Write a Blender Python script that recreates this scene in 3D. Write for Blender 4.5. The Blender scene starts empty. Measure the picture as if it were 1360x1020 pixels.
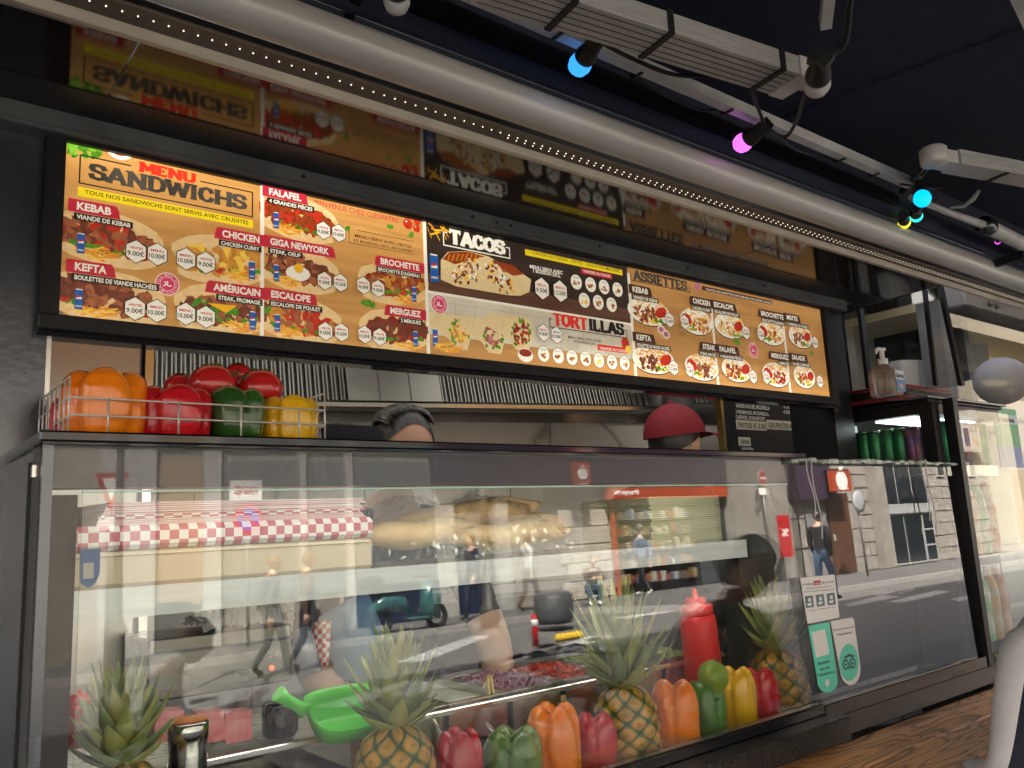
import bpy, bmesh, math, random
import numpy as np
from mathutils import Vector, Matrix
random.seed(7)
SC = bpy.context.scene
COL = SC.collection
R = math.radians
EXPO = 3.0
K = 1.0 / 2 ** EXPO 
KL = K * 2 ** .65            # emission of things whose displayed value is known

# ------------------------------------------------------------------ camera
EYE = 1.55
F, YAW, PIT, ROL = 1109.83, R(38.8714), R(9.7732), R(-2.8385)
fw = Vector((math.sin(YAW) * math.cos(PIT), math.cos(YAW) * math.cos(PIT), math.sin(PIT)))
r0 = Vector((math.cos(YAW), -math.sin(YAW), 0))
u0 = r0.cross(fw)
rr = math.cos(ROL) * r0 + math.sin(ROL) * u0
uu = -math.sin(ROL) * r0 + math.cos(ROL) * u0
cam_d = bpy.data.cameras.new('camera')
cam = bpy.data.objects.new('camera', cam_d)
COL.objects.link(cam)
cam.matrix_world = Matrix(((rr.x, uu.x, -fw.x, 0), (rr.y, uu.y, -fw.y, 0), (rr.z, uu.z, -fw.z, EYE), (0, 0, 0, 1)))
cam_d.sensor_width = 36
cam_d.lens = F / 1360 * 36
cam_d.clip_start = 0.02
cam_d.clip_end = 500
SC.camera = cam

# ------------------------------------------------------------------ world, sun
SUN_EL, SUN_AZ = R(50), R(-38)        # azimuth of the sun measured from +Y toward +X
w = bpy.data.worlds.new('World'); SC.world = w; w.use_nodes = True
nt = w.node_tree; nt.nodes.clear()
sky = nt.nodes.new('ShaderNodeTexSky'); sky.sky_type = 'NISHITA'; sky.sun_disc = False
sky.sun_elevation = SUN_EL; sky.sun_rotation = SUN_AZ; sky.dust_density = 6.0; sky.air_density = .8; sky.ozone_density = .6
bg = nt.nodes.new('ShaderNodeBackground'); bg.inputs['Strength'].default_value = 0.15
wo = nt.nodes.new('ShaderNodeOutputWorld')
nt.links.new(sky.outputs[0], bg.inputs[0]); nt.links.new(bg.outputs[0], wo.inputs[0])
sd = bpy.data.lights.new('sun', 'SUN'); sd.energy = 4.0; sd.angle = R(0.5); sd.color = (1, .94, .85)
so = bpy.data.objects.new('sun', sd); COL.objects.link(so)
sdir = Vector((math.sin(SUN_AZ) * math.cos(SUN_EL), math.cos(SUN_AZ) * math.cos(SUN_EL), math.sin(SUN_EL)))
so.rotation_euler = sdir.to_track_quat('Z', 'Y').to_euler(); so.location = (0, 30, 40)
SC.view_settings.view_transform = 'Standard'; SC.view_settings.look = 'None'
SC.view_settings.gamma = 1; SC.view_settings.use_curve_mapping = False
SC.view_settings.exposure = EXPO
SC.render.engine = 'CYCLES'
SC.cycles.max_bounces = 10; SC.cycles.transparent_max_bounces = 24; SC.cycles.glossy_bounces = 5
SC.cycles.sample_clamp_indirect = 4

# ------------------------------------------------------------------ measuring helpers
def ray(x, y): return rr * ((x - 680) / F) + uu * (-(y - 510) / F) + fw
def at(x, y, Y):                     # point of the plane y=Y seen in that direction
    d = ray(x, y); return Vector((0, 0, EYE)) + d * (Y / d.y)
def atz(x, y, z):
    d = ray(x, y); return Vector((0, 0, EYE)) + d * ((z - EYE) / d.z)
def mpp(P): return (Vector(P) - Vector((0, 0, EYE))).dot(fw) / F     # metres per pixel at P
GY = 1.33; TILT = R(0.9)
gn = Vector((0, -math.cos(TILT), math.sin(TILT))); gp = Vector((0, GY, 1.05))
def mir(p): p = Vector(p); return p - 2 * ((p - gp).dot(gn)) * gn
Cm = mir((0, 0, EYE))
def mrd(x, y): d = ray(x, y); return d - 2 * d.dot(gn) * gn
def rg(x, y, z=0.0): d = mrd(x, y); return Cm + d * ((z - Cm.z) / d.z)      # street point mirrored by the case glass
def rv(x, y, Y): d = mrd(x, y); return Cm + d * ((Y - Cm.y) / d.y)

# ------------------------------------------------------------------ materials
MATS = {}
def mat(name, col=(.5, .5, .5), rough=.5, metal=0, noise=0, nscale=20, bump=0, bscale=60, col2=None, spec=.5, coat=0, emit=0, stretch=None, trans=0, ior=1.45, sss=0):
    if name in MATS: return MATS[name]
    m = bpy.data.materials.new(name); m.use_nodes = True; n = m.node_tree; b = n.nodes['Principled BSDF']
    b.inputs['Base Color'].default_value = (*col, 1); b.inputs['Roughness'].default_value = rough
    b.inputs['Metallic'].default_value = metal; b.inputs['Specular IOR Level'].default_value = spec
    b.inputs['Coat Weight'].default_value = coat; b.inputs['Coat Roughness'].default_value = .08
    b.inputs['Transmission Weight'].default_value = trans; b.inputs['IOR'].default_value = ior
    if sss: b.inputs['Subsurface Weight'].default_value = sss; b.inputs['Subsurface Scale'].default_value = .01
    if emit:
        b.inputs['Emission Color'].default_value = (*col, 1); b.inputs['Emission Strength'].default_value = emit
    tc = None
    if noise or bump or col2:
        tc = n.nodes.new('ShaderNodeTexCoord'); mp = n.nodes.new('ShaderNodeMapping')
        n.links.new(tc.outputs['Object'], mp.inputs[0])
        if stretch: mp.inputs['Scale'].default_value = stretch
    if noise or col2:
        nz = n.nodes.new('ShaderNodeTexNoise'); nz.inputs['Scale'].default_value = nscale; nz.inputs['Detail'].default_value = 5
        n.links.new(mp.outputs[0], nz.inputs['Vector'])
        rp = n.nodes.new('ShaderNodeValToRGB'); rp.color_ramp.elements[0].position = .3; rp.color_ramp.elements[1].position = .7
        c2 = col2 or tuple(c * (1 - noise) for c in col)
        rp.color_ramp.elements[0].color = (*c2, 1); rp.color_ramp.elements[1].color = (*col, 1)
        n.links.new(nz.outputs[0], rp.inputs[0]); n.links.new(rp.outputs[0], b.inputs['Base Color'])
        mr = n.nodes.new('ShaderNodeMapRange'); mr.inputs['To Min'].default_value = max(0, rough * .75); mr.inputs['To Max'].default_value = min(1, rough * 1.3)
        n.links.new(nz.outputs[0], mr.inputs[0]); n.links.new(mr.outputs[0], b.inputs['Roughness'])
    if bump:
        nb = n.nodes.new('ShaderNodeTexNoise'); nb.inputs['Scale'].default_value = bscale; nb.inputs['Detail'].default_value = 4
        n.links.new(mp.outputs[0], nb.inputs['Vector'])
        bm_ = n.nodes.new('ShaderNodeBump'); bm_.inputs['Strength'].default_value = bump; bm_.inputs['Distance'].default_value = .01
        n.links.new(nb.outputs[0], bm_.inputs['Height']); n.links.new(bm_.outputs[0], b.inputs['Normal'])
    MATS[name] = m; return m

def glassmat(name, ior, tint=(1, 1, 1), smudge=0.0):
    m = bpy.data.materials.new(name); m.use_nodes = True; n = m.node_tree; n.nodes.clear()
    o = n.nodes.new('ShaderNodeOutputMaterial'); mx = n.nodes.new('ShaderNodeMixShader'); fr = n.nodes.new('ShaderNodeFresnel')
    fr.inputs['IOR'].default_value = ior
    t = n.nodes.new('ShaderNodeBsdfTransparent'); t.inputs[0].default_value = (*tint, 1)
    g = n.nodes.new('ShaderNodeBsdfGlossy'); g.inputs['Roughness'].default_value = 0.0
    last = t
    if smudge:
        d = n.nodes.new('ShaderNodeBsdfDiffuse'); d.inputs[0].default_value = (.6, .62, .62, 1)
        tc = n.nodes.new('ShaderNodeTexCoord'); mp = n.nodes.new('ShaderNodeMapping'); mp.inputs['Scale'].default_value = (3, 3, 9); mp.inputs['Rotation'].default_value = (0, .6, 0)
        nz = n.nodes.new('ShaderNodeTexNoise'); nz.inputs['Scale'].default_value = 3; nz.inputs['Detail'].default_value = 8
        mr = n.nodes.new('ShaderNodeMapRange'); mr.inputs['From Min'].default_value = .5; mr.inputs['From Max'].default_value = .8; mr.inputs['To Max'].default_value = smudge
        m2 = n.nodes.new('ShaderNodeMixShader')
        n.links.new(tc.outputs['Object'], mp.inputs[0]); n.links.new(mp.outputs[0], nz.inputs['Vector']); n.links.new(nz.outputs[0], mr.inputs[0])
        n.links.new(mr.outputs[0], m2.inputs[0]); n.links.new(t.outputs[0], m2.inputs[1]); n.links.new(d.outputs[0], m2.inputs[2]); last = m2
    ge = n.nodes.new('ShaderNodeNewGeometry'); iv = n.nodes.new('ShaderNodeMath'); iv.operation = 'SUBTRACT'; iv.inputs[0].default_value = 1; n.links.new(ge.outputs['Backfacing'], iv.inputs[1])
    mu = n.nodes.new('ShaderNodeMath'); mu.operation = 'MULTIPLY'; n.links.new(fr.outputs[0], mu.inputs[0]); n.links.new(iv.outputs[0], mu.inputs[1])
    n.links.new(mu.outputs[0], mx.inputs[0]); n.links.new(last.outputs[0], mx.inputs[1]); n.links.new(g.outputs[0], mx.inputs[2]); n.links.new(mx.outputs[0], o.inputs[0])
    MATS[name] = m; return m

def emat(name, col, s=1.0):
    if name in MATS: return MATS[name]
    m = bpy.data.materials.new(name); m.use_nodes = True; n = m.node_tree; b = n.nodes['Principled BSDF']
    b.inputs['Base Color'].default_value = (*[c * .3 for c in col], 1); b.inputs['Emission Color'].default_value = (*col, 1); b.inputs['Emission Strength'].default_value = s
    MATS[name] = m; return m

def srgb(h):
    v = [int(h[i:i + 2], 16) / 255 for i in (0, 2, 4)]
    return tuple(c / 12.92 if c < .04045 else ((c + .055) / 1.055) ** 2.4 for c in v)

# ------------------------------------------------------------------ mesh builder
def world_loc(o):
    v = Vector((0, 0, 0))
    while o: v += o.location; o = o.parent
    return v
class MB:
    def __init__(s): s.v = []; s.f = []; s.m = []; s.mats = []; s.sm = []; s.cur = 0; s.M = None
    def use(s, m):
        if m not in s.mats: s.mats.append(m)
        s.cur = s.mats.index(m); return s
    def add(s, vs, fs, smooth=False):
        k = len(s.v)
        if s.M is not None: vs = [s.M @ Vector(p) for p in vs]
        s.v += [tuple(p) for p in vs]
        for f in fs: s.f.append([i + k for i in f]); s.m.append(s.cur); s.sm.append(smooth)
        return s
    def box(s, a, b, bev=0):
        x0, y0, z0 = [min(a[i], b[i]) for i in range(3)]; x1, y1, z1 = [max(a[i], b[i]) for i in range(3)]
        if bev:
            e = min(bev, (x1 - x0) * .45, (y1 - y0) * .45, (z1 - z0) * .45)
            vs = []
            for sx in (0, 1):
                for sy in (0, 1):
                    for sz in (0, 1):
                        X = x1 if sx else x0; Y = y1 if sy else y0; Z = z1 if sz else z0
                        dx = -e if sx else e; dy = -e if sy else e; dz = -e if sz else e
                        vs += [(X, Y + dy, Z + dz), (X + dx, Y, Z + dz), (X + dx, Y + dy, Z)]
            bm = bmesh.new(); [bm.verts.new(v) for v in vs]
            bmesh.ops.convex_hull(bm, input=bm.verts[:]); bm.verts.index_update()
            return s.add([v.co.copy() for v in bm.verts], [[v.index for v in f.verts] for f in bm.faces])
        vs = [(x, y, z) for z in (z0, z1) for y in (y0, y1) for x in (x0, x1)]
        return s.add(vs, [(0, 2, 3, 1), (4, 5, 7, 6), (0, 1, 5, 4), (2, 6, 7, 3), (0, 4, 6, 2), (1, 3, 7, 5)])
    def obox(s, c, ax, ay, az, sx, sy, sz):    # oriented box
        c = Vector(c); ax = Vector(ax).normalized() * sx / 2; ay = Vector(ay).normalized() * sy / 2; az = Vector(az).normalized() * sz / 2
        vs = [c + ax * i + ay * j + az * k for k in (-1, 1) for j in (-1, 1) for i in (-1, 1)]
        return s.add(vs, [(0, 2, 3, 1), (4, 5, 7, 6), (0, 1, 5, 4), (2, 6, 7, 3), (0, 4, 6, 2), (1, 3, 7, 5)])
    def beam(s, p, q, wd, ht, up=(0, 0, 1)):
        p = Vector(p); q = Vector(q); d = (q - p); a = d.cross(Vector(up)).normalized(); b = a.cross(d).normalized()
        return s.obox((p + q) / 2, d, a, b, d.length, wd, ht)
    def tube(s, pts, r, n=8, smooth=True, cap=True):
        pts = [Vector(p) for p in pts]; rs = r if isinstance(r, (list, tuple)) else [r] * len(pts)
        vs = []; fs = []; a = None
        for i, p in enumerate(pts):
            d = (pts[min(i + 1, len(pts) - 1)] - pts[max(i - 1, 0)]); d = d.normalized() if d.length > 1e-9 else Vector((0, 0, 1))
            if a is None: a = d.orthogonal().normalized()
            else: a = (a - d * a.dot(d)); a = a.normalized() if a.length > 1e-6 else d.orthogonal().normalized()
            b = d.cross(a)
            for k in range(n): t = 2 * math.pi * k / n; vs.append(p + (a * math.cos(t) + b * math.sin(t)) * rs[i])
        for i in range(len(pts) - 1):
            for k in range(n): fs.append((i * n + k, i * n + (k + 1) % n, (i + 1) * n + (k + 1) % n, (i + 1) * n + k))
        s.add(vs, fs, smooth)
        if cap:
            L = len(vs); K0 = len(s.v) - L
            s.f.append([K0 + k for k in range(n)][::-1]); s.m.append(s.cur); s.sm.append(False)
            s.f.append([K0 + L - n + k for k in range(n)]); s.m.append(s.cur); s.sm.append(False)
        return s
    def lathe(s, c, prof, n=24, axis='Z', fn=None, smooth=True, up=None):
        c = Vector(c); vs = []; fs = []
        if up is None: X, Y, Z = Vector((1, 0, 0)), Vector((0, 1, 0)), Vector((0, 0, 1))
        else: Z = Vector(up).normalized(); X = Z.orthogonal().normalized(); Y = Z.cross(X)
        for r, z in prof:
            for k in range(n):
                t = 2 * math.pi * k / n; q = r
                zz = z
                if fn: q, zz = fn(t, r, z)
                vs.append(c + X * q * math.cos(t) + Y * q * math.sin(t) + Z * zz)
        for i in range(len(prof) - 1):
            for k in range(n): fs.append((i * n + k, i * n + (k + 1) % n, (i + 1) * n + (k + 1) % n, (i + 1) * n + k))
        fs.append(tuple(range(n))[::-1]); fs.append(tuple((len(prof) - 1) * n + k for k in range(n)))
        return s.add(vs, fs, smooth)
    def ball(s, c, r, n=14, sc=(1, 1, 1), rot=None):
        prof = [(math.sin(math.pi * i / n), -math.cos(math.pi * i / n)) for i in range(n + 1)]
        vs = []; fs = []; m = n * 2
        for a, z in prof:
            a = max(a, 1e-4)
            for k in range(m):
                t = 2 * math.pi * k / m; v = Vector((a * math.cos(t) * sc[0], a * math.sin(t) * sc[1], z * sc[2])) * r
                if rot: v = rot @ v
                vs.append(Vector(c) + v)
        for i in range(n):
            for k in range(m): fs.append((i * m + k, i * m + (k + 1) % m, (i + 1) * m + (k + 1) % m, (i + 1) * m + k))
        return s.add(vs, fs, True)
    def prism(s, pts, off):        # extrude polygon (3d pts) by vector
        pts = [Vector(p) for p in pts]; n = len(pts); off = Vector(off)
        vs = pts + [p + off for p in pts]
        return s.add(vs, [tuple(range(n))[::-1], tuple(range(n, 2 * n))] + [(i, (i + 1) % n, n + (i + 1) % n, n + i) for i in range(n)])
    def mesh(s, name, off=Vector((0, 0, 0))):
        me = bpy.data.meshes.new(name)
        me.from_pydata([tuple(Vector(v) - off) for v in s.v], [], s.f)
        for m in s.mats: me.materials.append(m)
        for i, p in enumerate(me.polygons): p.material_index = s.m[i]; p.use_smooth = s.sm[i]
        me.update(); return me
    def build(s, name, m=None, parent=None, smooth=None, recalc=True):
        if m is not None and not s.mats: s.mats = [m]
        if parent is not None: off = world_loc(parent)
        else:
            a = np.array(s.v); off = Vector(((a[:, 0].min() + a[:, 0].max()) / 2, (a[:, 1].min() + a[:, 1].max()) / 2, a[:, 2].min()))
        me = s.mesh(name, off)
        if recalc:
            bm = bmesh.new(); bm.from_mesh(me); bmesh.ops.recalc_face_normals(bm, faces=bm.faces); bm.to_mesh(me); bm.free()
        o = bpy.data.objects.new(name, me); COL.objects.link(o)
        if parent is not None: o.parent = parent
        else: o.location = off
        return o
def tag(o, label, cat, group=None):
    o['label'] = label; o['category'] = cat
    if group: o['group'] = group
    return o
def struct(o): o['kind'] = 'structure'; return o
def stuff(o): o['kind'] = 'stuff'; return o
def thing(name, loc, label, cat, group=None):
    o = bpy.data.objects.new(name, None); COL.objects.link(o); o.location = Vector(loc); o.empty_display_size = .05
    return tag(o, label, cat, group)
def copy_tree(o, loc=None, rz=None, scale=None, label=None, parent=None):
    c = o.copy(); COL.objects.link(c); c.parent = parent
    if parent is not None: c.matrix_parent_inverse = o.matrix_parent_inverse
    for ch in [k for k in bpy.data.objects if k.parent == o]: copy_tree(ch, parent=c)
    if loc is not None: c.location = loc
    if rz is not None: c.rotation_euler = (0, 0, rz)
    if scale is not None: c.scale = (scale,) * 3 if not isinstance(scale, tuple) else scale
    if label: c['label'] = label
    return c
def piece(src, parent, delta):     # alike piece sharing mesh data
    c = src.copy(); COL.objects.link(c); c.parent = parent; c.location = Vector(src.location) + Vector(delta); return c

_fonts = {}
def text_mesh(txt, bold=0.0, spacing=1.0):
    cu = bpy.data.curves.new('lettering', 'FONT'); cu.body = txt; cu.offset = bold; cu.space_character = spacing; cu.resolution_u = 3
    ob = bpy.data.objects.new('tmp', cu); COL.objects.link(ob)
    bpy.context.view_layer.update()
    me = bpy.data.meshes.new_from_object(ob.evaluated_get(bpy.context.evaluated_depsgraph_get()))
    vs = [v.co.copy() for v in me.vertices]; fs = [list(p.vertices) for p in me.polygons]
    bpy.data.objects.remove(ob); bpy.data.curves.remove(cu); bpy.data.meshes.remove(me)
    return vs, fs
def put_text(mb, txt, O, U, V, width, height, bold=0.0, N=(0, 0, 0), spacing=1.0):
    """text fitted into width x height (cap height) at O along U, up V"""
    vs, fs = text_mesh(txt, bold, spacing)
    if not vs: return
    xs = [v.x for v in vs]; x0, x1 = min(xs), max(xs); cap = 0.73
    sx = width / (x1 - x0) if width else height / cap
    mb.add([Vector(O) + Vector(U) * ((v.x - x0) * sx) + Vector(V) * (v.y / cap * height) + Vector(N) for v in vs], fs)

# slab-serif poster alphabet, strokes in a unit box
def arc(cx, cy, rx, ry, a0, a1, n=7): return [(cx + rx * math.cos(R(a0 + (a1 - a0) * i / n)), cy + ry * math.sin(R(a0 + (a1 - a0) * i / n))) for i in range(n + 1)]
GL = {
 'S': (.72, [arc(.36, .74, .27, .2, 25, 180) + arc(.36, .26, .27, .2, 0, -155)[0:] if 0 else [(.63, .72), (.55, .88), (.36, .93), (.14, .88), (.09, .72), (.18, .58), (.36, .52), (.56, .46), (.64, .3), (.58, .14), (.36, .07), (.14, .12), (.07, .3)]], [(.64, .8, 'v'), (.07, .2, 'v')]),
 'A': (.86, [[(.1, .05), (.43, .95), (.76, .05)], [(.24, .32), (.62, .32)]], [(.1, .05, 'h'), (.76, .05, 'h')]),
 'N': (.9, [[(.16, .05), (.16, .95), (.74, .05), (.74, .95)]], [(.16, .05, 'h'), (.1, .95, 'h'), (.74, .95, 'h')]),
 'D': (.84, [[(.16, .07), (.16, .93), (.45, .93), (.68, .8), (.74, .5), (.68, .2), (.45, .07), (.16, .07)]], [(.1, .07, 'h'), (.1, .93, 'h')]),
 'W': (1.1, [[(.08, .95), (.3, .05), (.55, .8), (.8, .05), (1.02, .95)]], [(.08, .95, 'h'), (1.02, .95, 'h'), (.55, .85, 'h')]),
 'I': (.42, [[(.21, .05), (.21, .95)]], [(.21, .05, 'h'), (.21, .95, 'h')]),
 'C': (.78, [[(.66, .7), (.58, .88), (.4, .93), (.18, .82), (.1, .5), (.18, .18), (.4, .07), (.6, .13), (.68, .3)]], [(.67, .8, 'v')]),
 'H': (.9, [[(.16, .05), (.16, .95)], [(.74, .05), (.74, .95)], [(.16, .5), (.74, .5)]], [(.16, .05, 'h'), (.16, .95, 'h'), (.74, .05, 'h'), (.74, .95, 'h')]),
 'M': (1.0, [[(.14, .05), (.16, .95), (.5, .3), (.84, .95), (.86, .05)]], [(.12, .05, 'h'), (.12, .95, 'h'), (.88, .95, 'h'), (.88, .05, 'h')]),
 'E': (.74, [[(.16, .07), (.16, .93)], [(.16, .93), (.62, .93)], [(.16, .07), (.64, .07)], [(.16, .5), (.5, .5)]], [(.62, .84, 'v'), (.64, .17, 'v'), (.1, .07, 'h'), (.1, .93, 'h'), (.5, .5, 'v')]),
 'U': (.86, [[(.16, .95), (.16, .3), (.28, .1), (.44, .07), (.6, .1), (.72, .3), (.72, .95)]], [(.16, .95, 'h'), (.72, .95, 'h')]),
 'T': (.8, [[(.4, .05), (.4, .93)], [(.06, .93), (.74, .93)]], [(.4, .05, 'h'), (.07, .84, 'v'), (.73, .84, 'v')]),
 'O': (.86, [[(.43, .93), (.2, .82), (.1, .5), (.2, .18), (.43, .07), (.66, .18), (.76, .5), (.66, .82), (.43, .93)]], []),
 'R': (.86, [[(.16, .05), (.16, .93), (.5, .93), (.66, .8), (.64, .6), (.48, .5), (.16, .5)], [(.44, .5), (.74, .05)]], [(.16, .05, 'h'), (.1, .93, 'h'), (.76, .05, 'h')]),
 'L': (.72, [[(.16, .95), (.16, .07), (.62, .07)]], [(.16, .95, 'h'), (.1, .07, 'h'), (.62, .17, 'v')]),
 ' ': (.4, [], []),
}
def slab(mb, txt, O, U, V, width, height, N, t=.19):
    tot = sum(GL[c][0] for c in txt); sx = width / tot; x = 0; O = Vector(O); U = Vector(U); V = Vector(V); N = Vector(N); k = 0
    def P(a, b): return O + U * ((x + a) * sx) + V * (b * height) + N * (k * .03)
    for c in txt:
        wd, polys, serifs = GL[c]
        for pl in polys:
            for i in range(len(pl) - 1):
                k = (k + 1) % 7
                (ax, ay), (bx, by) = pl[i], pl[i + 1]; L = math.hypot(bx - ax, by - ay); dx, dy = (bx - ax) / L, (by - ay) / L
                tt = t / 2 * (1.15 if abs(dy) > abs(dx) else .85); e = tt * .45
                nx, ny = -dy * tt, dx * tt
                q = [(ax - dx * e + nx, ay - dy * e + ny), (ax - dx * e - nx, ay - dy * e - ny), (bx + dx * e - nx, by + dy * e - ny), (bx + dx * e + nx, by + dy * e + ny)]
                mb.add([P(*p) for p in q], [(0, 1, 2, 3)])
        for sx_, sy_, kind in serifs:
            k = (k + 1) % 7; a, b = (.16, .065) if kind == 'h' else (.05, .12)
            mb.add([P(sx_ - a, sy_ - b), P(sx_ + a, sy_ - b), P(sx_ + a, sy_ + b), P(sx_ - a, sy_ + b)], [(0, 1, 2, 3)])
        x += wd
# ================================================================== MATERIALS
CHROME = mat('brushed_steel', (.55, .55, .54), .28, 1, noise=.25, nscale=6, stretch=(1, 1, 30), bump=.04, bscale=40)
STEEL = mat('satin_steel', (.62, .61, .58), .22, 1, noise=.12, nscale=4)
DSTEEL = mat('dark_steel', (.13, .14, .155), .24, .9, noise=.3, nscale=5, bump=.03)
BLACK = mat('black_powder_coat', (.010, .010, .011), .38, 0, noise=.4, nscale=12, bump=.05, bscale=120, spec=.28)
GLOSSBLK = mat('gloss_black', (.008, .008, .01), .08, 0, spec=.6)
GRANITE = mat('black_granite', (.03, .032, .034), .22, 0, col2=(.008, .008, .009), nscale=220, bump=.03, bscale=200)
GREYBEAM = mat('painted_grey_beam', (.085, .092, .095), .38, .2, noise=.35, nscale=9, bump=.05, bscale=30)
NAVY = mat('navy_awning_fabric', (.018, .024, .048), .85, 0, noise=.35, nscale=1.2, bump=.12, bscale=900)
WHITEALU = mat('white_lacquered_aluminium', (.66, .66, .63), .4, .1, noise=.3, nscale=14, bump=.05)
RIBALU = mat('ribbed_grey_aluminium', (.50, .50, .47), .45, .15, noise=.3, nscale=30, stretch=(.3, 1, 6))
RUBBER = mat('black_rubber', (.012, .012, .012), .5)
GLASS = glassmat('display_glass', 1.56, (.985, .995, .99), .007)
GLASS4 = glassmat('inner_display_glass', 1.78, (.97, .985, .98), .006)
GLASS2 = glassmat('mirror_like_display_glass', 2.3, (.93, .95, .94), .012)
GLASS3 = glassmat('dark_cabinet_glass', 1.8, (.78, .80, .79), .03)
PLASTICFILM = glassmat('clear_plastic_film', 1.6, (.96, .97, .95), 0)
GREENEDGE = mat('glass_edge_green', (.25, .42, .36), .15, 0, spec=.8, emit=0)
MARBLE = None
def marble():
    m = bpy.data.materials.new('veined_white_marble'); m.use_nodes = True; n = m.node_tree; b = n.nodes['Principled BSDF']; b.inputs['Roughness'].default_value = .18
    tc = n.nodes.new('ShaderNodeTexCoord'); nz = n.nodes.new('ShaderNodeTexNoise'); nz.inputs['Scale'].default_value = 1.6; nz.inputs['Detail'].default_value = 6
    mx = n.nodes.new('ShaderNodeMix'); mx.data_type = 'VECTOR'; mx.inputs[0].default_value = .35
    wv = n.nodes.new('ShaderNodeTexVoronoi'); wv.feature = 'DISTANCE_TO_EDGE'; wv.inputs['Scale'].default_value = 1.7
    n.links.new(tc.outputs['Object'], nz.inputs['Vector']); n.links.new(tc.outputs['Object'], mx.inputs[4]); n.links.new(nz.outputs['Color'], mx.inputs[5]); n.links.new(mx.outputs[1], wv.inputs['Vector'])
    rp = n.nodes.new('ShaderNodeValToRGB'); rp.color_ramp.elements[0].color = (.34, .33, .31, 1); rp.color_ramp.elements[1].color = (.72, .71, .68, 1); rp.color_ramp.elements[1].position = .03
    e = rp.color_ramp.elements.new(.012); e.color = (.56, .54, .52, 1)
    n.links.new(wv.outputs['Distance'], rp.inputs[0]); n.links.new(rp.outputs[0], b.inputs['Base Color']); return m
MARBLE = marble()

# ================================================================== SHOP STRUCTURE
def sbox(name, a, b, m, bev=0): return MB().box(a, b, bev).build(name, m)
struct(sbox('shop_floor', (-1.2, 1.36, 0.10), (7.5, 6.0, .16), mat('shop_floor_tile', (.12, .11, .10), .35, noise=.3)))
# left pillar: dark brushed metal panels
lp = thing('metal_pillar', (-.1, 1.62, 0), 'dark brushed metal pillar at the left end of the shop front, beside the pepper basket', 'pillar')
MB().box((-1.0, 1.62, 0), (.262, 1.70, 2.6)).build('front_panel', DSTEEL, lp)
MB().box((.2625, 1.618, 1.0), (.270, 1.66, 2.262)).build('edge_trim', STEEL, lp)
MB().box((-1.0, 1.605, 1.625), (.10, 1.618, 1.65)).build('cross_seam', mat('seam_rust', (.10, .05, .03), .6, .3, noise=.5), lp)
# outer wall left below case
fw_ = thing('shop_facade_base', (1.2, 1.34, 0), 'dark base wall of the sandwich shop below the granite counter', 'wall')
MB().box((-1.0, 1.36, 0.13), (6.5, 1.42, .90)).build('front_panel', BLACK, fw_)
# beam over the menu
bm_ = thing('grey_beam', (1.5, 1.6, 2.29), 'grey steel beam with screws running just above the backlit menu', 'beam')
g = MB(); g.box((-1.0, 1.588, 2.298), (2.92, 1.70, 2.3335)); g.box((-1.0, 1.575, 2.287), (2.9, 1.69, 2.2978), .003); g.build('beam_body', GREYBEAM, bm_)
for x in (.73, 1.18, 1.255, 1.30, 1.62, 2.0, 2.4):
    MB().lathe((x, 1.5875, 2.317), [(.0045, 0), (.0045, .003), (.001, .0035)], 8, up=(0, -1, 0)).build('screw', BLACK, bm_)
MB().box((-.4, 1.584, 2.300), (.10, 1.5875, 2.330)).build('patch_plate', BLACK, bm_)
# soffit: glossy dark panels that mirror the menu
sf = thing('glossy_soffit', (1.5, 1.45, 2.335), 'glossy black soffit between beam and awning cassette that mirrors the menu', 'soffit')
SOFF = mat('polished_dark_soffit', (.018, .015, .012), .075, .0, ior=1.36, noise=.3, nscale=4)
for a, b in ((-1.0, .318), (.3215, 1.20), (1.2025, 2.10), (2.1025, 3.05)):
    MB().box((a, 1.292, 2.335), (b, 1.496, 2.345)).build('panel', SOFF, sf)
MB().prism([(-1.0, 1.4965, 2.335), (-1.0, 1.60, 2.3345), (-1.0, 1.60, 2.345), (-1.0, 1.4965, 2.345)], (4.05, 0, 0)).build('matt_strip', mat('matt_dark_strip', (.02, .021, .022), .45), sf)
MB().box((-1.0, 1.284, 2.330), (.245, 1.291, 2.338)).build('torn_edge', mat('dirty_cream', (.35, .32, .27), .6, noise=.4), sf)
struct(sbox('shop_ceiling', (-1.0, 1.71, 2.62), (4.6, 6.0, 2.70), mat('white_ceiling_paint', (.6, .59, .55), .7)))
fc = thing('building_over_shop', (3, 1.75, 2.65), 'building wall rising above the shop front behind the awning', 'building')
MB().box((-60, 1.72, 3.01), (90, 12, 13.5)).build('wall', mat('upper_stone', (.32, .29, .25), .8, noise=.2), fc)

# awning cassette with LED strip
ca = thing('awning_cassette', (1.5, 1.22, 2.33), 'long off-white awning cassette with a dotted LED strip along its underside', 'awning')
CREAM = mat('cream_lacquer', (.50, .46, .38), .35, .1, noise=.25, nscale=10)
X0, X1 = -1.2, 6.3
MB().box((X0, 1.268, 2.328), (X1, 1.283, 2.350), .002).build('front_lip', CREAM, ca)
MB().box((X0, 1.220, 2.346), (X1, 1.2675, 2.352)).build('perforated_track', mat('brown_track', (.16, .135, .105), .55, .2, noise=.3, nscale=200), ca)
def prof_extrude(prof, m, name, parent, x0=X0, x1=X1):
    vs = [(x0, y, z) for y, z in prof] + [(x1, y, z) for y, z in prof]; n = len(prof)
    mb = MB(); mb.add(vs, [(i, i + 1, n + i + 1, n + i) for i in range(n - 1)], True); o = mb.build(name, m, parent, recalc=False); return o
TUBE = mat('satin_grey_roller', (.50, .49, .455), .35, .2, col2=(.36, .35, .32), nscale=3, stretch=(.5, 4, 4), bump=.04, bscale=40)
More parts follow.
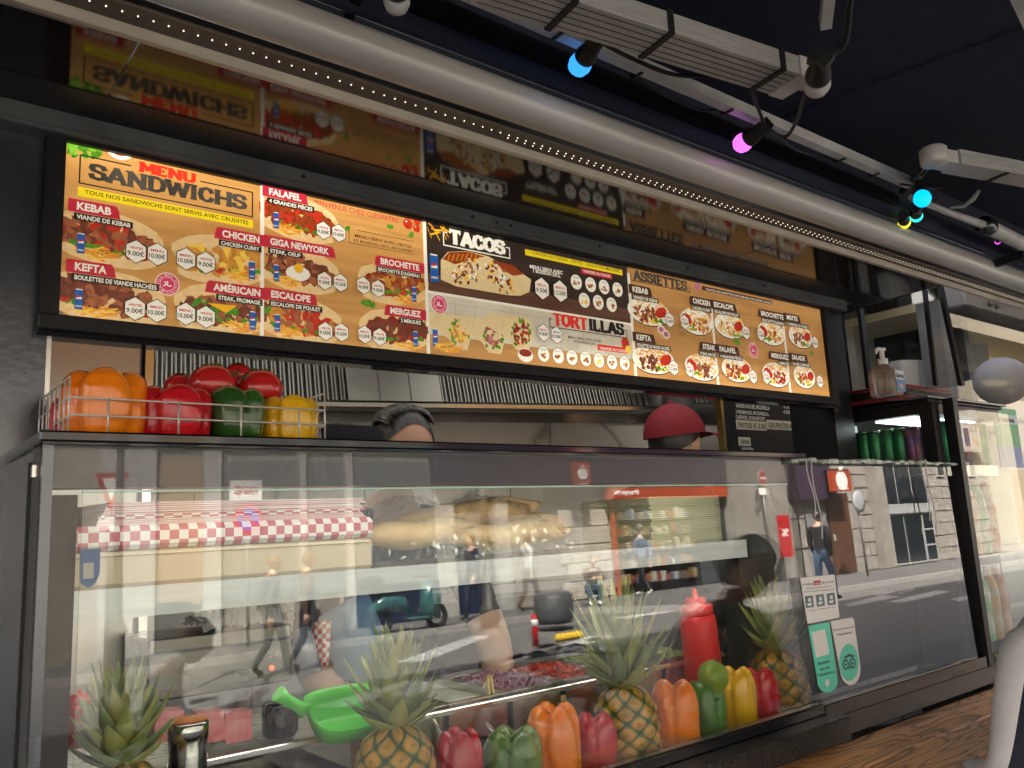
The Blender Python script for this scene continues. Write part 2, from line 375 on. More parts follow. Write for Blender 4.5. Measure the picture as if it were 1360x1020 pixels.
mb = MB(); mb.tube([(X0, 1.183, 2.384), (X1, 1.183, 2.384)], .0375, 40); mb.build('roller_tube', TUBE, ca)
MB().box((X0, 1.2195, 2.375), (X1, 1.283, 2.47)).build('housing', mat('cassette_housing', (.08, .08, .08), .4), ca)
led = MB().use(emat('led_warm_white', (1, .86, .62), 2.2 * K))
x = .10
while x < 6:
    for dy in (0, .011):
        if dy and x < 1.0: continue
        led.box((x + dy * .5, 1.238 + dy, 2.3445), (x + .0018 + dy * .5, 1.2398 + dy, 2.3459))
    x += .0225
stuff(led.build('led_strip', None, ca))
# awning fabric
aw = thing('awning_canopy', (1.5, .2, 2.45), 'dark navy fabric canopy stretched over the terrace, seen from below', 'awning')
mb = MB(); N_ = 40; vs = []; fs = []; ny = 10
for j in range(ny + 1):
    for i in range(N_ + 1):
        t = j / ny; X = -2.5 + 9.5 * i / N_
        vs.append((X, 1.17 - 2.1 * t, 2.60 - .16 * t - .014 * math.sin(math.pi * t) * (1 + .4 * math.sin(X * 2.3))))
for j in range(ny):
    for i in range(N_): a = j * (N_ + 1) + i; fs.append((a, a + 1, a + N_ + 2, a + N_ + 1))
mb.add(vs, fs, True); can = mb.build('fabric', NAVY, aw, recalc=False)
MB().box((-2.5, 1.165, 2.44), (7, 1.1775, 2.606)).build('fabric_roll_flap', NAVY, aw)
for xs in (.2, 1.9, 3.6, 5.3): MB().tube([(xs, 1.16 - 2.08 * k / 10, 2.60 - .16 * k / 10 - .014 * math.sin(math.pi * k / 10) * (1 + .4 * math.sin(xs * 2.3)) - .002) for k in range(11)], .004, 6).build('fabric_seam', NAVY, aw)
MB().tube([(-2.5, -.93, 2.43), (7, -.93, 2.43)], .03, 12).build('front_bar', WHITEALU, aw)

# ------------------------------------------------------------------ MENU LIGHTBOX
MY = 1.60
mt = thing('menu_lightbox', (1.5, MY, 1.92), 'long backlit menu board with sandwich, tacos, tortilla and plate panels', 'menu board')
fr = MB()
fr.box((.243, 1.585, 1.927), (2.790, 1.66, 1.9555), .002); fr.box((.243, 1.590, 2.2803), (2.79, 1.66, 2.2865))
fr.box((.243, 1.587, 1.9557), (.2745, 1.66, 2.2801)); fr.box((2.752, 1.587, 1.9557), (2.790, 1.66, 2.2801)); fr.build('frame', BLACK, mt)
MB().box((.243, 1.60, 1.918), (2.80, 1.64, 1.9265)).build('lower_trim', GLOSSBLK, mt)

def litmat(name, col, kind='flat', col2=None, scale=.94):
    """translucent print lit from behind by the tubes of the lightbox"""
    if name in MATS: return MATS[name]
    m = bpy.data.materials.new(name); m.use_nodes = True; n = m.node_tree; b = n.nodes['Principled BSDF']; b.inputs['Roughness'].default_value = .35
    b.inputs['Base Color'].default_value = (*[c * .5 for c in col], 1); b.inputs['Emission Color'].default_value = (*col, 1)
    geo = n.nodes.new('ShaderNodeNewGeometry'); sp = n.nodes.new('ShaderNodeSeparateXYZ'); n.links.new(geo.outputs['Position'], sp.inputs[0])
    # tube rows: bright behind the upper edge on the left half, behind the lower edge on the right half
    def mr(src, a, b_, c, d):
        q = n.nodes.new('ShaderNodeMapRange'); q.interpolation_type = 'SMOOTHSTEP'
        for i, v in zip(('From Min', 'From Max', 'To Min', 'To Max'), (a, b_, c, d)): q.inputs[i].default_value = v
        n.links.new(src, q.inputs[0]); return q.outputs[0]
    def mth(op, a, b_):
        q = n.nodes.new('ShaderNodeMath'); q.operation = op
        for i, v in enumerate((a, b_)):
            if isinstance(v, float): q.inputs[i].default_value = v
            else: n.links.new(v, q.inputs[i])
        return q.outputs[0]
    up = mr(sp.outputs['Z'], 2.12, 2.30, .0, 1.0); lo = mr(sp.outputs['Z'], 1.945, 2.075, 1.0, 0.0)
    xl = mr(sp.outputs['X'], .9, 1.4, 1.0, 0.15); xr = mr(sp.outputs['X'], 1.1, 1.7, 0.12, 1.0)
    s = mth('ADD', mth('MULTIPLY', up, xl), mth('MULTIPLY', lo, xr)); s = mth('ADD', mth('MULTIPLY', s, .95), .54)
    s = mth('MULTIPLY', s, float(K * scale)); n.links.new(s, b.inputs['Emission Strength'])
    if kind != 'flat':
        mp = n.nodes.new('ShaderNodeMapping'); n.links.new(geo.outputs['Position'], mp.inputs[0])
        nz = n.nodes.new('ShaderNodeTexNoise'); nz.inputs['Detail'].default_value = 6
        if kind == 'wood': mp.inputs['Scale'].default_value = (3, 1, 34); nz.inputs['Scale'].default_value = 1.6
        else: nz.inputs['Scale'].default_value = 110 if kind == 'food' else 14
        n.links.new(mp.outputs[0], nz.inputs['Vector'])
        rp = n.nodes.new('ShaderNodeValToRGB'); rp.color_ramp.elements[0].position = .36; rp.color_ramp.elements[1].position = .64
        rp.color_ramp.elements[0].color = (*(col2 or tuple(c * .6 for c in col)), 1); rp.color_ramp.elements[1].color = (*col, 1)
        n.links.new(nz.outputs[0], rp.inputs[0]); n.links.new(rp.outputs[0], b.inputs['Emission Color'])
    MATS[name] = m; return m
LW = litmat('lit_wood', srgb('d49c54'), 'wood', srgb('b47e3e'))
LW2 = litmat('lit_plank_tan', srgb('c58f50'), 'wood', srgb('a87840'))
LDARK = litmat('lit_dark_plank', srgb('3a2c22'), 'wood', srgb('241a14'))
LBROWN = litmat('lit_brown_plank', srgb('6a4630'), 'wood', srgb('432a1c'))
LBRICK = litmat('lit_white_brick', srgb('d5cbb0'), 'mottle', srgb('bdb096'))
LWHITE = litmat('lit_white', srgb('efe6cf')); LBLK = litmat('lit_black', srgb('231d1a')); LRED = litmat('lit_red', srgb('c0283a')); LRED2 = litmat('lit_scarlet', srgb('d9341f'))
LYEL = litmat('lit_yellow', srgb('f2d31c')); LINK = litmat('lit_ink', srgb('3a342d'), 'mottle', srgb('5d5346')); LBUN = litmat('lit_bun', srgb('efcf94'), 'food', srgb('d9a765'))
LMEAT = litmat('lit_meat', srgb('b0683f'), 'food', srgb('7e3c26')); LMEAT2 = litmat('lit_grilled_meat', srgb('84442c'), 'food', srgb('4a2216')); LCHK = litmat('lit_chicken', srgb('d99a3a'), 'food', srgb('a8641c'))
LFRY = litmat('lit_fries', srgb('f0a330'), 'food', srgb('cf7418')); LFRY2 = litmat('lit_fries_pale', srgb('f6c64a')); LGRN = litmat('lit_lettuce', srgb('5f9c22'), 'food', srgb('2f5f12')); LTOM = litmat('lit_tomato', srgb('cf3a20'), 'food', srgb('9f2012'))
LFAL = litmat('lit_falafel', srgb('a8481a'), 'food', srgb('6a260e')); LBLUE = litmat('lit_can_blue', srgb('245a9c')); LPINK = litmat('lit_pink', srgb('d43a62')); LPLATE = litmat('lit_plate', srgb('f3ead2')); LWRAP = litmat('lit_wrap', srgb('e6cf9b'), 'food', srgb('d1ab6c')); LCHEESE = litmat('lit_cheese', srgb('f4b21c'))
LSAUCE = litmat('lit_sauce', srgb('8c2a20')); LPURP = litmat('lit_onion', srgb('b56a86')); LGOLD = litmat('lit_brown_label', srgb('4a2a20'))
z2 = lambda x, y: (80 + x / 3.643, 170 + y / 3.643)
z3 = lambda x, y: (340 + x / 4.08, 230 + y / 4.08)
z4 = lambda x, y: (550 + x / 4.25, 270 + y / 4.25)
z5 = lambda x, y: (820 + x / 4.533, 330 + y / 4.533)
class Print:
    """flat print on the lightbox: everything is drawn in metres on the plane of the board"""
    def __init__(s, parent): s.parent = parent; s.n = 0; s.mb = MB(); s.boost = 0
    def uv(s, p): q = at(p[0], p[1], MY); return q.x, q.z
    def ly(s): s.n += 1; return MY - .0003 - .000004 * (s.n + s.boost)
    def poly(s, pts, m):
        y = s.ly(); s.mb.use(m).add([(u, y, v) for u, v in pts], [tuple(range(len(pts)))])
    def rect(s, u0, v0, u1, v1, m): s.poly([(u0, v0), (u1, v0), (u1, v1), (u0, v1)], m)
    def ell(s, u, v, a, b, m, n=18, a0=0, a1=360, jit=0, rot=0):
        c, d = math.cos(rot), math.sin(rot); P = []
        for i in range(n if a1 - a0 == 360 else n + 1):
            t = R(a0 + (a1 - a0) * i / n); j = 1 + random.uniform(-jit, jit); x, y = a * math.cos(t) * j, b * math.sin(t) * j; P.append((u + x * c - y * d, v + x * d + y * c))
        s.poly(P, m)
    def txt(s, t, p, q, h, m, bold=0.0):
        u0, v0 = s.uv(p); u1, _ = s.uv(q); y = s.ly(); s.mb.use(m); put_text(s.mb, t, (u0, y, v0), (1, 0, 0), (0, 0, 1), u1 - u0, h, bold)
    def slabtxt(s, t, u0, v0, u1, h, m, th=.19):
        y = s.ly(); s.mb.use(m); slab(s.mb, t, (u0, y, v0), (1, 0, 0), (0, 0, 1), u1 - u0, h, (0, -.0003, 0), th)
    def line(s, pts, wd, m):
        for (a, b), (c, d) in zip(pts, pts[1:]):
            if abs(a - c) > abs(b - d): s.rect(min(a, c) - wd / 2, b - wd / 2, max(a, c) + wd / 2, b + wd / 2, m)
            else: s.rect(a - wd / 2, min(b, d), a + wd / 2, max(b, d), m)
    def done(s, name):
        o = s.mb.build(name, None, s.parent, recalc=False) if s.mb.f else None; s.mb = MB(); return o
    # -- items
    def tab(s, word, sub, p, q, left=True, h=.0145, dark=False):   # red name tab; p,q = baseline ends of the word
        s.boost = 1600; u0, v0 = s.uv(p); u1, _ = s.uv(q); m = LGOLD if dark else LRED
        e = h * .55; a, b = (u0 - e * (1.8 if left else 1), u1 + e * (1 if left else 1.8))
        if left: P = [(a, v0 - h * .4), (b + e, v0 - h * .4), (b + e * .6, v0 + h * .8), (b, v0 + h * 1.3), (a, v0 + h * 1.3)]
        else: P = [(a - e, v0 - h * .4), (b, v0 - h * .4), (b, v0 + h * 1.3), (a, v0 + h * 1.3), (a - e * .6, v0 + h * .9)]
        s.poly(P, m)
        y = s.ly(); s.mb.use(LWHITE); put_text(s.mb, word, (u0, y, v0), (1, 0, 0), (0, 0, 1), u1 - u0, h, .035)
        if sub:
            L = min(len(sub) * h * .42, .14); v1 = v0 - h * 1.2
            a0 = u0 if left else u1 - L
            s.rect(a0 - h * .3, v1 - h * .15, a0 + L + h * .3, v1 + h * .75, LBLK)
            y = s.ly(); s.mb.use(LWHITE); put_text(s.mb, sub, (a0, y, v1), (1, 0, 0), (0, 0, 1), L, h * .58, .03)
        s.boost = 0; return s.done('name_tab')
    def hexa(s, p, top, price, r=.0195, topm=None):
        s.boost = 1600; u, v = s.uv(p)
        for k, m in ((1.08, LBLK), (1, LWHITE)): s.poly([(u + r * k * math.cos(R(90 + 60 * i)), v + r * k * 1.12 * math.sin(R(90 + 60 * i))) for i in range(6)], m)
        y = s.ly(); s.mb.use(topm or LRED); put_text(s.mb, top, (u - r * .62, y, v + r * .22), (1, 0, 0), (0, 0, 1), r * 1.24, r * .26, .03)
        y = s.ly(); s.mb.use(LBLK); put_text(s.mb, price, (u - r * .78, y, v - r * .42), (1, 0, 0), (0, 0, 1), r * 1.5, r * .46, .02)
        s.boost = 0; return s.done('price_tag')
    def can(s, p, h=.030):
        u, v = s.uv(p); w_ = h * .36
        s.rect(u - w_ / 2, v - h / 2, u + w_ / 2, v + h / 2, LBLUE); s.rect(u - w_ * .42, v + h / 2, u + w_ * .42, v + h * .55, LWHITE)
        r = w_ * .38; s.ell(u, v + h * .08, r, r, LWHITE); s.ell(u, v + h * .1, r * .92, r * .92, LRED, a0=20, a1=190); s.ell(u, v + h * .06, r * .9, r * .9, LBLUE, a0=200, a1=350)
        y = s.ly(); s.mb.use(LWHITE); put_text(s.mb, 'pepsi', (u - w_ * .36, y, v - h * .36), (1, 0, 0), (0, 0, 1), w_ * .72, h * .10, .02)
    def fries(s, p, w_=.05, n=26):
        u, v = s.uv(p)
        for i in range(n):
            a = random.uniform(-.5, .5); x = u + random.uniform(-.5, .5) * w_; yy = v + random.uniform(-.22, .22) * w_ * (1 - abs(x - u) / w_ * 1.4); L = w_ * random.uniform(.14, .24)
            c, d = math.cos(a) * L, math.sin(a) * L; t = w_ * .022
            s.poly([(x - c, yy - d - t), (x + c, yy + d - t), (x + c, yy + d + t), (x - c, yy - d + t)], random.choice((LFRY, LFRY, LFRY2)))
    def sub(s, p, w_, h, fill, n=46, flip=False, extra=None):     # filled flat bread
        u, v = s.uv(p); f = -1 if flip else 1; tilt = -.10 * f
        s.ell(u, v - h * .26, w_ * .5, h * .34, LBUN, 20, jit=.03, rot=tilt)
        s.ell(u + .06 * w_ * f, v + h * .16, w_ * .5, h * .42, LBUN, 20, jit=.03, rot=tilt)
        for i in range(n):
            t = random.uniform(-1, 1); x = u + t * w_ * .46; hh = h * .30 * math.sqrt(max(0, 1 - t * t)); yy = v + random.uniform(-1, 1) * hh + tilt * t * w_ * .46
            m = random.choice(fill); k = random.uniform(.05, .085) * w_
            s.ell(x, yy, k, k * random.uniform(.4, .8), m, 7, jit=.25, rot=random.uniform(0, 3))
        for i in range(16):
            t = random.uniform(-.9, .9); s.ell(u + t * w_ * .45, v - h * .24 + tilt * t * w_ * .45 + random.uniform(-.03, .03) * h, w_ * .035, h * .05, random.choice((LGRN, LGRN, LTOM)), 7, jit=.35)
        if extra == 'egg': s.ell(u, v - h * .12, w_ * .16, h * .2, LWHITE, 12, jit=.1); s.ell(u + .01 * w_, v + h * .02, w_ * .06, h * .13, LCHEESE, 10)
        if extra == 'cheese': s.poly([(u - .2 * w_, v + .1 * h), (u + .12 * w_, v + .12 * h), (u, v - .08 * h)], LCHEESE)
    def plate(s, p, w_, h, meat, flip=False, n=60):
        u, v = s.uv(p); f = -1 if flip else 1
        s.ell(u, v, w_ * .5, h * .46, LBLK, 24); s.ell(u, v + h * .02, w_ * .49, h * .45, LPLATE, 24)
        for i in range(n):
            a = random.uniform(0, 6.28); q = math.sqrt(random.random()) * .42; x, y = u + q * w_ * math.cos(a), v + h * .06 + q * h * math.sin(a); an = random.uniform(-1, 1.4); L = w_ * .07; t = w_ * .012
            c, d = math.cos(an) * L, math.sin(an) * L; s.poly([(x - c, y - d - t), (x + c, y + d - t), (x + c, y + d + t), (x - c, y - d + t)], random.choice((LFRY, LFRY, LFRY2)))
        for i in range(30):
            s.ell(u - f * w_ * .1 + random.uniform(-.22, .22) * w_, v - h * .06 + random.uniform(-.24, .2) * h, w_ * random.uniform(.035, .06), h * random.uniform(.04, .07), random.choice(meat), 7, jit=.3, rot=random.uniform(0, 3))
        s.ell(u + f * w_ * .28, v + h * .06, w_ * .15, h * .17, LTOM, 14, rot=.4 * f); s.ell(u + f * w_ * .29, v + h * .02, w_ * .11, h * .12, LPINK if 0 else LTOM, 12)
        for i in range(16): s.ell(u + f * w_ * random.uniform(.05, .3), v - h * random.uniform(.16, .32), w_ * .035, h * .04, random.choice((LGRN, LFRY2, LGRN)), 6, jit=.4)
    def stamp(s, p, r=.0225):
        u, v = s.uv(p); s.ell(u, v, r, r, LWHITE, 22); s.ell(u, v, r * .93, r * .93, LPINK, 22); s.ell(u, v, r * .62, r * .62, LWHITE, 20); s.ell(u, v, r * .58, r * .58, LPINK, 20)
        # halal calligraphy strokes and ring lettering ticks
        for (a, b, c, d) in ((.35, -.1, .1, -.18), (.1, -.18, -.05, -.02), (-.05, -.02, -.2, -.14), (.0, .0, .0, .25), (-.2, .22, -.12, -.1), (-.35, -.2, -.2, -.14)):
            A = Vector((a, b)) * r; B = Vector((c, d)) * r; n_ = (B - A).orthogonal().normalized() * r * .05
            s.poly([tuple(Vector((u, v)) + A + n_), tuple(Vector((u, v)) + A - n_), tuple(Vector((u, v)) + B - n_), tuple(Vector((u, v)) + B + n_)], LWHITE)
        for i, ch in enumerate('100% HALAL*PRODUITS*HALAL*'):
            if ch == ' ': continue
            t = R(100 - i * 13.8); y = s.ly(); s.mb.use(LWHITE); U = Vector((math.sin(t), 0, -math.cos(t))); V = Vector((math.cos(t), 0, math.sin(t)))
            put_text(s.mb, ch, Vector((u, y, v)) + V * r * .68 - U * r * .06, U, V, r * .13, r * .17)
    def dots(s, cs, names, r=.0165):
        for p, nm in zip(cs, names):
            u, v = s.uv(p); s.ell(u, v, r * 1.05, r * 1.08, LBLK, 18); s.ell(u, v, r, r * 1.03, LPLATE, 18); k = LFRY2 if nm in ('CORDON', 'CHEESE') else None
            for i in range(9): s.ell(u + random.uniform(-.5, .5) * r, v + random.uniform(-.5, .1) * r, r * .2, r * .15, k or random.choice((LMEAT, LFAL, LCHK)), 6, jit=.3)
            y = s.ly(); s.mb.use(LBLK); put_text(s.mb, nm, (u - r * .5, y, v + r * .5), (1, 0, 0), (0, 0, 1), r, r * .22)
            s.done('meat_choice')
def panel(u0, v0, u1, v1, m, name='menu_panel', d=0.0):
    return MB().box((u0, MY + .0, v0), (u1, MY + .03, v1)).build(name, m, mt)
VB, VT = 1.9560, 2.2800
# ---- panel 1: sandwiches left
p1 = MB().prism([(.276, MY, VB + .028), (.300, MY, VB), (.6455, MY, VB), (.6455, MY, VT), (.276, MY, VT)], (0, .03, 0)).build('menu_panel', LW, mt)
P = Print(p1)
for pts, n_ in (((45, 90, 195, 60), 30),):
    for i in range(34):
        u, v = P.uv(z2(40 + random.random() * 150, 60 + random.random() * 80)); P.ell(u, v, .007, .006, LGRN if i % 3 else litmat('lit_lettuce_light', srgb('8fc83a'), 'food', srgb('5f9c22')), 8, jit=.4)
P.done('lettuce_picture')
u, v = P.uv(z2(288, 106)); P.ell(u, v, .024, .020, LWHITE); P.ell(u, v + .002, .019, .014, LTOM); u, v = P.uv(z2(394, 115)); P.ell(u, v + .003, .023, .012, LPLATE); P.ell(u, v + .005, .018, .008, LWHITE); P.done('sauce_bowl_picture')
u0, v0 = P.uv(z2(92, 262)); u1, v1 = P.uv(z2(930, 312)); _, vb = P.uv(z2(930, 430)); u2, _ = P.uv(z2(340, 185)); u3, _ = P.uv(z2(680, 262))
P.line([(u2, v1 + .001), (u0, v1 + .001)], .0026, LBLK); P.line([(u0, v1), (u0, vb)], .0026, LBLK); P.line([(u0, vb), (u1, vb)], .0026, LBLK); P.line([(u1, vb), (u1, v1)], .0026, LBLK); P.line([(u1, v1), (u3, v1)], .0026, LBLK)
ua, va = P.uv(z2(140, 243)); ub, vb2 = P.uv(z2(900, 400)); P.slabtxt('SANDWICHS', ua, va - .001, ub, .031, LINK, .23)
ua, va = P.uv(z2(382, 222)); ub, _ = P.uv(z2(655, 272)); P.slabtxt('MENU', ua, va + .0045, ub, .0205, LRED2, .26)
P.done('title_lettering')
ua, va = P.uv(z2(84, 325)); ub, vb3 = P.uv(z2(932, 487)); P.rect(ua, va - .001, ub, va + .0165, LYEL); P.txt('TOUS NOS SANDWICHS SONT SERVIS AVEC CRUDITÉS', z2(118, 318), z2(910, 470), .0082, LBLK, .012); P.done('yellow_strip')
P.tab('KEBAB', 'VIANDE DE KEBAB', z2(76, 398), z2(242, 420)); P.tab('CHICKEN', 'CHICKEN CURRY', z2(778, 530), z2(958, 556), False); P.tab('KEFTA', 'BOULETTES DE VIANDE HACHÉES', z2(66, 690), z2(220, 710)); P.tab('AMÉRICAIN', 'STEAK, FROMAGE', z2(735, 788), z2(962, 812), False)
P.done('name_tabs')
for c, fill, kw in ((z2(225, 535), (LMEAT, LMEAT, LTOM, LMEAT2), {}), (z2(795, 640), (LCHK, LCHK, LFRY2), dict(flip=True)), (z2(225, 820), (LMEAT2, LMEAT2, LMEAT), {}), (z2(800, 880), (LMEAT, LMEAT2, LGRN), dict(flip=True, extra='cheese'))):
    P.sub(c, .185, .088, fill, 120, **kw); P.done('sandwich_picture')
for a, b in ((z2(98, 562), z2(180, 610)), (z2(88, 832), z2(175, 885)), (z2(925, 692), z2(865, 715)), (z2(928, 935), z2(868, 962))):
    P.fries(b, .058, 34); P.can(a, .036); P.done('fries_and_can_picture')
for c, a, b in ((z2(360, 605), '+FRITES', '9.00€'), (z2(463, 618), 'MENU', '10.00€'), (z2(601, 640), 'MENU', '10.00€'), (z2(697, 658), '+FRITES', '9.00€'), (z2(355, 880), '+FRITES', '9.00€'), (z2(460, 890), 'MENU', '10.00€'), (z2(600, 905), 'MENU', '10.00€'), (z2(697, 920), '+FRITES', '9.00€')): P.hexa(c, a, b)
P.stamp(z2(516, 757)); P.done('halal_stamp')
# ---- panel 2
p2 = panel(.6515, VB, 1.0405, VT, LW); P = Print(p2)
P.tab('FALAFEL', '4 GRANDES PIÈCES', z3(64, 120), z3(238, 152)); P.tab('GIGA NEWYORK', 'STEAK, OEUF', z3(70, 390), z3(388, 440)); P.tab('ESCALOPE', 'ESCALOPE DE POULET', z3(75, 675), z3(288, 698)); P.tab('BROCHETTE', 'BROCHETTE D\'AGNEAU', z3(668, 495), z3(876, 525), False); P.tab('MERGUEZ', '2 MERGUEZ', z3(720, 762), z3(886, 780), False); P.done('name_tabs')
P.txt('BIENVENUE CHEZ CLEOPATRE', z3(316, 172), z3(770, 262), .0125, LRED, .008)
P.txt('MENU SERVI AVEC FRITES', z3(535, 346), z3(842, 397), .0072, LBLK, .01); P.txt('ET BOISSON 33CL AU CHOIX', z3(530, 372), z3(845, 425), .0072, LBLK, .01)
u0, v0 = P.uv(z3(503, 300)); u1, v1 = P.uv(z3(505, 376)); u2, _ = P.uv(z3(858, 441)); P.line([(u0, v0), (u0, v1)], .0012, LBLK); P.line([(u0, v1), (u2, v1)], .0012, LBLK); P.line([(u0 + .02, v0), (u2, v0)], .0012, LBLK); P.done('lettering')
for c, r in ((z3(727, 290), .009), (z3(495, 300), .008), (z3(800, 215), .006), (z3(840, 335), .009), (z3(605, 705), .011), (z3(580, 700), .007), (z3(632, 715), .009)): u, v = P.uv(c); P.ell(u, v, r, r * .7, LGRN, 10, jit=.12, rot=random.random())
P.done('basil_picture')
for c, r in ((z3(822, 275), .013), (z3(870, 300), .010), (z3(848, 235), .009), (z3(873, 262), .009)): u, v = P.uv(c); P.ell(u, v, r, r, LTOM); P.ell(u - r * .3, v + r * .4, r * .2, r * .15, LWHITE)
P.done('tomato_picture')
for c, fill, kw in ((z3(225, 245), (LFAL, LFAL, LTOM), {}), (z3(225, 520), (LMEAT, LMEAT2), dict(extra='egg')), (z3(240, 800), (LCHK, LMEAT, LTOM), {}), (z3(750, 600), (LFAL, LCHK, LMEAT), dict(flip=True)), (z3(760, 850), (LMEAT2, LMEAT2, LSAUCE), dict(flip=True))):
    P.sub(c, .172, .084, fill, 120, **kw); P.done('sandwich_picture')
for a, b in ((z3(106, 260), z3(165, 308)), (z3(107, 545), z3(165, 590)), (z3(112, 815), z3(170, 862)), (z3(852, 660), z3(805, 688)), (z3(860, 902), z3(815, 935))): P.fries(b, .052, 34); P.can(a, .034); P.done('fries_and_can_picture')
for c, a, b in ((z3(354, 318), '+FRITES', '9.00€'), (z3(437, 332), 'MENU', '10.00€'), (z3(360, 590), '+FRITES', '9.00€'), (z3(446, 600), 'MENU', '10.50€'), (z3(570, 615), 'MENU', '10.00€'), (z3(650, 632), '+FRITES', '9.00€'), (z3(365, 862), '+FRITES', '9.00€'), (z3(452, 868), 'MENU', '10.00€'), (z3(577, 880), 'MENU', '10.00€'), (z3(658, 893), '+FRITES', '9.00€')): P.hexa(c, a, b, .0178)
# ---- panel 3: tacos over tortillas
VM = 2.108
p3 = MB().use(LDARK).box((1.0465, MY, VM + .003), (1.738, MY + .03, VT)).build('menu_panel', None, mt); P = Print(p3)
P.rect(1.0465, VM + .003, 1.738, VM + .045, LBROWN); P.done('table_picture')
for i in range(11):
    u, v = P.uv(z4(80 + random.random() * 100, 100 + random.random() * 85)); a = random.uniform(-1.2, .6); L = .014; t = .0022; c, d = math.cos(a) * L, math.sin(a) * L; P.poly([(u - c, v - d - t), (u + c, v + d - t), (u + c, v + d + t), (u - c, v - d + t)], random.choice((LFRY, LCHEESE)))
P.done('fries_picture')
ua, va = P.uv(z4(200, 228)); ub, vb = P.uv(z4(512, 278)); P.slabtxt('TACOS', ua, va + .001, ub, .036, LPLATE, .27)
a, b = P.uv(z4(167, 235)); c, d = P.uv(z4(540, 312)); P.line([(a, b + .033), (a, b)], .003, LWHITE); P.line([(a, b), (c, b)], .003, LWHITE); P.line([(c, b), (c, b + .028)], .003, LWHITE); P.line([(a, b + .033), (a + .010, b + .033)], .003, LWHITE); P.line([(c - .010, b + .028), (c, b + .028)], .003, LWHITE); P.done('title_lettering')
ua, va = P.uv(z4(627, 292)); ub, _ = P.uv(z4(1175, 395)); P.rect(ua, va, ub, va + .0165, LYEL); P.txt('1 VIANDE AU CHOIX - FRITES - SAUCE FROMAGÈRE', z4(650, 283), z4(1160, 383), .0088, LBLK, .006); P.done('yellow_strip')
P.txt('MENU SERVI AVEC', z4(653, 365), z4(838, 395), .0098, LWHITE, .03); P.txt('1 BOISSON 33CL', z4(672, 389), z4(826, 415), .0098, LWHITE, .03)
u0, v0 = P.uv(z4(943, 395)); u1, _ = P.uv(z4(1118, 425)); P.rect(u0, v0, u1, v0 + .0155, LRED); P.txt('VIANDES AU CHOIX', z4(953, 388), z4(1110, 418), .008, LWHITE, .02); P.done('lettering')
# wrap
for pts, m in (([(150, 320), (190, 275), (300, 270), (420, 300), (470, 330), (600, 390), (660, 430), (650, 500), (600, 522), (540, 520), (240, 470), (150, 430)], LWRAP), ([(160, 315), (195, 277), (300, 272), (400, 300), (230, 345)], LFAL), ([(450, 322), (560, 350), (620, 400), (560, 410), (500, 380)], LFAL)):
    P.poly([P.uv(z4(*p)) for p in pts], m)
for k in range(8): u, v = P.uv(z4(185 + k * 25, 300)); P.poly([(u, v - .012), (u + .0015, v - .012), (u + .010, v + .008), (u + .0085, v + .008)], LCHEESE)
for k in range(130):
    cx, cy, a, b = ((300, 390, 80, 75) if k % 2 else (480, 420, 60, 95)); t = random.uniform(0, 6.28); q = math.sqrt(random.random()); u, v = P.uv(z4(cx + a * q * math.cos(t) + (.5 * b * q * math.sin(t) if not k % 2 else -20 * math.sin(t)), cy + b * q * math.sin(t)))
    P.ell(u, v, .006, .004, random.choice((LMEAT, LMEAT2, LWHITE, LCHEESE, LWRAP)), 7, jit=.3, rot=random.random() * 3)
P.done('taco_picture'); P.can(z4(113, 370), .066); P.done('can_picture')
P.hexa(z4(712, 485), 'SEUL', '9.50€', .0265); P.hexa(z4(815, 500), 'MENU', '12.50€', .0265)
P.dots([z4(914, 445), z4(995, 460), z4(1071, 473), z4(1147, 488), z4(959, 548), z4(1038, 560), z4(1113, 573)], ['KEBAB', 'KEFTA', 'STEAK', 'MERGUEZ', 'CORDON', 'NUGGETS', 'TENDERS'], .0205)
p4 = MB().use(LBRICK).box((1.0465, MY, VB), (1.738, MY + .03, VM - .002)).build('menu_panel', None, mt); P = Print(p4)
P.rect(1.0465, VB, 1.738, VB + .050, LW2)
for i in range(3):
    v = VM - .02 - i * .026
    P.rect(1.047, v, 1.737, v + .0008, litmat('lit_mortar', srgb('a89c82')))
    for k in range(12): P.rect(1.07 + k * .056 + (i % 2) * .028, v - .026, 1.0712 + k * .056 + (i % 2) * .028, v, litmat('lit_mortar', srgb('a89c82')))
P.done('brick_wall_picture')
P.stamp(z4(141, 570), .024); P.done('halal_stamp')
for dx, fill in ((0, (LCHK, LCHK, LFRY2)), (190, (LMEAT, LMEAT, LPURP)), (345, (LTOM, LMEAT2, LSAUCE))):
    dy = dx * .12
    P.poly([P.uv(z4(a + dx, b + dy - (35 if dx > 300 else 0))) for a, b in ((65, 610), (150, 620), (300, 640), (330, 720), (300, 830), (230, 820), (190, 760), (65, 690))], LWRAP)
    for k in range(60):
        t = random.uniform(0, 6.28); q = math.sqrt(random.random()); u, v = P.uv(z4(258 + dx + 58 * q * math.cos(t), 725 + dy - (35 if dx > 300 else 0) + 78 * q * math.sin(t))); P.ell(u, v, .0055, .004, random.choice(fill) if q < .8 else LGRN, 7, jit=.35, rot=random.random() * 3)
    P.done('wrap_picture')
P.can(z4(118, 760), .040); P.fries(z4(195, 812), .062); P.done('fries_and_can_picture')
u, v = P.uv(z4(627, 858)); P.ell(u, v, .025, .018, LWHITE); P.ell(u, v + .006, .021, .010, LSAUCE); P.done('sauce_bowl_picture')
ua, va = P.uv(z4(785, 688)); um, _ = P.uv(z4(978, 706)); ub, _ = P.uv(z4(1182, 735)); P.slabtxt('TORT', ua, va, um, .036, LRED2, .27); P.slabtxt('ILLAS', um + .004, va, ub, .036, LBLK, .27)
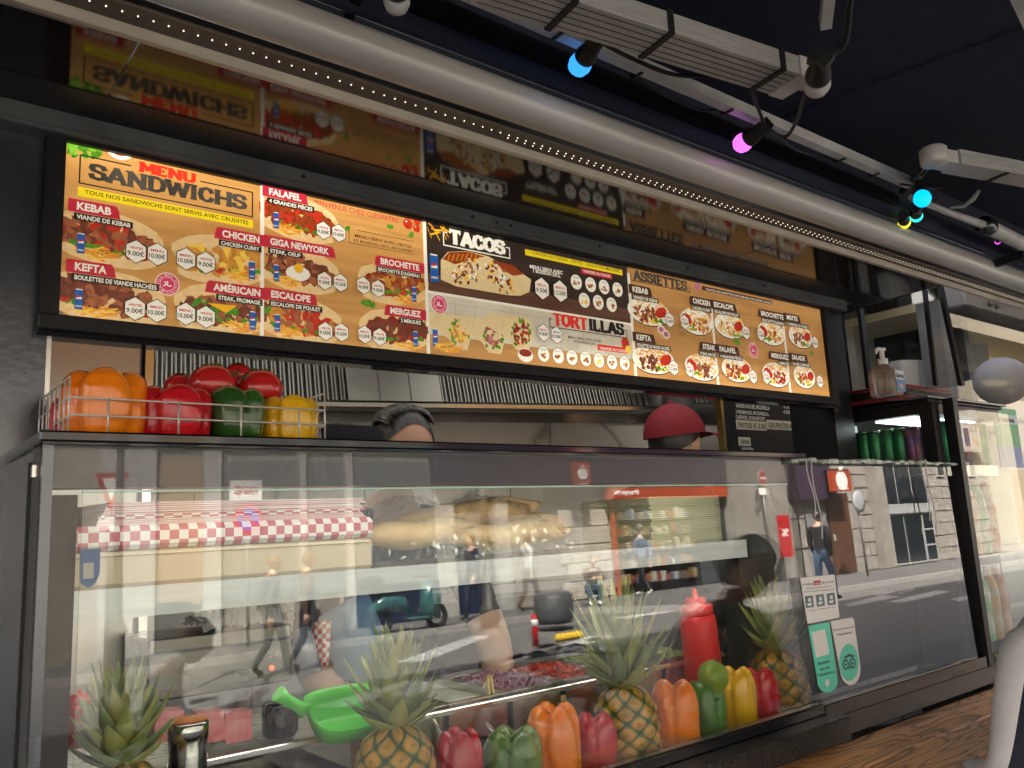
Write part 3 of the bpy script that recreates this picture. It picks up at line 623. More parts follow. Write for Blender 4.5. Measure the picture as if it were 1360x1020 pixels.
a, b = P.uv(z4(765, 697)); c, _ = P.uv(z4(1200, 758)); P.line([(a, b + .022), (a, b)], .0024, LBLK); P.line([(a, b), (c, b)], .0024, LBLK); P.line([(c, b), (c, b + .022)], .0024, LBLK); P.line([(a, b + .022), (a + .008, b + .022)], .0024, LBLK); P.line([(c - .008, b + .022), (c, b + .022)], .0024, LBLK); P.done('title_lettering')
P.txt('MENU SERVI AVEC FRITES', z4(868, 762), z4(1055, 768), .0072, LBLK, .01); P.txt('ET BOISSON 33CL', z4(902, 786), z4(1025, 790), .0072, LBLK, .01)
u0, v0 = P.uv(z4(1035, 828)); u1, _ = P.uv(z4(1208, 847)); P.rect(u0, v0, u1, v0 + .0165, LRED2); P.txt('VIANDES AU CHOIX', z4(1045, 824), z4(1200, 840), .008, LWHITE, .02); P.done('lettering')
u, v = P.uv(z4(1190, 790)); P.ell(u, v, .016, .017, LTOM); P.ell(u + .01, v - .018, .012, .012, LFRY2); P.done('tomato_picture')
P.hexa(z4(720, 733), 'SEUL', '9.00€', .0205); P.hexa(z4(794, 747), 'MENU', '10.00€', .0205, litmat('lit_violet', srgb('7a4ac0')))
P.dots([z4(729, 852), z4(812, 862), z4(889, 871), z4(966, 878), z4(1041, 887), z4(1115, 897), z4(1186, 903)], ['KEBAB', 'KEFTA', 'STEAK', 'MERGUEZ', 'CORDON', 'NUGGETS', 'TENDERS'], .0200)
# ---- panel 5: plates
p5 = panel(1.746, VB, 2.7485, VT, LW2); P = Print(p5)
ua, va = P.uv(z5(98, 188)); ub, _ = P.uv(z5(420, 243)); P.slabtxt('ASSIETTES', ua, va, ub, .030, LINK, .25)
a, b = P.uv(z5(82, 190)); c, _ = P.uv(z5(436, 262)); P.line([(a, b + .02), (a, b)], .0025, LBLK); P.line([(a, b), (c, b)], .0025, LBLK); P.line([(c, b), (c, b + .02)], .0025, LBLK); P.done('title_lettering')
u, v = P.uv(z5(482, 228)); P.ell(u, v, .013, .013, LPURP); u0, v0 = P.uv(z5(510, 250)); u1, _ = P.uv(z5(930, 330)); P.rect(u0, v0, u1, v0 + .014, LGOLD); P.txt('TOUTES NOS ASSIETTES SONT SERVIES AVEC FRITES, SALADE', z5(530, 250), z5(925, 327), .007, LWHITE, .01); P.done('brown_strip')
for wd, sub, a, b, lf in (('KEBAB', 'VIANDE DE KEBAB', (82, 262), (174, 275), True), ('CHICKEN', 'CHICKEN CURRY', (445, 330), (548, 346), False), ('ESCALOPE', 'ESCALOPE DE POULET', (572, 352), (688, 373), True), ('BROCHETTE', 'BROCHETTE D\'AGNEAU', (856, 405), (990, 424), False), ('MIXTE', '2 VIANDES AU CHOIX', (1010, 428), (1075, 437), True), ('KEFTA', 'BOULETTES DE VIANDE HACHÉES', (106, 550), (194, 558), True), ('STEAK', 'STEAK HACHÉ', (504, 606), (580, 614), False), ('FALAFEL', '4 GRANDES PIÈCES', (605, 620), (705, 632), True), ('MERGUEZ', '2 MERGUEZ', (918, 658), (1022, 668), False), ('SALADE', 'SALADE COMPOSÉE', (1042, 668), (1120, 680), True)):
    P.tab(wd, sub, z5(*a), z5(*b), lf, .0165, True)
P.done('name_tabs')
for c, meat, fl, wd in (((190, 385), (LMEAT, LMEAT2), False, .145), ((475, 445), (LCHK, LMEAT), True, .125), ((675, 470), (LCHK, LWRAP), False, .125), ((925, 515), (LFAL, LCHK), True, .125), ((1100, 535), (LMEAT2, LMEAT), False, .115), ((215, 675), (LMEAT2, LMEAT2), False, .145), ((505, 720), (LMEAT2, LMEAT), True, .130), ((715, 732), (LFAL, LFAL), False, .125), ((950, 765), (LTOM, LSAUCE), True, .125), ((1120, 775), (LTOM, LGRN, LCHK), False, .105)):
    P.plate(z5(*c), wd * 1.28, .092, meat, fl); P.done('plate_picture')
for c, pr in (((297, 435), '13.00€'), ((388, 448), '12.00€'), ((757, 510), '12.00€'), ((846, 520), '13.00€'), ((1173, 570), '16.00€'), ((322, 722), '12.00€'), ((418, 733), '12.00€'), ((800, 775), '11.00€'), ((880, 778), '12.00€'), ((1202, 803), '10.00€')): P.hexa(z5(*c), 'SEUL', pr, .0205)
u, v = P.uv(z5(265, 500)); P.ell(u - .006, v + .004, .016, .013, LWHITE); P.ell(u - .006, v + .004, .012, .009, LPURP); P.ell(u + .014, v - .008, .016, .013, LWHITE); P.ell(u + .014, v - .008, .012, .009, LPURP); P.done('onion_picture')
for k in range(7): u, v = P.uv(z5(365 + k * 7, 505 + (k % 3) * 10)); P.rect(u, v, u + .004, v + .003, LBLK)
P.done('pepper_flakes_picture')
P.stamp(z5(812, 615), .026); P.done('halal_stamp')
for c in ((720, 570), (1160, 630), (705, 555)):
    u, v = P.uv(z5(*c)); P.ell(u, v, .010, .008, LGRN, 8, jit=.3)
P.done('parsley_picture')
# white divider strips
for (xa, ya), (xb, yb) in (((348, 247), (350, 449)), ((563, 290), (567, 470)), ((834, 363), (843, 502))):
    A = at(xa, ya, MY); MB().box((A.x - .0035, MY - .003, VB), (A.x + .0035, MY + .002, min(A.z, VT))).build('divider_strip', LWHITE, mt)
for (xa, ya), vt in (((948, 450), 2.215), ((1044, 470), 2.205)):
    A = at(xa, ya, MY); MB().box((A.x - .003, MY - .003, VB), (A.x + .003, MY + .001, vt)).build('divider_strip', LWHITE, mt)
MB().box((1.0465, MY - .003, VM - .002), (1.738, MY + .002, VM + .003)).build('divider_strip', LWHITE, mt)
# ================================================================== KITCHEN BEHIND
def ax(px, py, X):
    d = ray(px, py); return Vector((0, 0, EYE)) + d * (X / d.x)
KU = Vector((.966, -.259, 0)); KV = Vector((.259, .966, 0)); Z = Vector((0, 0, 1)); KP = Vector((1.184, 2.6, 0))
def kp(u, v, z): return KP + KU * u + KV * v + Z * z
def kat(px, py, v=0.0):      # point on the plane parallel to the kitchen wall, v behind the hood front
    d = ray(px, py); o = Vector((0, 0, EYE)) - KP - KV * v; s = -o.dot(KV) / d.dot(KV); return Vector((0, 0, EYE)) + d * s
def ku(p): return (p - KP).dot(KU)
kw = thing('kitchen_wall', kp(0, .42, 0), 'white marble-tiled kitchen wall with grey veins behind the two cooks', 'wall')
MB().obox(kp(.8, .455, 1.4), KU, KV, Z, 6.4, .05, 2.6).build('wall_backing', mat('grout', (.35, .34, .32), .8), kw)
t0 = None
for j in range(4):
    for i in range(-4, 7):
        mb = MB(); c = kp(i * .62 + (.2 if j % 2 else 0), .425, .72 + j * .405); mb.obox(c, KU, KV, Z, .616, .012, .401); mb.build('tile', MARBLE, kw)
zbs = kat(680, 561, .40).z; MB().obox(kp(.6, .412, zbs + .075), KU, KV, Z, 5.5, .012, .15).build('steel_backsplash', STEEL, kw)
rw = thing('kitchen_end_wall', (3.9, 3, 0), 'dark end wall of the kitchen to the right of the cook in the red cap', 'wall')
MB().box((4.3, 1.75, .12), (4.35, 5, 2.6)).build('wall_face', mat('dark_wall', (.05, .05, .05), .6), rw)
struct(sbox('kitchen_back_wall', (-1, 4.6, .12), (6.6, 4.7, 2.62), mat('kitchen_back', (.3, .29, .27), .7)))
struct(sbox('kitchen_left_wall', (-1.1, 1.71, .12), (-1.0, 4.6, 2.62), mat('kitchen_back')))
# ceiling lights (their light is visible on the steel and marble)
for k, (u, v) in enumerate(((-.3, -.45), (1.15, -.42))):
    L = thing('ceiling_light', kp(u, v, 2.58), 'fluorescent ceiling light over the %s half of the kitchen, hidden behind the menu' % ('left', 'right')[k], 'ceiling light', 'kitchen ceiling lights')
    MB().obox(kp(u, v, 2.6), KU, KV, Z, 1.1, .2, .03).build('housing', WHITEALU, L)
    MB().obox(kp(u, v, 2.578), KU, KV, Z, 1.06, .16, .012).build('diffuser', emat('tube_light', (1, .96, .88), 5.0 * KL), L)
# extractor hood
hd = thing('extractor_hood', kp(.6, 0, 1.95), 'long stainless extractor hood with slanted baffle filters below the menu', 'extractor hood')
HOOD = mat('hood_steel', (.19, .187, .17), .42, 1, noise=.3, nscale=5)
HDK = mat('hood_groove_black', (.075, .073, .068), .5)
lean = Vector((0, 0, 1)) + KV * .35
uL = ku(kat(196, 540)); uR = ku(kat(862, 543)); uA = ku(kat(463, 540)); uB = ku(kat(588, 540))
MB().obox(kp((uL + uR) / 2, .006, 1.994), KU, KV, Z, uR - uL + .05, .03, .014).build('lower_rail', mat('bright_steel', (.72, .70, .65), .25, 1), hd)
MB().obox(kp((uL + uR) / 2, .05, 1.99), KU, KV, Z, uR - uL + .05, .10, .006).build('gutter', HOOD, hd)
mb = MB(); a = kp(uL, .06, 2.01); b = kp(uR, .06, 2.01); mb.prism([a, b, b + lean * .52, a + lean * .52], KV * .02); mb.build('filter_backing', HDK, hd)
mb = MB(); a = kp(uA, .0, 2.01); b = kp(uB, .0, 2.01); mb.prism([a, b, b + lean * .52, a + lean * .52], KV * .015); mb.build('blank_panel', HOOD, hd)
for q in (.33, .66):
    p = kp(uA + (uB - uA) * q, -.003, 2.01); MB().prism([p, p + KU * .003, p + KU * .003 + lean * .52, p + lean * .52], KV * .004).build('panel_seam', HDK, hd)
sl = None; u = uL + .01
while u < uR:
    if not (uA - .01 < u < uB + .005):
        p = kp(u, .012, 2.012)
        if sl is None:
            s0 = u; mb = MB(); mb.prism([p, p + KU * .017, p + KU * .017 + lean * .5, p + lean * .5], KV * .012)
            mb.tube([p + KU * .0085 + KV * -.002, p + KU * .0085 + KV * -.002 + lean * .5], .0035, 6)
            sl = mb.build('baffle_slat', HOOD, hd)
        else: piece(sl, hd, KU * (u - s0))
    u += .0285
# second short hood right of duct
h2 = thing('small_hood', kp(1.8, 0, 1.98), 'short stainless hood section with slats right of the round grey duct', 'extractor hood')
a = kat(925, 535, .1); b = kat(962, 548, .1); MB().prism([a, a + KU * .16, a + KU * .16 + lean * .3, a + lean * .3], KV * .05).build('hood_body', HOOD, h2)
for k in range(5): p = a + KU * (.012 + .03 * k) - KV * .008; MB().prism([p, p + KU * .016, p + KU * .016 + lean * .25, p + lean * .25], KV * .01).build('slat', HDK, h2)
P_ = kat(901, 545, -.12)
dc = tag(MB().tube([(P_.x, P_.y, 1.55), (P_.x, P_.y, 2.6)], .062, 28).build('round_duct', mat('grey_green_duct', (.12, .13, .125), .4, .5, noise=.3)), 'round grey-green extraction duct behind the red cap', 'duct')
# stainless fridge door left
A = at(60, 592, 2.0); B = at(190, 455, 2.0)
fd = thing('steel_cabinet', (.4, 2.1, .2), 'tall brushed stainless cabinet behind the orange pepper', 'cabinet')
MB().box((-.4, 2.0, .2), (B.x, 2.5, 2.45), .006).build('door', mat('pale_door_steel', (.62, .60, .55), .3, .6, noise=.1, nscale=3), fd); MB().box((B.x + .004, 1.99, .2), (B.x + .022, 2.4, 2.45)).build('door_edge', mat('bright_steel'), fd)
# chalk menu
ck = thing('chalkboard_menu', at(1030, 600, 2.6), 'black menu board with chalk lettering and cream price tags beside the white boxes', 'menu board')
CB = ray(1000, 560); cY = 2.2
cu = lambda x, y: at(x, y, cY)
q = [cu(958, 530), cu(1102, 545), cu(1105, 700), cu(958, 700)]
zt = cu(958, 515).z; MB().box((q[0].x, cY, 1.3), (cu(1150, 530).x, cY + .02, zt)).build('board', BLACK, ck)
MB().box((q[0].x - .02, cY - .01, 1.3), (q[0].x - .004, cY + .02, zt)).build('gold_edge', mat('brass_edge', (.5, .36, .12), .35, 1), ck)
CH = mat('chalk_white', (.75, .74, .68), .8, emit=0)
def ctext(t, a, b, h, m=CH, name='chalk_line'):
    p = cu(*a); r = cu(*b); mb = MB(); put_text(mb, t, (p.x, cY - .0015, p.z), (1, 0, 0), (0, 0, 1), r.x - p.x, h, .02); mb.build(name, m, ck, recalc=False)
ctext('CUIT, MOZZARELLA', (980, 533), (1012, 534), .016); ctext('VIANDE HACHÉE, MOZARELLA', (977, 541), (1022, 543), .018); ctext('4.50  4.50', (1040, 542), (1060, 543), .016); ctext('3 FROMAGES, MOZARELLA,', (977, 549), (1021, 551), .016); ctext('CHÈVRES, ROQUEFORT', (977, 556), (1016, 557), .016); ctext('4.50  4.50', (1040, 549), (1060, 550), .016)
ctext('KETCHUP', (1073, 540), (1094, 541), .02); ctext('Mayonnaise', (1073, 545), (1098, 546), .012); ctext('Harissa', (1073, 553), (1090, 554), .012)
TAGM = mat('cream_tag', (.62, .58, .42), .6); INKM = mat('tag_ink', (.05, .05, .04), .6)
for (x0, y0, x1, y1, t) in ((978, 570, 1016, 562, 'FRITES € 3.00'), (1018, 570, 1056, 562, 'GR.FRITES € 5'), (981, 592, 995, 583, 'DRINK')):
    p = cu(x0, y0); r = cu(x1, y1); g = MB().box((p.x, cY - .006, p.z), (r.x, cY - .001, r.z + .006)).build('price_tag', TAGM, ck)
    mb = MB(); put_text(mb, t, (p.x + .008, cY - .0072, p.z + .008), (1, 0, 0), (0, 0, 1), r.x - p.x - .016, (r.z - p.z) * .62, .02); mb.build('lettering', INKM, g, recalc=False)
ctext('Léonidas', (985, 597), (1000, 597), .014); ctext('Soda', (985, 604), (1000, 604), .014)
for k_, (pa, pb, lab) in enumerate(((478, 640, 'dark cabinet added to darken the kitchen behind the left-centre pineapple'), (642, 830, 'dark cabinet added to darken the kitchen below the marble tiles in the middle'), (832, 1060, 'dark cabinet added to darken the kitchen behind the red bottle'))):  # dark boxes added where the lower kitchen is only unlit
    ua_, ub_ = ku(kat(pa, 800, .2)), ku(kat(pb, 800, .2)); zc_ = kat(700, 792, .2).z - (.0, .02, .05)[k_]
    kc_ = thing('added_dark_cabinet', kp((ua_ + ub_) / 2, .3, .16), lab, 'cabinet', 'dark cabinets added along the marble wall'); MB().obox(kp((ua_ + ub_) / 2, .30, (.16 + zc_) / 2), KU, KV, Z, ub_ - ua_ - .01, .19, zc_ - .16).build('carcass', BLACK, kc_)
    MB().obox(kp((ua_ + ub_) / 2, .296, zc_ + .012), KU, KV, Z, ub_ - ua_ - .006, .21, .022).build('worktop', DSTEEL, kc_)
    for q in (.25, .75): MB().obox(kp(ua_ + (ub_ - ua_) * q, .198, zc_ - .3), KU, KV, Z, (ub_ - ua_) * .44, .012, .42).build('door', DSTEEL, kc_)
# foam boxes
FOAM = mat('white_foam', (.78, .76, .68), .55, bump=.05)
bp = at(1026, 606, 2.2); bz = 1.70
for k in range(9):
    ww = .165; mb = MB(); j = .004 * ((k * 7) % 3 - 1)
    mb.prism([(bp.x - ww * .46 + j, bp.y, bz - .06 + k * .02), (bp.x + ww * .46 + j, bp.y, bz - .06 + k * .02), (bp.x + ww * .5 + j, bp.y - .004, bz - .043 + k * .02), (bp.x - ww * .5 + j, bp.y - .004, bz - .043 + k * .02)], (0, .16, 0))
    mb.box((bp.x - ww * .52 + j, bp.y - .008, bz - .0428 + k * .02), (bp.x + ww * .52 + j, bp.y + .165, bz - .0405 + k * .02))
    tag(mb.build('foam_box', FOAM), 'white foam takeaway box in the stack in front of the chalk menu', 'box', 'stacked white foam boxes')
tag(MB().box((bp.x - .14, bp.y - .05, .9), (bp.x + .3, bp.y + .22, bz - .061)).build('box_shelf', BLACK), 'black shelf carrying the stack of white foam boxes', 'shelf')
# back-of-screen tablet on the case
tb = thing('till_screen', at(470, 596, 1.75), 'back of a black till screen leaning on the case behind the yellow pepper', 'till')
a = [at(432, 563, 1.75), at(504, 566, 1.75), at(516, 600, 1.70), at(436, 600, 1.70)]
mb = MB(); mb.prism(a, (0, .025, 0)); mb.build('screen_back', BLACK, tb)
MB().box((a[2].x - .12, 1.72, 1.705), (a[2].x - .04, 1.80, 1.712)).build('stand', BLACK, tb)

# ================================================================== DISPLAY CASE
CX0, CX1, CZ0, CZ1 = .220, 2.062, 1.055, 1.700
dc_ = thing('display_case', (1.1, 1.6, 1.03), 'long glass-fronted display case holding peppers, pineapples and bread', 'display case')
MB().box((CX0 - .012, 1.302, CZ1), (CX1 + .02, 1.99, CZ1 + .016), .003).build('top_slab', GLOSSBLK, dc_)
MB().box((CX0 + .0125, 1.352, CZ1 - .062), (CX1, 1.385, CZ1 - .0003)).build('header_band', mat('dark_grey_band', (.045, .047, .05), .3), dc_)
tz = math.tan(TILT)
def pane(x0, x1, z0, z1, name, m, parent, off=0, th=.005):
    y0 = GY + off + (z0 - 1.05) * tz; y1 = GY + off + (z1 - 1.05) * tz
    mb = MB(); mb.prism([(x0, y0, z0), (x1, y0, z0), (x1, y1, z1), (x0, y1, z1)], (0, th, 0)); return mb.build(name, m, parent)
pane(CX0 + .004, CX1, CZ0, CZ1 - .001, 'outer_pane', GLASS, dc_)
gx = at(105, 800, 1.352).x
zi = at(600, 649, 1.352).z
pane(gx, CX1 - .004, CZ0 + .002, zi, 'inner_pane', GLASS4, dc_, .016)
y_ = GY + .016 + (zi - 1.05) * tz
MB().box((gx, y_ - .001, zi + .0005), (CX1 - .004, y_ + .006, zi + .0035)).build('pane_edge', mat('pale_green_glass_edge', (.45, .75, .66), .2, spec=.8), dc_)  # pale green edge of the inner pane
# left frame post with perforated tape, side glass
PERF = mat('perforated_tape', (.19, .19, .18), .5, .3, col2=(.05, .05, .05), nscale=420)
MB().box((CX0 - .002, 1.334, CZ0 - .05), (CX0 + .012, 1.352, CZ1 - .001)).build('corner_post', DSTEEL, dc_)
MB().box((CX0 - .004, 1.354, CZ0 - .05), (CX0 + .001, 1.40, CZ1 - .001)).build('side_strip', PERF, dc_)
MB().box((CX0 - .003, 1.404, CZ0 - .05), (CX0 + .001, 1.97, CZ1 - .001)).build('side_panel', mat('smoked_side_panel', (.03, .034, .045), .10, .6, spec=.8), dc_)
MB().box((CX0 - .008, 1.403, CZ0 - .05), (CX0 - .0035, 1.41, CZ1 - .02)).build('rubber_seal', RUBBER, dc_)
MB().box((CX0 - .010, 1.360, 1.655), (CX0 - .0045, 1.374, 1.672)).build('side_clip', STEEL, dc_)
MB().box((CX0 + .013, 1.376, CZ0 - .02), (gx - .002, 1.39, CZ1 - .07)).build('inner_corner_panel', BLACK, dc_)
MB().box((CX0, 1.318, CZ0 - .028), (CX1 + .004, 1.348, CZ0 - .0005), .002).build('bottom_rail', GLOSSBLK, dc_)
MB().box((CX0 + .012, 1.36, CZ0 - .10), (CX1 - .012, 1.98, CZ0 - .078)).build('floor_pan', STEEL, dc_)
MB().box((CX1 - .012, 1.36, CZ0), (CX1 - .004, 1.98, CZ1 - .001)).build('right_side_glass', GLASS, dc_)
# upper shelf
SH = 1.482
MB().box((gx - .01, 1.498, SH - .046), (CX1 - .02, 1.502, SH + .003)).build('shelf_front_strip', mat('scuffed_pale_steel', (.66, .69, .69), .38, .55, noise=.2, nscale=7, stretch=(1, 1, 12)), dc_)
MB().box((gx - .01, 1.503, SH - .006), (CX1 - .02, 1.92, SH)).build('shelf', CHROME, dc_)
MB().box((gx - .005, 1.392, CZ1 - .014), (CX1 - .05, 1.415, CZ1 - .004)).build('lamp_strip', emat('case_lamp', (1, .93, .80), 9 * KL), dc_)
MB().box((gx, 1.50, SH - .016), (CX1 - .05, 1.52, SH - .0065 - .0005)).build('lamp_strip', emat('case_lamp_low', (1, .95, .86), 9 * KL), dc_)
# granite slab
gr = thing('granite_counter', (1.1, 1.3, .95), 'black speckled granite ledge under the display case with a stepped corner', 'counter')
MB().box((-.6, 1.262, .968), (2.088, 1.345, 1.0265), .002).build('front_slab', GRANITE, gr)
MB().box((2.090, 1.322, .955), (6.0, 1.42, 1.012), .002).build('right_slab', GRANITE, gr)
# right glazed section
rc = thing('glass_screen', (2.55, 1.33, 1.02), 'dark mirror-like glass screen between the display case and the drinks fridge', 'glass screen')
MB().box((2.068, 1.316, 1.013), (3.052, 1.37, 1.050), .002).build('bottom_rail', GLOSSBLK, rc)
pane(2.070, 3.052, 1.0505, 1.685, 'pane', GLASS2, rc)
mb = MB()
xx = 2.04
while xx < 3.09:
    dx = .03; mb.box((xx, 1.322 + random.uniform(-.004, .002), 1.690 + random.uniform(-.003, .003)), (xx + dx + .004, 1.40, 1.700 + random.uniform(-.002, .006)), .003); xx += dx
mb.build('taped_glass_ledge', mat('crumpled_green_film', (.34, .40, .36), .18, .1, spec=.9, noise=.5, nscale=30, bump=.6, bscale=50), rc)
MB().box((3.091, 1.36, 1.0), (3.096, 1.9, 1.655)).build('added_side_blind', BLACK, rc)  # black sheet added to keep the bright fridge interior out of the pane
MB().box((2.07, 1.55, 1.0), (3.0905, 1.62, 1.72)).build('added_dark_backing', mat('black_backing', (.006, .006, .007), .5), rc)  # black sheet added so the pane has only dark behind it
for (px, py, L) in ((1072, 612, .16), (1078, 612, .22), (1223, 612, .20), (1229, 612, .24)):
    A = at(px, py, 1.316); pts = [A + Vector((.012 * math.sin(k * .9 + px), -.003, -L * k / 6 + .004)) for k in range(7)]
    tag(MB().tube(pts, .0018, 5).build('plastic_string', mat('white_string', (.5, .5, .48), .4)), {1072: 'short white plastic string hanging by the no-entry reflection, left of its pair', 1078: 'longer white plastic string of the pair near the case corner', 1223: 'shorter string hanging at the right end of the taped ledge', 1229: 'longest string hanging at the right end of the taped ledge'}[px], 'string')
# ---- drinks fridge
UX = 2.979; UZ = 1.93; yb = ax(1055, 559, UX).y
df = thing('drinks_fridge', (3.3, 1.6, 1.0), 'black drinks fridge with glass side and front full of cans', 'fridge')
MB().box((UX, 1.362, UZ - .012), (3.60, yb, UZ + .0), .003).build('top_board', BLACK, df)
MB().box((UX + .012, 1.37, UZ - .05), (3.58, yb - .01, UZ - .0125)).build('header', BLACK, df)
MB().box((UX + .0, 1.352, 1.05), (UX + .05, 1.40, UZ - .013)).build('front_post', BLACK, df)
MB().box((UX + .0, yb - .05, 1.05), (UX + .03, yb, UZ - .013)).build('rear_post', BLACK, df)
MB().box((3.056, 1.312, 1.013), (3.090, 1.350, 1.93)).build('door_post', BLACK, df)
MB().box((UX + .004, 1.402, 1.70), (UX + .009, yb - .052, UZ - .052)).build('side_glass', GLASS, df)
MB().box((UX + .012, 1.402, 1.660), (3.58, yb, 1.70)).build('cans_shelf', STEEL, df)
MB().box((3.59, 1.37, 1.05), (3.60, yb, UZ - .013)).build('right_side', GLASS, df)
MB().box((3.10, yb - .02, 1.05), (3.589, yb, UZ - .013)).build('back_wall', mat('fridge_back', (.22, .23, .22), .4), df)
pane(3.0905, 3.60, 1.05, 1.90, 'front_glass', GLASS2, df, .0)
MB().box((3.05, 1.45, UZ - .056), (3.55, 1.60, UZ - .0505)).build('lamp', emat('fridge_lamp', (.85, 1, .95), 4.5 * KL), df)
MB().box((3.095, 1.38, 1.36), (3.585, yb - .03, 1.368)).build('shelf', STEEL, df)
MB().box((2.96, 1.352, UZ + .0005), (3.62, 1.44, UZ + .010), .002).build('front_lip', mat('smoked_lip', (.1, .1, .11), .15), df)
# cans
def can_profile(r, h): return [(r * .72, 0), (r * .86, .003), (r, .012), (r, h - .016), (r * .9, h - .006), (r * .82, h - .003), (r * .84, h), (r * .74, h - .002), (.002, h - .004)]
CANTOP = mat('can_aluminium', (.7, .7, .7), .25, 1)
def drink_can(x, y, z, col, label, h=.145, r=.028):
    t = thing('drink_can', (x, y, z), label, 'drink can', 'cans in the drinks fridge')
    MB().lathe((x, y, z), [(r * .72, 0), (r * .86, .003), (r, .012), (r, h - .016), (r * .9, h - .006)], 18).build('can_body', mat('can_' + col[0], col[1], .3, .4, col2=col[2], nscale=22), t)
    MB().lathe((x, y, z + h - .0058), [(r * .89, 0), (r * .9, .005), (r * .82, .003), (.002, .002)], 18).build('can_lid', CANTOP, t)
GN = ('green', (.03, .28, .10), (.02, .12, .05)); BL = ('blue', (.03, .10, .45), (.02, .05, .2)); OR_ = ('amber', (.65, .33, .04), (.5, .5, .4)); GR2 = ('lime_green', (.10, .5, .12), (.6, .6, .55)); NV = ('navy', (.04, .06, .22), (.3, .1, .1))
for i, (px, c, wd) in enumerate(((1150, GN, 'first'), (1165, GN, 'second'), (1182, GN, 'third'), (1198, GN, 'fourth'), (1213, NV, 'last'))):
    p = ax(px, 600, UX + .07); drink_can(UX + .07 + .0, p.y if p.y > 1.42 else 1.42, 1.7005, c, ('green can, %s from the left behind the fridge side glass' % wd) if c is GN else 'dark blue can at the front end of the row behind the fridge side glass')
for i, c in enumerate((BL, GN, GR2, NV, OR_, GN)):
    drink_can(3.125 + i * .078, 1.43, 1.7005, c, ['blue can leftmost in the fridge front, beside the black post', 'dark green can second in the fridge front', 'lime green can third in the fridge front', 'navy can fourth in the fridge front', 'amber can fifth in the fridge front', 'green can rightmost in the fridge front'][i], .165, .033)
def bottle(x, y, z, col, label, h=.25):
    t = thing('drink_bottle', (x, y, z), label, 'bottle', 'bottles in the drinks fridge')
    MB().lathe((x, y, z), [(.024, 0), (.031, .006), (.032, h * .25), (.029, h * .3), (.032, h * .36), (.032, h * .6), (.026, h * .76), (.013, h * .9), (.013, h * .93)], 18).build('bottle_body', mat('bottle_' + col[0], col[1], .15, 0, col2=col[2], nscale=16), t)
    MB().lathe((x, y, z + h * .93), [(.015, 0), (.015, h * .06), (.013, h * .065)], 14).build('cap', mat('cap_' + col[0], col[2], .4), t)
WH = ('milky', (.6, .6, .52), (.5, .1, .05)); YG = ('yellow_green', (.45, .55, .08), (.1, .35, .08)); RO = ('rose', (.6, .25, .2), (.7, .6, .5))
for j, z in enumerate((1.3685, 1.0505)):
    for i, c in enumerate([(YG, WH, YG, OR_, GR2, WH), (WH, YG, RO, GR2, OR_, RO)][j]):
        bottle(3.13 + i * .078, 1.44, z, c, '%s bottle, number %s from the post on the %s fridge shelf' % (c[0].replace('_', '-'), ('one', 'two', 'three', 'four', 'five', 'six')[i], ('middle', 'bottom')[j]), .27)
# trays
TR = mat('tray_black', (.012, .011, .011), .35, noise=.3); TRR = mat('tray_red_edge', (.45, .02, .03), .35)
for k in range(7):
    z = UZ + .0105 + k * .0085; j = ((k * 5) % 3 - 1) * .004; t = thing('serving_tray', (3.2, 1.6, z), {0: 'lowest black serving tray of the stack, directly on the fridge', 6: 'topmost black serving tray with red edge under the soap bottle'}.get(k, 'black serving tray inside the stack on the drinks fridge'), 'tray', 'stacked serving trays')
    a, b, c, d = 2.985 + j, 1.46 + j, 3.44 + j, yb + .02
    pts = [(a + .05, b), (c - .05, b), (c, b + .05), (c, d - .05), (c - .05, d), (a + .05, d), (a, d - .05), (a, b + .05)]
    MB().prism([(x, y, z) for x, y in pts], (0, 0, .005)).build('tray_base', TR, t)
    mb = MB(); mb.tube([(x, y, z + .0068) for x, y in pts + pts[:1]], .0022, 6); mb.build('rim', TRR if k in (0, 5, 6, 1) else TR, t)
# soap bottle
sp = thing('soap_dispenser', (2.86, 1.42, UZ + .005), 'clear pump bottle of hand soap with a blue label on the fridge corner', 'soap bottle')
S0 = at(1186, 528, 1.42); s_ = mpp(S0); bw = 36 * s_ / 2; zb = UZ + .0105; cx, cy = S0.x, 1.44
SOAP = mat('pinkish_soap_plastic', (.62, .50, .42), .12, 0, trans=.7, ior=1.35)
def sq(t, r, z): c = abs(math.cos(t)) ** 4 + abs(math.sin(t)) ** 4; return r / (c ** .25), z
hb = .108
MB().lathe((cx, cy, zb), [(bw * .9, 0), (bw, .006), (bw, hb * .75), (bw * .8, hb * .93), (bw * .42, hb), (bw * .40, hb * 1.04)], 24, fn=sq).build('bottle_body', SOAP, sp)
mb = MB(); mb.lathe((cx, cy, zb + hb * 1.02), [(.017, 0), (.017, .024), (.008, .026), (.008, .052), (.014, .053), (.014, .062)], 16)
WPL = mat('white_plastic', (.75, .75, .74), .35)
mb.build('pump_collar', WPL, sp); MB().tube([(cx, cy, zb + hb + .058), (cx - .03, cy - .005, zb + hb + .060), (cx - .055, cy - .01, zb + hb + .052), (cx - .06, cy - .011, zb + hb + .038)], [.007, .006, .005, .004], 8).build('nozzle', WPL, sp)
lw = bw * .82; mb = MB().use(mat('label_blue', (.10, .24, .5), .4)); y2 = cy - bw * 1.02 - .0012
mb.box((cx - lw * .5, y2, zb + .012), (cx + lw, y2 + .001, zb + .052)); mb.use(mat('label_pale', (.62, .66, .7), .4)); mb.box((cx - lw * .5, y2, zb + .0525), (cx + lw, y2 + .001, zb + .085)); lb = mb.build('label', None, sp)
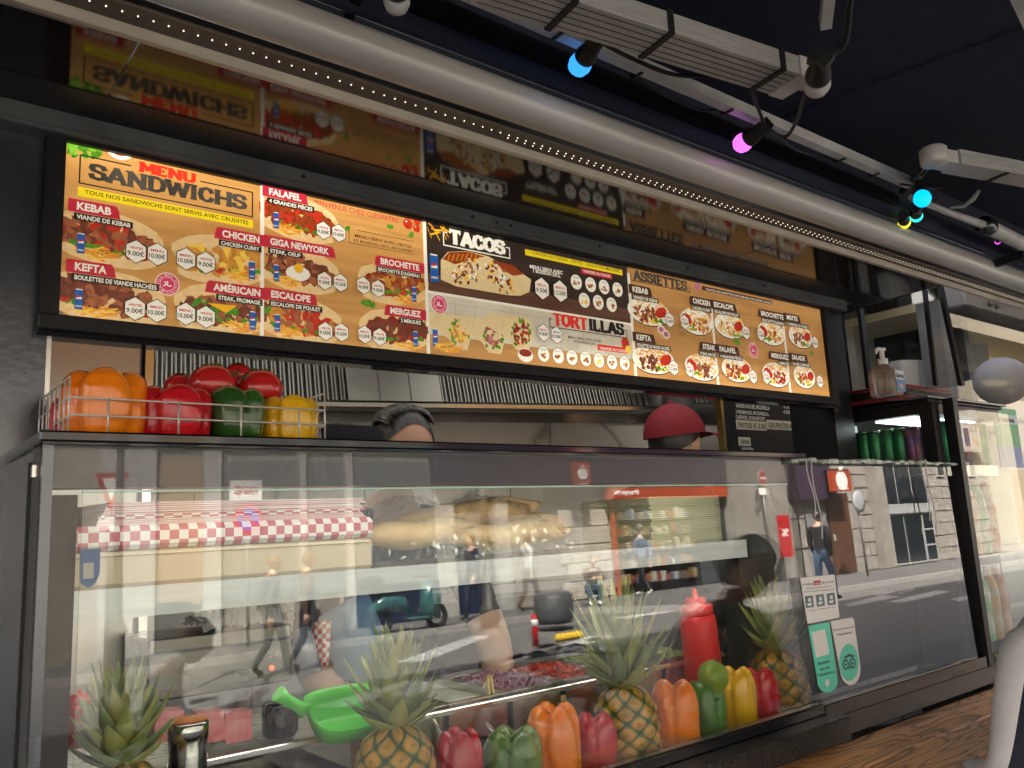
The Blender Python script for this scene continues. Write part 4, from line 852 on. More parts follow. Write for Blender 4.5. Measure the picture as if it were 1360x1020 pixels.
mb = MB(); put_text(mb, 'Savon', (cx - lw * .4, y2 - .0006, zb + .060), (1, 0, 0), (0, 0, 1), lw * 1.3, .015, .04); mb.build('lettering', mat('label_ink', (.01, .015, .04), .5), lb, recalc=False)
mb = MB(); mb.ball((cx + lw * .3, y2, zb + .030), .010, 6, (1.4, .08, .8)); mb.build('hand_picture', mat('label_skin', (.7, .4, .3), .5), lb)
# glass hatch above the fridge
ht = thing('glass_wind_screen', (3.12, 1.2, 1.98), 'black-framed glass side screen rising behind the soap bottle and trays', 'glass screen')
HX = 3.16
def hx(px, py): return ax(px, py, HX)
tb0, tb1 = hx(1118, 413), hx(1360, 338)
MB().beam(tb0, tb1, .02, .028).build('top_bar', BLACK, ht)
for (a, b, wv) in (((1142, 405), (1155, 520), .03), ((1247, 372), (1277, 512), .026), ((1228, 385), (1243, 512), .016), ((1105, 418), (1120, 530), .05)):
    MB().beam(hx(*a), hx(*b), .014, wv, up=(0, 1, 0) if 0 else (1, 0, 0)).build('upright', BLACK, ht)
q = [hx(1120, 416), hx(1250, 374), hx(1277, 512), hx(1120, 530)]
MB().prism(q, (.004, 0, 0)).build('pane', GLASS3, ht)
# column right of the menu
cl = thing('black_column', (2.86, 1.65, 1.9), 'black column right of the menu board, behind the fridge', 'column')
MB().box((2.80, 1.62, 1.7), (2.93, 1.8, 2.60)).build('column_body', BLACK, cl); MB().box((2.9305, 1.66, 1.7), (3.02, 1.72, 2.60)).build('side_fin', GLOSSBLK, cl)
MB().box((2.7905, 1.60, 1.905), (2.7945, 1.612, 2.28)).build('chrome_edge', STEEL, cl)
# small sticker paper holder behind trays
nh = tag(MB().prism([at(1196, 478, 1.75), at(1232, 478, 1.75), at(1236, 515, 1.75), at(1198, 515, 1.75)], (0, .05, 0)).build('napkin_dispenser', mat('beige_plastic', (.5, .46, .40), .4)), 'pale beige napkin box behind the trays and soap bottle', 'napkin box')
# neighbour shop
nb = thing('neighbour_shop', (5.5, 1.9, 0), 'warm-lit neighbouring shop with stone cornice beyond the drinks fridge', 'building')
STONE = mat('weathered_stone', (.20, .19, .17), .75, col2=(.09, .085, .075), nscale=6, bump=.3, bscale=18)
MB().box((3.9, 3.2, .1), (9, 3.25, 2.5)).build('interior_wall', mat('warm_interior_wall', (.62, .5, .28), .7, noise=.3, nscale=3), nb)
MB().box((3.9, 1.7, 2.46), (9, 3.2, 2.5)).build('interior_ceiling', mat('warm_ceiling', (.7, .6, .4), .6), nb)
for z0, z1, y0 in ((2.46, 2.60, 1.60), (2.602, 2.66, 1.52), (2.662, 2.72, 1.46), (2.722, 3.0, 1.56)):
    MB().box((4.0, y0, z0), (12, 1.72, z1), .008).build('cornice_moulding', STONE, nb)
for k in range(7):
    c = Vector((4.3 + k * .75, 1.55, 2.535))
    for a in range(5):
        if a == 4: o = c
        else: o = c + Vector((.055 * math.cos(a * 1.57 + .78), 0, .05 * math.sin(a * 1.57 + .78)))
        MB().lathe(o + Vector((0, .048, 0)), [(.022 if a == 4 else .014, 0), (.018 if a == 4 else .011, .015), (.004, .02)], 10, up=(0, -1, 0)).build('rosette', STONE, nb)
MB().box((3.76, 1.62, .1), (3.84, 1.72, 2.46)).build('door_jamb', STONE, nb)
for px, py in ((1262, 474), (1297, 486), (1318, 487)):
    P_ = at(px, py, 2.6); mb = MB(); mb.ball(P_, .07, 8, (1, 1, .22)); mb.build('ceiling_lamp', emat('shop_lamp', (1, .92, .7), 24 * KL), nb)
for x in (4.9, 6.3): MB().box((x, 2.2, 2.445), (x + .9, 2.5, 2.459)).build('added_glow_panel', emat('added_shop_glow', (1, .80, .45), 6 * KL), nb)  # unseen glowing panels added to brighten the neighbour's interior
pane_ = MB().box((3.9, 1.66, .3), (8.5, 1.665, 2.455)).build('shop_window', GLASS, nb)
# round ball lantern / paper disc
bl = tag(MB().ball(at(1330, 506, 1.5), .115, 16, (1, 1, .92)).build('globe_lantern', mat('frosted_globe', (.36, .34, .32), .22, trans=.25, ior=1.1)), 'round frosted grey globe hanging beyond the fridge', 'lantern')
# green voucher sticker board
vb_ = thing('voucher_poster', at(1345, 600, 1.5), 'green voucher poster reading pluxee above a blue strip beyond the fridge', 'poster')
a = at(1326, 592, 1.62); b = at(1356, 545, 1.62); w2 = .26
MB().box((a.x, 1.62, a.z), (a.x + w2, 1.625, b.z)).build('green_sheet', mat('poster_green', (.02, .30, .10), .4), vb_)
MB().box((a.x, 1.62, a.z - .10), (a.x + w2, 1.625, a.z - .001)).build('blue_sheet', mat('poster_blue', (.12, .2, .42), .4), vb_)
MB().box((a.x + .004, 1.6188, b.z - .075), (a.x + w2, 1.6195, b.z - .030)).build('pale_band', mat('poster_pale', (.45, .55, .5), .5), vb_)
mb = MB(); put_text(mb, 'pluxee', (a.x + .02, 1.618, b.z - .066), (1, 0, 0), (0, 0, 1), .2, .026, .04); mb.build('lettering', mat('poster_ink', (.01, .01, .02), .5), vb_, recalc=False)

# ================================================================== WOOD TABLE
def woodmat():
    m = bpy.data.materials.new('varnished_pine'); m.use_nodes = True; n = m.node_tree; b = n.nodes['Principled BSDF']
    tc = n.nodes.new('ShaderNodeTexCoord'); mp = n.nodes.new('ShaderNodeMapping'); mp.inputs['Scale'].default_value = (1.3, 6, 5)
    n.links.new(tc.outputs['Object'], mp.inputs[0])
    nz = n.nodes.new('ShaderNodeTexNoise'); nz.inputs['Scale'].default_value = 1.5; nz.inputs['Detail'].default_value = 2; nz.inputs['Distortion'].default_value = .35
    n.links.new(mp.outputs[0], nz.inputs['Vector'])
    mu = n.nodes.new('ShaderNodeMath'); mu.operation = 'MULTIPLY'; mu.inputs[1].default_value = 11; fr = n.nodes.new('ShaderNodeMath'); fr.operation = 'FRACT'
    n.links.new(nz.outputs[0], mu.inputs[0]); n.links.new(mu.outputs[0], fr.inputs[0])
    rp = n.nodes.new('ShaderNodeValToRGB'); e = rp.color_ramp.elements; e[0].color = (.78, .38, .14, 1); e[1].color = (.20, .075, .03, 1); e[1].position = .92
    x = e.new(.5); x.color = (.85, .45, .19, 1); x = e.new(.97); x.color = (.50, .255, .11, 1)
    n.links.new(fr.outputs[0], rp.inputs[0]); n.links.new(rp.outputs[0], b.inputs['Base Color']); b.inputs['Roughness'].default_value = .28
    bp_ = n.nodes.new('ShaderNodeBump'); bp_.inputs['Strength'].default_value = .1; n.links.new(fr.outputs[0], bp_.inputs['Height']); n.links.new(bp_.outputs[0], b.inputs['Normal'])
    return m
WOOD = woodmat()
tl = thing('wooden_ledge_table', (2.6, 1.1, 0), 'varnished pine plank table against the granite ledge at lower right', 'table')
y = 1.318
for k, wd in enumerate((.155, .15, .16)):
    MB().box((1.60, y - wd, .905), (4.6 if k < 2 else 2.12, y - .003, .945), .003).build('plank', WOOD, tl); y -= wd
for x in (1.7, 3.0, 4.5): MB().box((x, 1.05, .13), (x + .06, 1.28, .9045)).build('leg', BLACK, tl)
# ================================================================== FRUIT AND VEGETABLES
def vegmat(name, a, b, rough=.22, sc=9, coat=.5, streak=(1, 1, .35)):
    return mat(name, a, rough, 0, col2=b, nscale=sc, spec=.5, coat=coat, stretch=streak, bump=.10, bscale=22, sss=.0)
V_OR = vegmat('orange_pepper_skin', (.95, .27, .008), (.85, .16, .006)); V_RD = vegmat('red_pepper_skin', (.62, .012, .022), (.38, .006, .012)); V_GR = vegmat('green_pepper_skin', (.035, .12, .016), (.010, .040, .008)); V_YE = vegmat('yellow_pepper_skin', (.86, .52, .012), (.74, .36, .008))
V_GY = vegmat('green_yellow_pepper_skin', (.22, .30, .04), (.03, .12, .02), sc=14); V_TM = vegmat('tomato_skin', (.56, .018, .018), (.36, .008, .010)); V_LM = vegmat('lime_skin', (.34, .42, .045), (.14, .24, .02), .35, 20, .2, (1, 1, 1)); V_MG = vegmat('green_mango_skin', (.10, .26, .03), (.03, .12, .015), .28, 8)
STEM = mat('dried_green_stem', (.09, .13, .03), .6, noise=.4); CALYX = mat('tomato_calyx', (.05, .08, .02), .6)
def pepper(x, y, z, h, w_, m, label, lobes=3, ph=0, group=None, cat='pepper', tilt=0, name='bell_pepper'):
    t = thing(name, (x, y, z), label, cat, group); r = w_ / 2 * 1.06
    prof = [(.05, .10), (.30, .03), (.55, .0), (.78, .05), (.90, .15), (.96, .30), (.985, .45), (1, .60), (1.0, .74), (.94, .86), (.80, .95), (.62, .995), (.42, .985), (.22, .93), (.05, .90)]
    P2 = []
    for i in range(len(prof) - 1):
        for k in range(3): f = k / 3; P2.append((prof[i][0] * (1 - f) + prof[i + 1][0] * f, prof[i][1] * (1 - f) + prof[i + 1][1] * f))
    P2.append(prof[-1]); s = random.random() * 9
    def fn(tt, rr_, zz):
        a = tt * lobes / 2 + ph; c = abs(math.cos(a)); g = (1 - .23 * (1 - c) ** 3.0 * min(1, .45 + abs(zz / h - .5) * 1.3))
        lump = 1 + .035 * math.sin(2 * tt + s) + .02 * math.sin(3 * tt + 7 * zz / h + s)
        top = zz + (h * .09 * (c - .6) if zz > h * .8 else 0) - (h * .03 * (c - .6) if zz < h * .15 else 0)
        return rr_ * g * lump, top
    mb = MB(); mb.lathe((0, 0, 0), [(p[0] * r, p[1] * h) for p in P2], 60, fn=fn)
    rot = Matrix.Rotation(tilt, 4, 'Y'); mb.v = [tuple(rot @ Vector(v) + Vector((x, y, z))) for v in mb.v]
    mb.build('skin', m, t)
    return t
def veg(px, pyt, wpx, Y, base, *a, **k):
    P = at(px, pyt, Y); return pepper(P.x, Y, base, max(.03, P.z - base), wpx * mpp(P), *a, **k)
TB = CZ1 + .0165
G1 = 'vegetables in the wire basket'
veg(140, 496, 97, 1.455, TB, V_OR, 'large orange bell pepper at the left of the wire basket', 4, .4, G1)
veg(232, 516, 88, 1.45, TB, V_RD, 'glossy red bell pepper second from left in the wire basket', 4, .1, G1)
veg(313, 518, 76, 1.45, TB, V_GR, 'dark green bell pepper under the tomatoes in the wire basket', 3, .6, G1)
veg(385, 529, 70, 1.45, TB, V_YE, 'yellow bell pepper at the right end of the wire basket', 4, .3, G1)
veg(88, 530, 38, 1.50, TB, V_RD, 'dark red pepper peeking out behind the orange pepper', 3, .2, G1)
def tomato(px, py, wpx, Y, label):
    P = at(px, py, Y); r = wpx * mpp(P) / 2; t = thing('tomato', P - Vector((0, 0, r)), label, 'tomato', 'tomatoes on the peppers')
    prof = [(math.sin(math.pi * i / 20) * r + 1e-4, -math.cos(math.pi * i / 20) * r * .86 - (r * .10 if i > 18 else 0)) for i in range(21)]
    MB().lathe(P, prof, 40, fn=lambda t_, q, z: (q * (1 + .02 * math.cos(5 * t_)), z)).build('skin', V_TM, t)
    for k in range(5):
        a = k * 1.256 + px; top = P + Vector((0, 0, r * .80)); d = Vector((math.cos(a), math.sin(a), 0))
        MB().tube([top, top + d * r * .25 + Z * r * .06, top + d * r * .5 + Z * r * .02], [.003, .0025, .0006], 5).build('calyx', CALYX, t)
    return t
tomato(282, 512, 65, 1.50, 'largest tomato in the middle of the heap above the red pepper'); tomato(345, 517, 61, 1.50, 'right-hand tomato leaning above the yellow pepper'); tomato(238, 514, 40, 1.56, 'tomato half hidden at the left of the heap'); tomato(316, 500, 40, 1.60, 'tomato at the back of the heap behind the vine'); tomato(262, 520, 40, 1.58, 'small tomato at the back between the left and middle ones')
vn = [at(a, b, 1.47) for a, b in ((300, 500), (312, 496), (325, 503), (318, 492), (330, 496))]
tag(MB().tube(vn[:3], .0022, 6).tube([vn[1], vn[3]], .002, 6).tube([vn[2], vn[4]], .002, 6).build('tomato_vine', CALYX), 'dry green vine stalk lying between the tomatoes', 'vine')
# wire basket
bk = thing('wire_basket', (.45, 1.45, TB), 'white wire basket of vegetables standing on the display case', 'basket')
WIRE = mat('white_coated_wire', (.62, .60, .55), .3, .3); bx0, bx1, by0, by1 = .257, .674, 1.38, 1.62; w0 = TB + .003
zf = at(260, 536, 1.38).z; zt_ = at(90, 500, 1.38).z; r_ = .0016
def wire(*p, r=r_): return MB().tube(p, r, 6)
for y in (by0, by1):
    for z in (w0, (w0 + zf) / 2 + .002, zf): wire((bx0, y, z), (bx1, y, z)).build('wire', WIRE, bk)
for X in (bx0, bx1):
    wire((X, by0, w0), (X, by1, w0)).build('wire', WIRE, bk); wire((X, by0, zt_), (X, by1, zt_)).build('wire', WIRE, bk); wire((X, by0, (w0 + zf) / 2), (X, by1, (w0 + zf) / 2)).build('wire', WIRE, bk)
    wire((X, by0, zf), (X, by1, zf)).build('wire', WIRE, bk)
    for k in range(8): y = by0 + (by1 - by0) * k / 7; wire((X, y, w0), (X, y, zt_)).build('wire', WIRE, bk)
for px in (143, 237, 320, 397):
    X = at(px, 560, by0).x; wire((X, by0 - .001, w0), (X, by0 - .001, zf)).build('wire', WIRE, bk); wire((X, by1, w0), (X, by1, zf)).build('wire', WIRE, bk); wire((X, by0, w0 - .0005), (X, by1, w0 - .0005)).build('wire', WIRE, bk)
# front row in the case
F0 = .978; G2 = 'peppers in front row of the case'
veg(608, 972, 60, 1.43, F0, V_RD, 'red bell pepper right of the left-centre pineapple, low in the case', 4, .7, G2)
veg(680, 970, 76, 1.43, F0, V_GY, 'green bell pepper with yellowish shoulders beside the orange one', 4, .2, G2)
veg(733, 938, 66, 1.435, F0, V_OR, 'bright orange bell pepper in the middle of the front row', 4, .5, G2)
veg(789, 950, 56, 1.44, F0, V_RD, 'red bell pepper between the orange pepper and the centre pineapple', 4, .0, G2)
veg(893, 907, 62, 1.43, F0, V_OR, 'orange bell pepper right of the centre pineapple', 4, .25, G2)
veg(935, 905, 50, 1.44, F0, V_MG, 'green mango standing under the lime in the front row', 2, .2, G2, 'mango', name='mango')
veg(974, 889, 50, 1.45, F0, V_YE, 'yellow bell pepper beside the lime in the case', 4, .8, G2)
veg(1005, 890, 54, 1.47, F0, V_RD, 'red bell pepper beside the right-hand pineapple', 4, .4, G2)
P_ = at(947, 899, 1.42); r = 21 * mpp(P_)
t = thing('lime', P_ - Vector((0, 0, r)), 'yellow-green lime balanced on top of the mango', 'lime'); MB().ball(P_, r, 16, (.96, .96, 1.04)).build('skin', V_LM, t); MB().ball(P_ + Vector((.2 * r, -.2 * r, r * 1.0)), r * .12, 6).build('stem', STEM, t)
# pineapples
def pine_mat():
    m = bpy.data.materials.new('pineapple_rind'); m.use_nodes = True; n = m.node_tree; b = n.nodes['Principled BSDF']; b.inputs['Roughness'].default_value = .42
    at_ = n.nodes.new('ShaderNodeAttribute'); at_.attribute_name = 'eye_height'
    rp = n.nodes.new('ShaderNodeValToRGB'); e = rp.color_ramp.elements; e[0].color = (.035, .065, .012, 1); e[1].color = (.42, .25, .10, 1)
    e[0].position = .18; x = e.new(.40); x.color = (.20, .19, .03, 1); x = e.new(.60); x.color = (.62, .29, .035, 1); x = e.new(.90); x.color = (.62, .30, .05, 1)
    n.links.new(at_.outputs['Fac'], rp.inputs[0])
    tc = n.nodes.new('ShaderNodeTexCoord'); nz = n.nodes.new('ShaderNodeTexNoise'); nz.inputs['Scale'].default_value = 30; n.links.new(tc.outputs['Object'], nz.inputs['Vector'])
    hs = n.nodes.new('ShaderNodeMix'); hs.data_type = 'RGBA'; hs.blend_type = 'MULTIPLY'; hs.inputs[0].default_value = .8; n.links.new(rp.outputs[0], hs.inputs[6])
    r2 = n.nodes.new('ShaderNodeValToRGB'); r2.color_ramp.elements[0].color = (.45, .6, .4, 1); r2.color_ramp.elements[0].position = .35; r2.color_ramp.elements[1].position = .6; n.links.new(nz.outputs[0], r2.inputs[0]); n.links.new(r2.outputs[0], hs.inputs[7]); n.links.new(hs.outputs[2], b.inputs['Base Color']); return m
RIND = pine_mat()
LEAF = mat('pineapple_leaf', (.17, .25, .06), .42, 0, col2=(.38, .38, .11), nscale=14, stretch=(1, 1, .3)); LEAF2 = mat('pineapple_leaf_grey', (.23, .29, .12), .45, 0, col2=(.14, .21, .07), nscale=20)
def pineapple(px, pyb, wpx, pyc, Y, base, label, tilt=0, lean=0, seed=0, spread=1.0):
    rnd = random.Random(seed); P = at(px, pyb, Y); r = wpx * mpp(P) / 2; H = max(.05, P.z - base); H = max(H, r * 1.7); base = P.z - H; C = at(px, pyc, Y); ch = C.z - P.z
    t = thing('pineapple', (P.x, Y, base), label, 'pineapple', 'pineapples in the display case')
    n, m_ = 112, 72; vs = []; hs = []; fs = []
    for j in range(m_ + 1):
        f = j / m_; R0 = r * (max(0, 1 - abs(2 * f - .96) ** 3.6)) ** .5 * (1 - .10 * f)
        for i in range(n):
            th = 2 * math.pi * i / n; a = (8 * th / math.pi + f * H / r * 3.6) ; b = (8 * th / math.pi - f * H / r * 3.6)
            e = abs(math.sin(a * math.pi / 2)) * abs(math.sin(b * math.pi / 2)); e = e ** .55
            spk = .35 * max(0, 1 - 7 * ((a % 2 - 1) ** 2 + (b % 2 - 1) ** 2))
            q = R0 * (1 + .075 * e + .06 * spk); vs.append((P.x + q * math.cos(th), Y + q * math.sin(th), base + f * H)); hs.append(min(1, e * (1 - spk * 1.9) + rnd.uniform(-.10, .10)))
    for j in range(m_):
        for i in range(n): fs.append((j * n + i, j * n + (i + 1) % n, (j + 1) * n + (i + 1) % n, (j + 1) * n + i))
    mb = MB(); mb.add(vs, fs, True); o = mb.build('rind', RIND, t, recalc=False)
    a_ = o.data.attributes.new('eye_height', 'FLOAT', 'POINT'); a_.data.foreach_set('value', hs)
    top = Vector((P.x, Y, base + H * .97)); N = 52
    MB().tube([top - Z * .02, top + Z * ch * .5], [r * .30, r * .10], 10).build('crown_core', LEAF2, t)
    for k in range(N):
        f = k / N; a = k * 2.39996 + seed; L = ch * (.40 + .38 * f ** .6) * rnd.uniform(.85, 1.12); el = (.12 + 1.25 * f ** .85); st = top + Z * (ch * .30 * f) + Vector((math.cos(a), math.sin(a), 0)) * r * .30 * (1 - f)
        d = Vector((math.cos(a) * math.cos(el) * spread, math.sin(a) * math.cos(el) * spread, math.sin(el) + .25)).normalized(); side = Vector((-math.sin(a), math.cos(a), 0)); W = r * .28 * rnd.uniform(.8, 1.15) * (1.05 - .35 * f)
        up = side.cross(d) * -1; curl = rnd.uniform(-.15, .35) * (1 - f); pts = []; S = 6
        for q in range(S + 1):
            u = q / S; c = st + d * L * u + Z * (L * .32 * u * u) * (1 - f) * (1 if curl < .1 else .2) - up * 0 + side * (.06 * L * u * u * math.sin(k * 3.3)); wq = W * (1 - u ** 1.8) * (1.0 + .3 * u) + .0004
            pts += [c - side * wq, c + up * -wq * .45, c + side * wq]
        fs = []
        for q in range(S): a0 = q * 3; fs += [(a0, a0 + 1, a0 + 4, a0 + 3), (a0 + 1, a0 + 2, a0 + 5, a0 + 4)]
        pts2 = pts + [p + up * .0011 for p in pts]; nn = len(pts); fs2 = fs + [tuple(i + nn for i in reversed(f_)) for f_ in fs]
        for q in range(S): a0 = q * 3; fs2 += [(a0, a0 + 3, a0 + 3 + nn, a0 + nn), (a0 + 2, a0 + 2 + nn, a0 + 5 + nn, a0 + 5)]
        MB().add(pts2, fs2, True).build('leaf', LEAF if k % 3 else LEAF2, t, recalc=False)
    if lean:                      # tip the crown and fruit together about the base
        t.rotation_euler = (0, lean, 0)
    return t
pineapple(176, 1000, 112, 872, 1.46, F0, 'pineapple at the far left of the case with a pale leaning crown', seed=3, lean=-.06)
pineapple(524, 957, 108, 832, 1.45, F0, 'pineapple left of centre behind the green scoop, widest fruit', seed=1)
pineapple(830, 905, 84, 768, 1.46, F0, 'centre pineapple with the tallest crown, right of the red pepper', seed=2, lean=-.03)
pineapple(1032, 857, 74, 766, 1.50, F0, 'right-hand pineapple at the black end of the case', seed=5, lean=-.06)
# ---- deli well behind the front row
dk = thing('deli_counter', (1.1, 1.65, 1.0), 'stainless counter well with food pans behind the fruit row', 'counter')
wz = at(650, 929, 1.60).z; GN_M = mat('bright_steel')
MB().box((gx, 1.585, wz - .012), (CX1 - .05, 1.60, wz), .002).build('front_rail', GN_M, dk); MB().box((gx, 1.90, wz - .02), (CX1 - .05, 1.96, wz)).build('rear_rail', GN_M, dk)
MB().box((gx, 1.60, wz - .10), (CX1 - .05, 1.90, wz - .095)).build('well_floor', STEEL, dk)
MB().box((gx, 1.96, .3), (CX1 - .05, 1.97, wz)).build('rear_skirt', CHROME, dk)
ONI = mat('red_onion', (.42, .10, .26), .3, 0, col2=(.7, .55, .6), nscale=60); SAU = mat('white_cream_sauce', (.66, .68, .55), .25, 0, noise=.15, nscale=30, bump=.4, bscale=30); TOMC = mat('chopped_tomato', (.55, .04, .02), .25, 0, col2=(.7, .12, .06), nscale=40); LET = mat('shredded_lettuce', (.35, .50, .10), .4, 0, col2=(.6, .66, .35), nscale=50); COR = mat('sweetcorn', (.8, .55, .06), .3); CUC = mat('pickled_slices', (.25, .33, .06), .3, 0, col2=(.5, .52, .2), nscale=30)
def gpan(x0, x1, y0, y1, kind, label):
    t = thing('food_pan', ((x0 + x1) / 2, (y0 + y1) / 2, wz - .08), label, 'food pan', 'food pans in the deli counter'); mb = MB()
    for a, b in (((x0, y0, wz - .08), (x0 + .003, y1, wz + .004)), ((x1 - .003, y0, wz - .08), (x1, y1, wz + .004)), ((x0 + .0035, y0, wz - .08), (x1 - .0035, y0 + .003, wz + .004)), ((x0 + .0035, y1 - .003, wz - .08), (x1 - .0035, y1, wz + .004)), ((x0 + .0035, y0 + .0035, wz - .08), (x1 - .0035, y1 - .0035, wz - .076))): mb.box(a, b)
    for a, b in (((x0 - .006, y0 - .006, wz + .0045), (x1 + .006, y0 + .006, wz + .007)), ((x0 - .006, y1 - .006, wz + .0045), (x1 + .006, y1 + .006, wz + .007)), ((x0 - .006, y0 + .0065, wz + .0045), (x0 + .006, y1 - .0065, wz + .007)), ((x1 - .006, y0 + .0065, wz + .0045), (x1 + .006, y1 - .0065, wz + .007))): mb.box(a, b)
    mb.build('pan', GN_M, t); rnd = random.Random(int(x0 * 1000)); mb = MB(); a, b = x1 - x0, y1 - y0
    rp_ = lambda s=.44: Vector((x0 + a * (.5 + rnd.uniform(-s, s)), y0 + b * (.5 + rnd.uniform(-s, s)), 0))
    if kind == 'sauce':
        vs = []; fs = []; n = 16
        for j in range(n + 1):
            for i in range(n + 1): u, v = i / n, j / n; vs.append((x0 + .004 + (a - .008) * u, y0 + .004 + (b - .008) * v, wz - .012 + .016 * math.sin(math.pi * u) * math.sin(math.pi * v) + .003 * math.sin(9 * u + 5 * v)))
        for j in range(n):
            for i in range(n): q = j * (n + 1) + i; fs.append((q, q + 1, q + n + 2, q + n + 1))
        mb.add(vs, fs, True); mb.build('sauce', SAU, t, recalc=False); return
    mb.box((x0 + .004, y0 + .004, wz - .07), (x1 - .004, y1 - .004, wz - .022))
    for k in range(150 if kind == 'onion' else 190):
        p = rp_(); h = .028 * (1 - ((p.x - x0) / a * 2 - 1) ** 2) * (1 - ((p.y - y0) / b * 2 - 1) ** 2); p.z = wz - .020 + h + rnd.uniform(0, .014)
        if kind == 'onion':
            R1 = rnd.uniform(.008, .016); ax_ = Vector((rnd.uniform(-1, 1), rnd.uniform(-1, 1), rnd.uniform(.1, 1))).normalized(); X = ax_.orthogonal().normalized(); Y = ax_.cross(X); a0 = rnd.uniform(0, 6)
            mb.tube([p + X * R1 * math.cos(a0 + q * .75) + Y * R1 * math.sin(a0 + q * .75) for q in range(7)], .0017, 4)
        elif kind == 'lettuce':
            d = Vector((rnd.uniform(-1, 1), rnd.uniform(-1, 1), rnd.uniform(-.3, .6))).normalized() * .02; mb.tube([p - d, p + Vector((0, 0, .004)), p + d], [.001, .0025, .0008], 4)
        elif kind == 'slices': mb.lathe(p, [(.013, 0), (.013, .002), (.001, .0022)], 8, up=(rnd.uniform(-.5, .5), rnd.uniform(-.5, .5), 1))
        else:
            s = rnd.uniform(.004, .009); mb.obox(p, (rnd.uniform(-1, 1), rnd.uniform(-1, 1), .2), (0, rnd.uniform(.4, 1), rnd.uniform(-1, 1)), (rnd.uniform(-1, 1), .1, 1), s * 1.5, s, s)
    stuff(mb.build('filling', dict(onion=ONI, tomato=TOMC, lettuce=LET, corn=COR, slices=CUC)[kind], t))
xs_ = [at(p, 945, 1.68).x for p in (440, 500, 570, 655, 725, 800, 860, 915)]
for i, (k, l) in enumerate((('corn', 'steel food pan of yellow sweetcorn behind the left-centre pineapple'), ('slices', 'steel food pan of sliced pickles beside the green scoop'), ('sauce', 'steel food pan of white cream sauce above the red pepper'), ('onion', 'steel food pan of purple onion rings behind the orange pepper'), ('tomato', 'steel food pan of chopped red tomatoes behind the centre pineapple'), ('lettuce', 'steel food pan of shredded lettuce right of the tomatoes'), ('slices', 'steel food pan of sliced cucumbers left of the red bottle'))):
    gpan(xs_[i] + .008, xs_[i + 1] - .008, 1.612, 1.885, k, l)
PIN = mat('bamboo_peg', (.62, .48, .20), .5); 
for i, (a, b, lab) in enumerate((((649, 903), (622, 958), 'left'), ((747, 930), (775, 965), 'right'))):
    A = at(*a, 1.62); B = at(*b, 1.72); t = thing('serving_tongs', B, 'steel tongs with wooden peg in the %s' % ('white sauce pan at left' if lab == 'left' else 'pan behind the orange pepper'), 'tongs', 'tongs in the food pans')
    for s in (-1, 1): MB().tube([A + Vector((s * .003, 0, .006)), A + Vector((s * .016, .01, -.03)), B + Vector((s * .012, 0, -.01))], .0022, 6).build('arm', GN_M, t)
    for s in (-1, 1): MB().beam(A + Vector((s * .004 - .004, -.006, .012)), A + Vector((s * .006, -.006, -.030)), .006, .008, up=(0, 1, 0)).build('peg', PIN, t)
for a, b, lab in (((620, 940), (672, 985), 'long flat steel spatula slanting across the white sauce pan'), ((560, 940), (590, 975), 'thin steel spoon handle left of the spatula')):
    A = at(*a, 1.63); B = at(*b, 1.60); tag(MB().tube([A, (A + B) / 2 + Z * .002, B], [.006, .005, .004], 8).build('serving_spoon', GN_M), lab, 'spoon')
# green scoop
gs = thing('green_scoop', at(455, 985, 1.56), 'bright green plastic scoop lying on the counter left of the pineapple', 'scoop')
GRP = mat('green_plastic', (.09, .55, .06), .25, 0, spec=.5); C0 = at(462, 952, 1.56); s_ = mpp(C0); vs = []; fs = []; n, m_ = 28, 12
mb = MB(); LX, LY, HZ = 60 * s_, .058, .052
def ring(k, z, cut): 
    out = []
    for i in range(28):
        th = 2 * math.pi * i / 28; c_, s2 = math.cos(th), math.sin(th); ex = .55
        out.append((LX * k * math.copysign(abs(c_) ** ex, c_), LY * k * math.copysign(abs(s2) ** ex, s2), z + cut * (.35 * s2 + .25 * c_ * c_)))
    return out
rings = [ring(.62, 0, 0), ring(.74, .006, 0), ring(.92, HZ * .7, .02), ring(1.0, HZ, .03), ring(.975, HZ + .001, .03), ring(.90, HZ * .7, .02), ring(.71, .009, 0), ring(.60, .004, 0)]
rt_ = Matrix.Rotation(R(24), 4, 'X'); vs = [C0 + rt_ @ Vector((x, y, z - .03)) for rg_ in rings for x, y, z in rg_]; fs = []
for j in range(len(rings) - 1):
    for i in range(28): fs.append((j * 28 + i, j * 28 + (i + 1) % 28, (j + 1) * 28 + (i + 1) % 28, (j + 1) * 28 + i))
fs += [tuple(range(28))[::-1], tuple(7 * 28 + i for i in range(28))]
mb.add(vs, fs, True); mb.build('bowl', GRP, gs, recalc=False)
hp = [at(405, 943, 1.55), at(392, 936, 1.55), at(378, 928, 1.55), at(369, 921, 1.55)]; MB().tube(hp, [.016, .011, .012, .016], 12).build('handle', GRP, gs)
hp = [at(500, 958, 1.56), at(497, 935, 1.56), at(489, 917, 1.56), at(492, 901, 1.56)]; MB().tube(hp, [.012, .015, .012, .007], 12).build('pouring_tongue', GRP, gs)
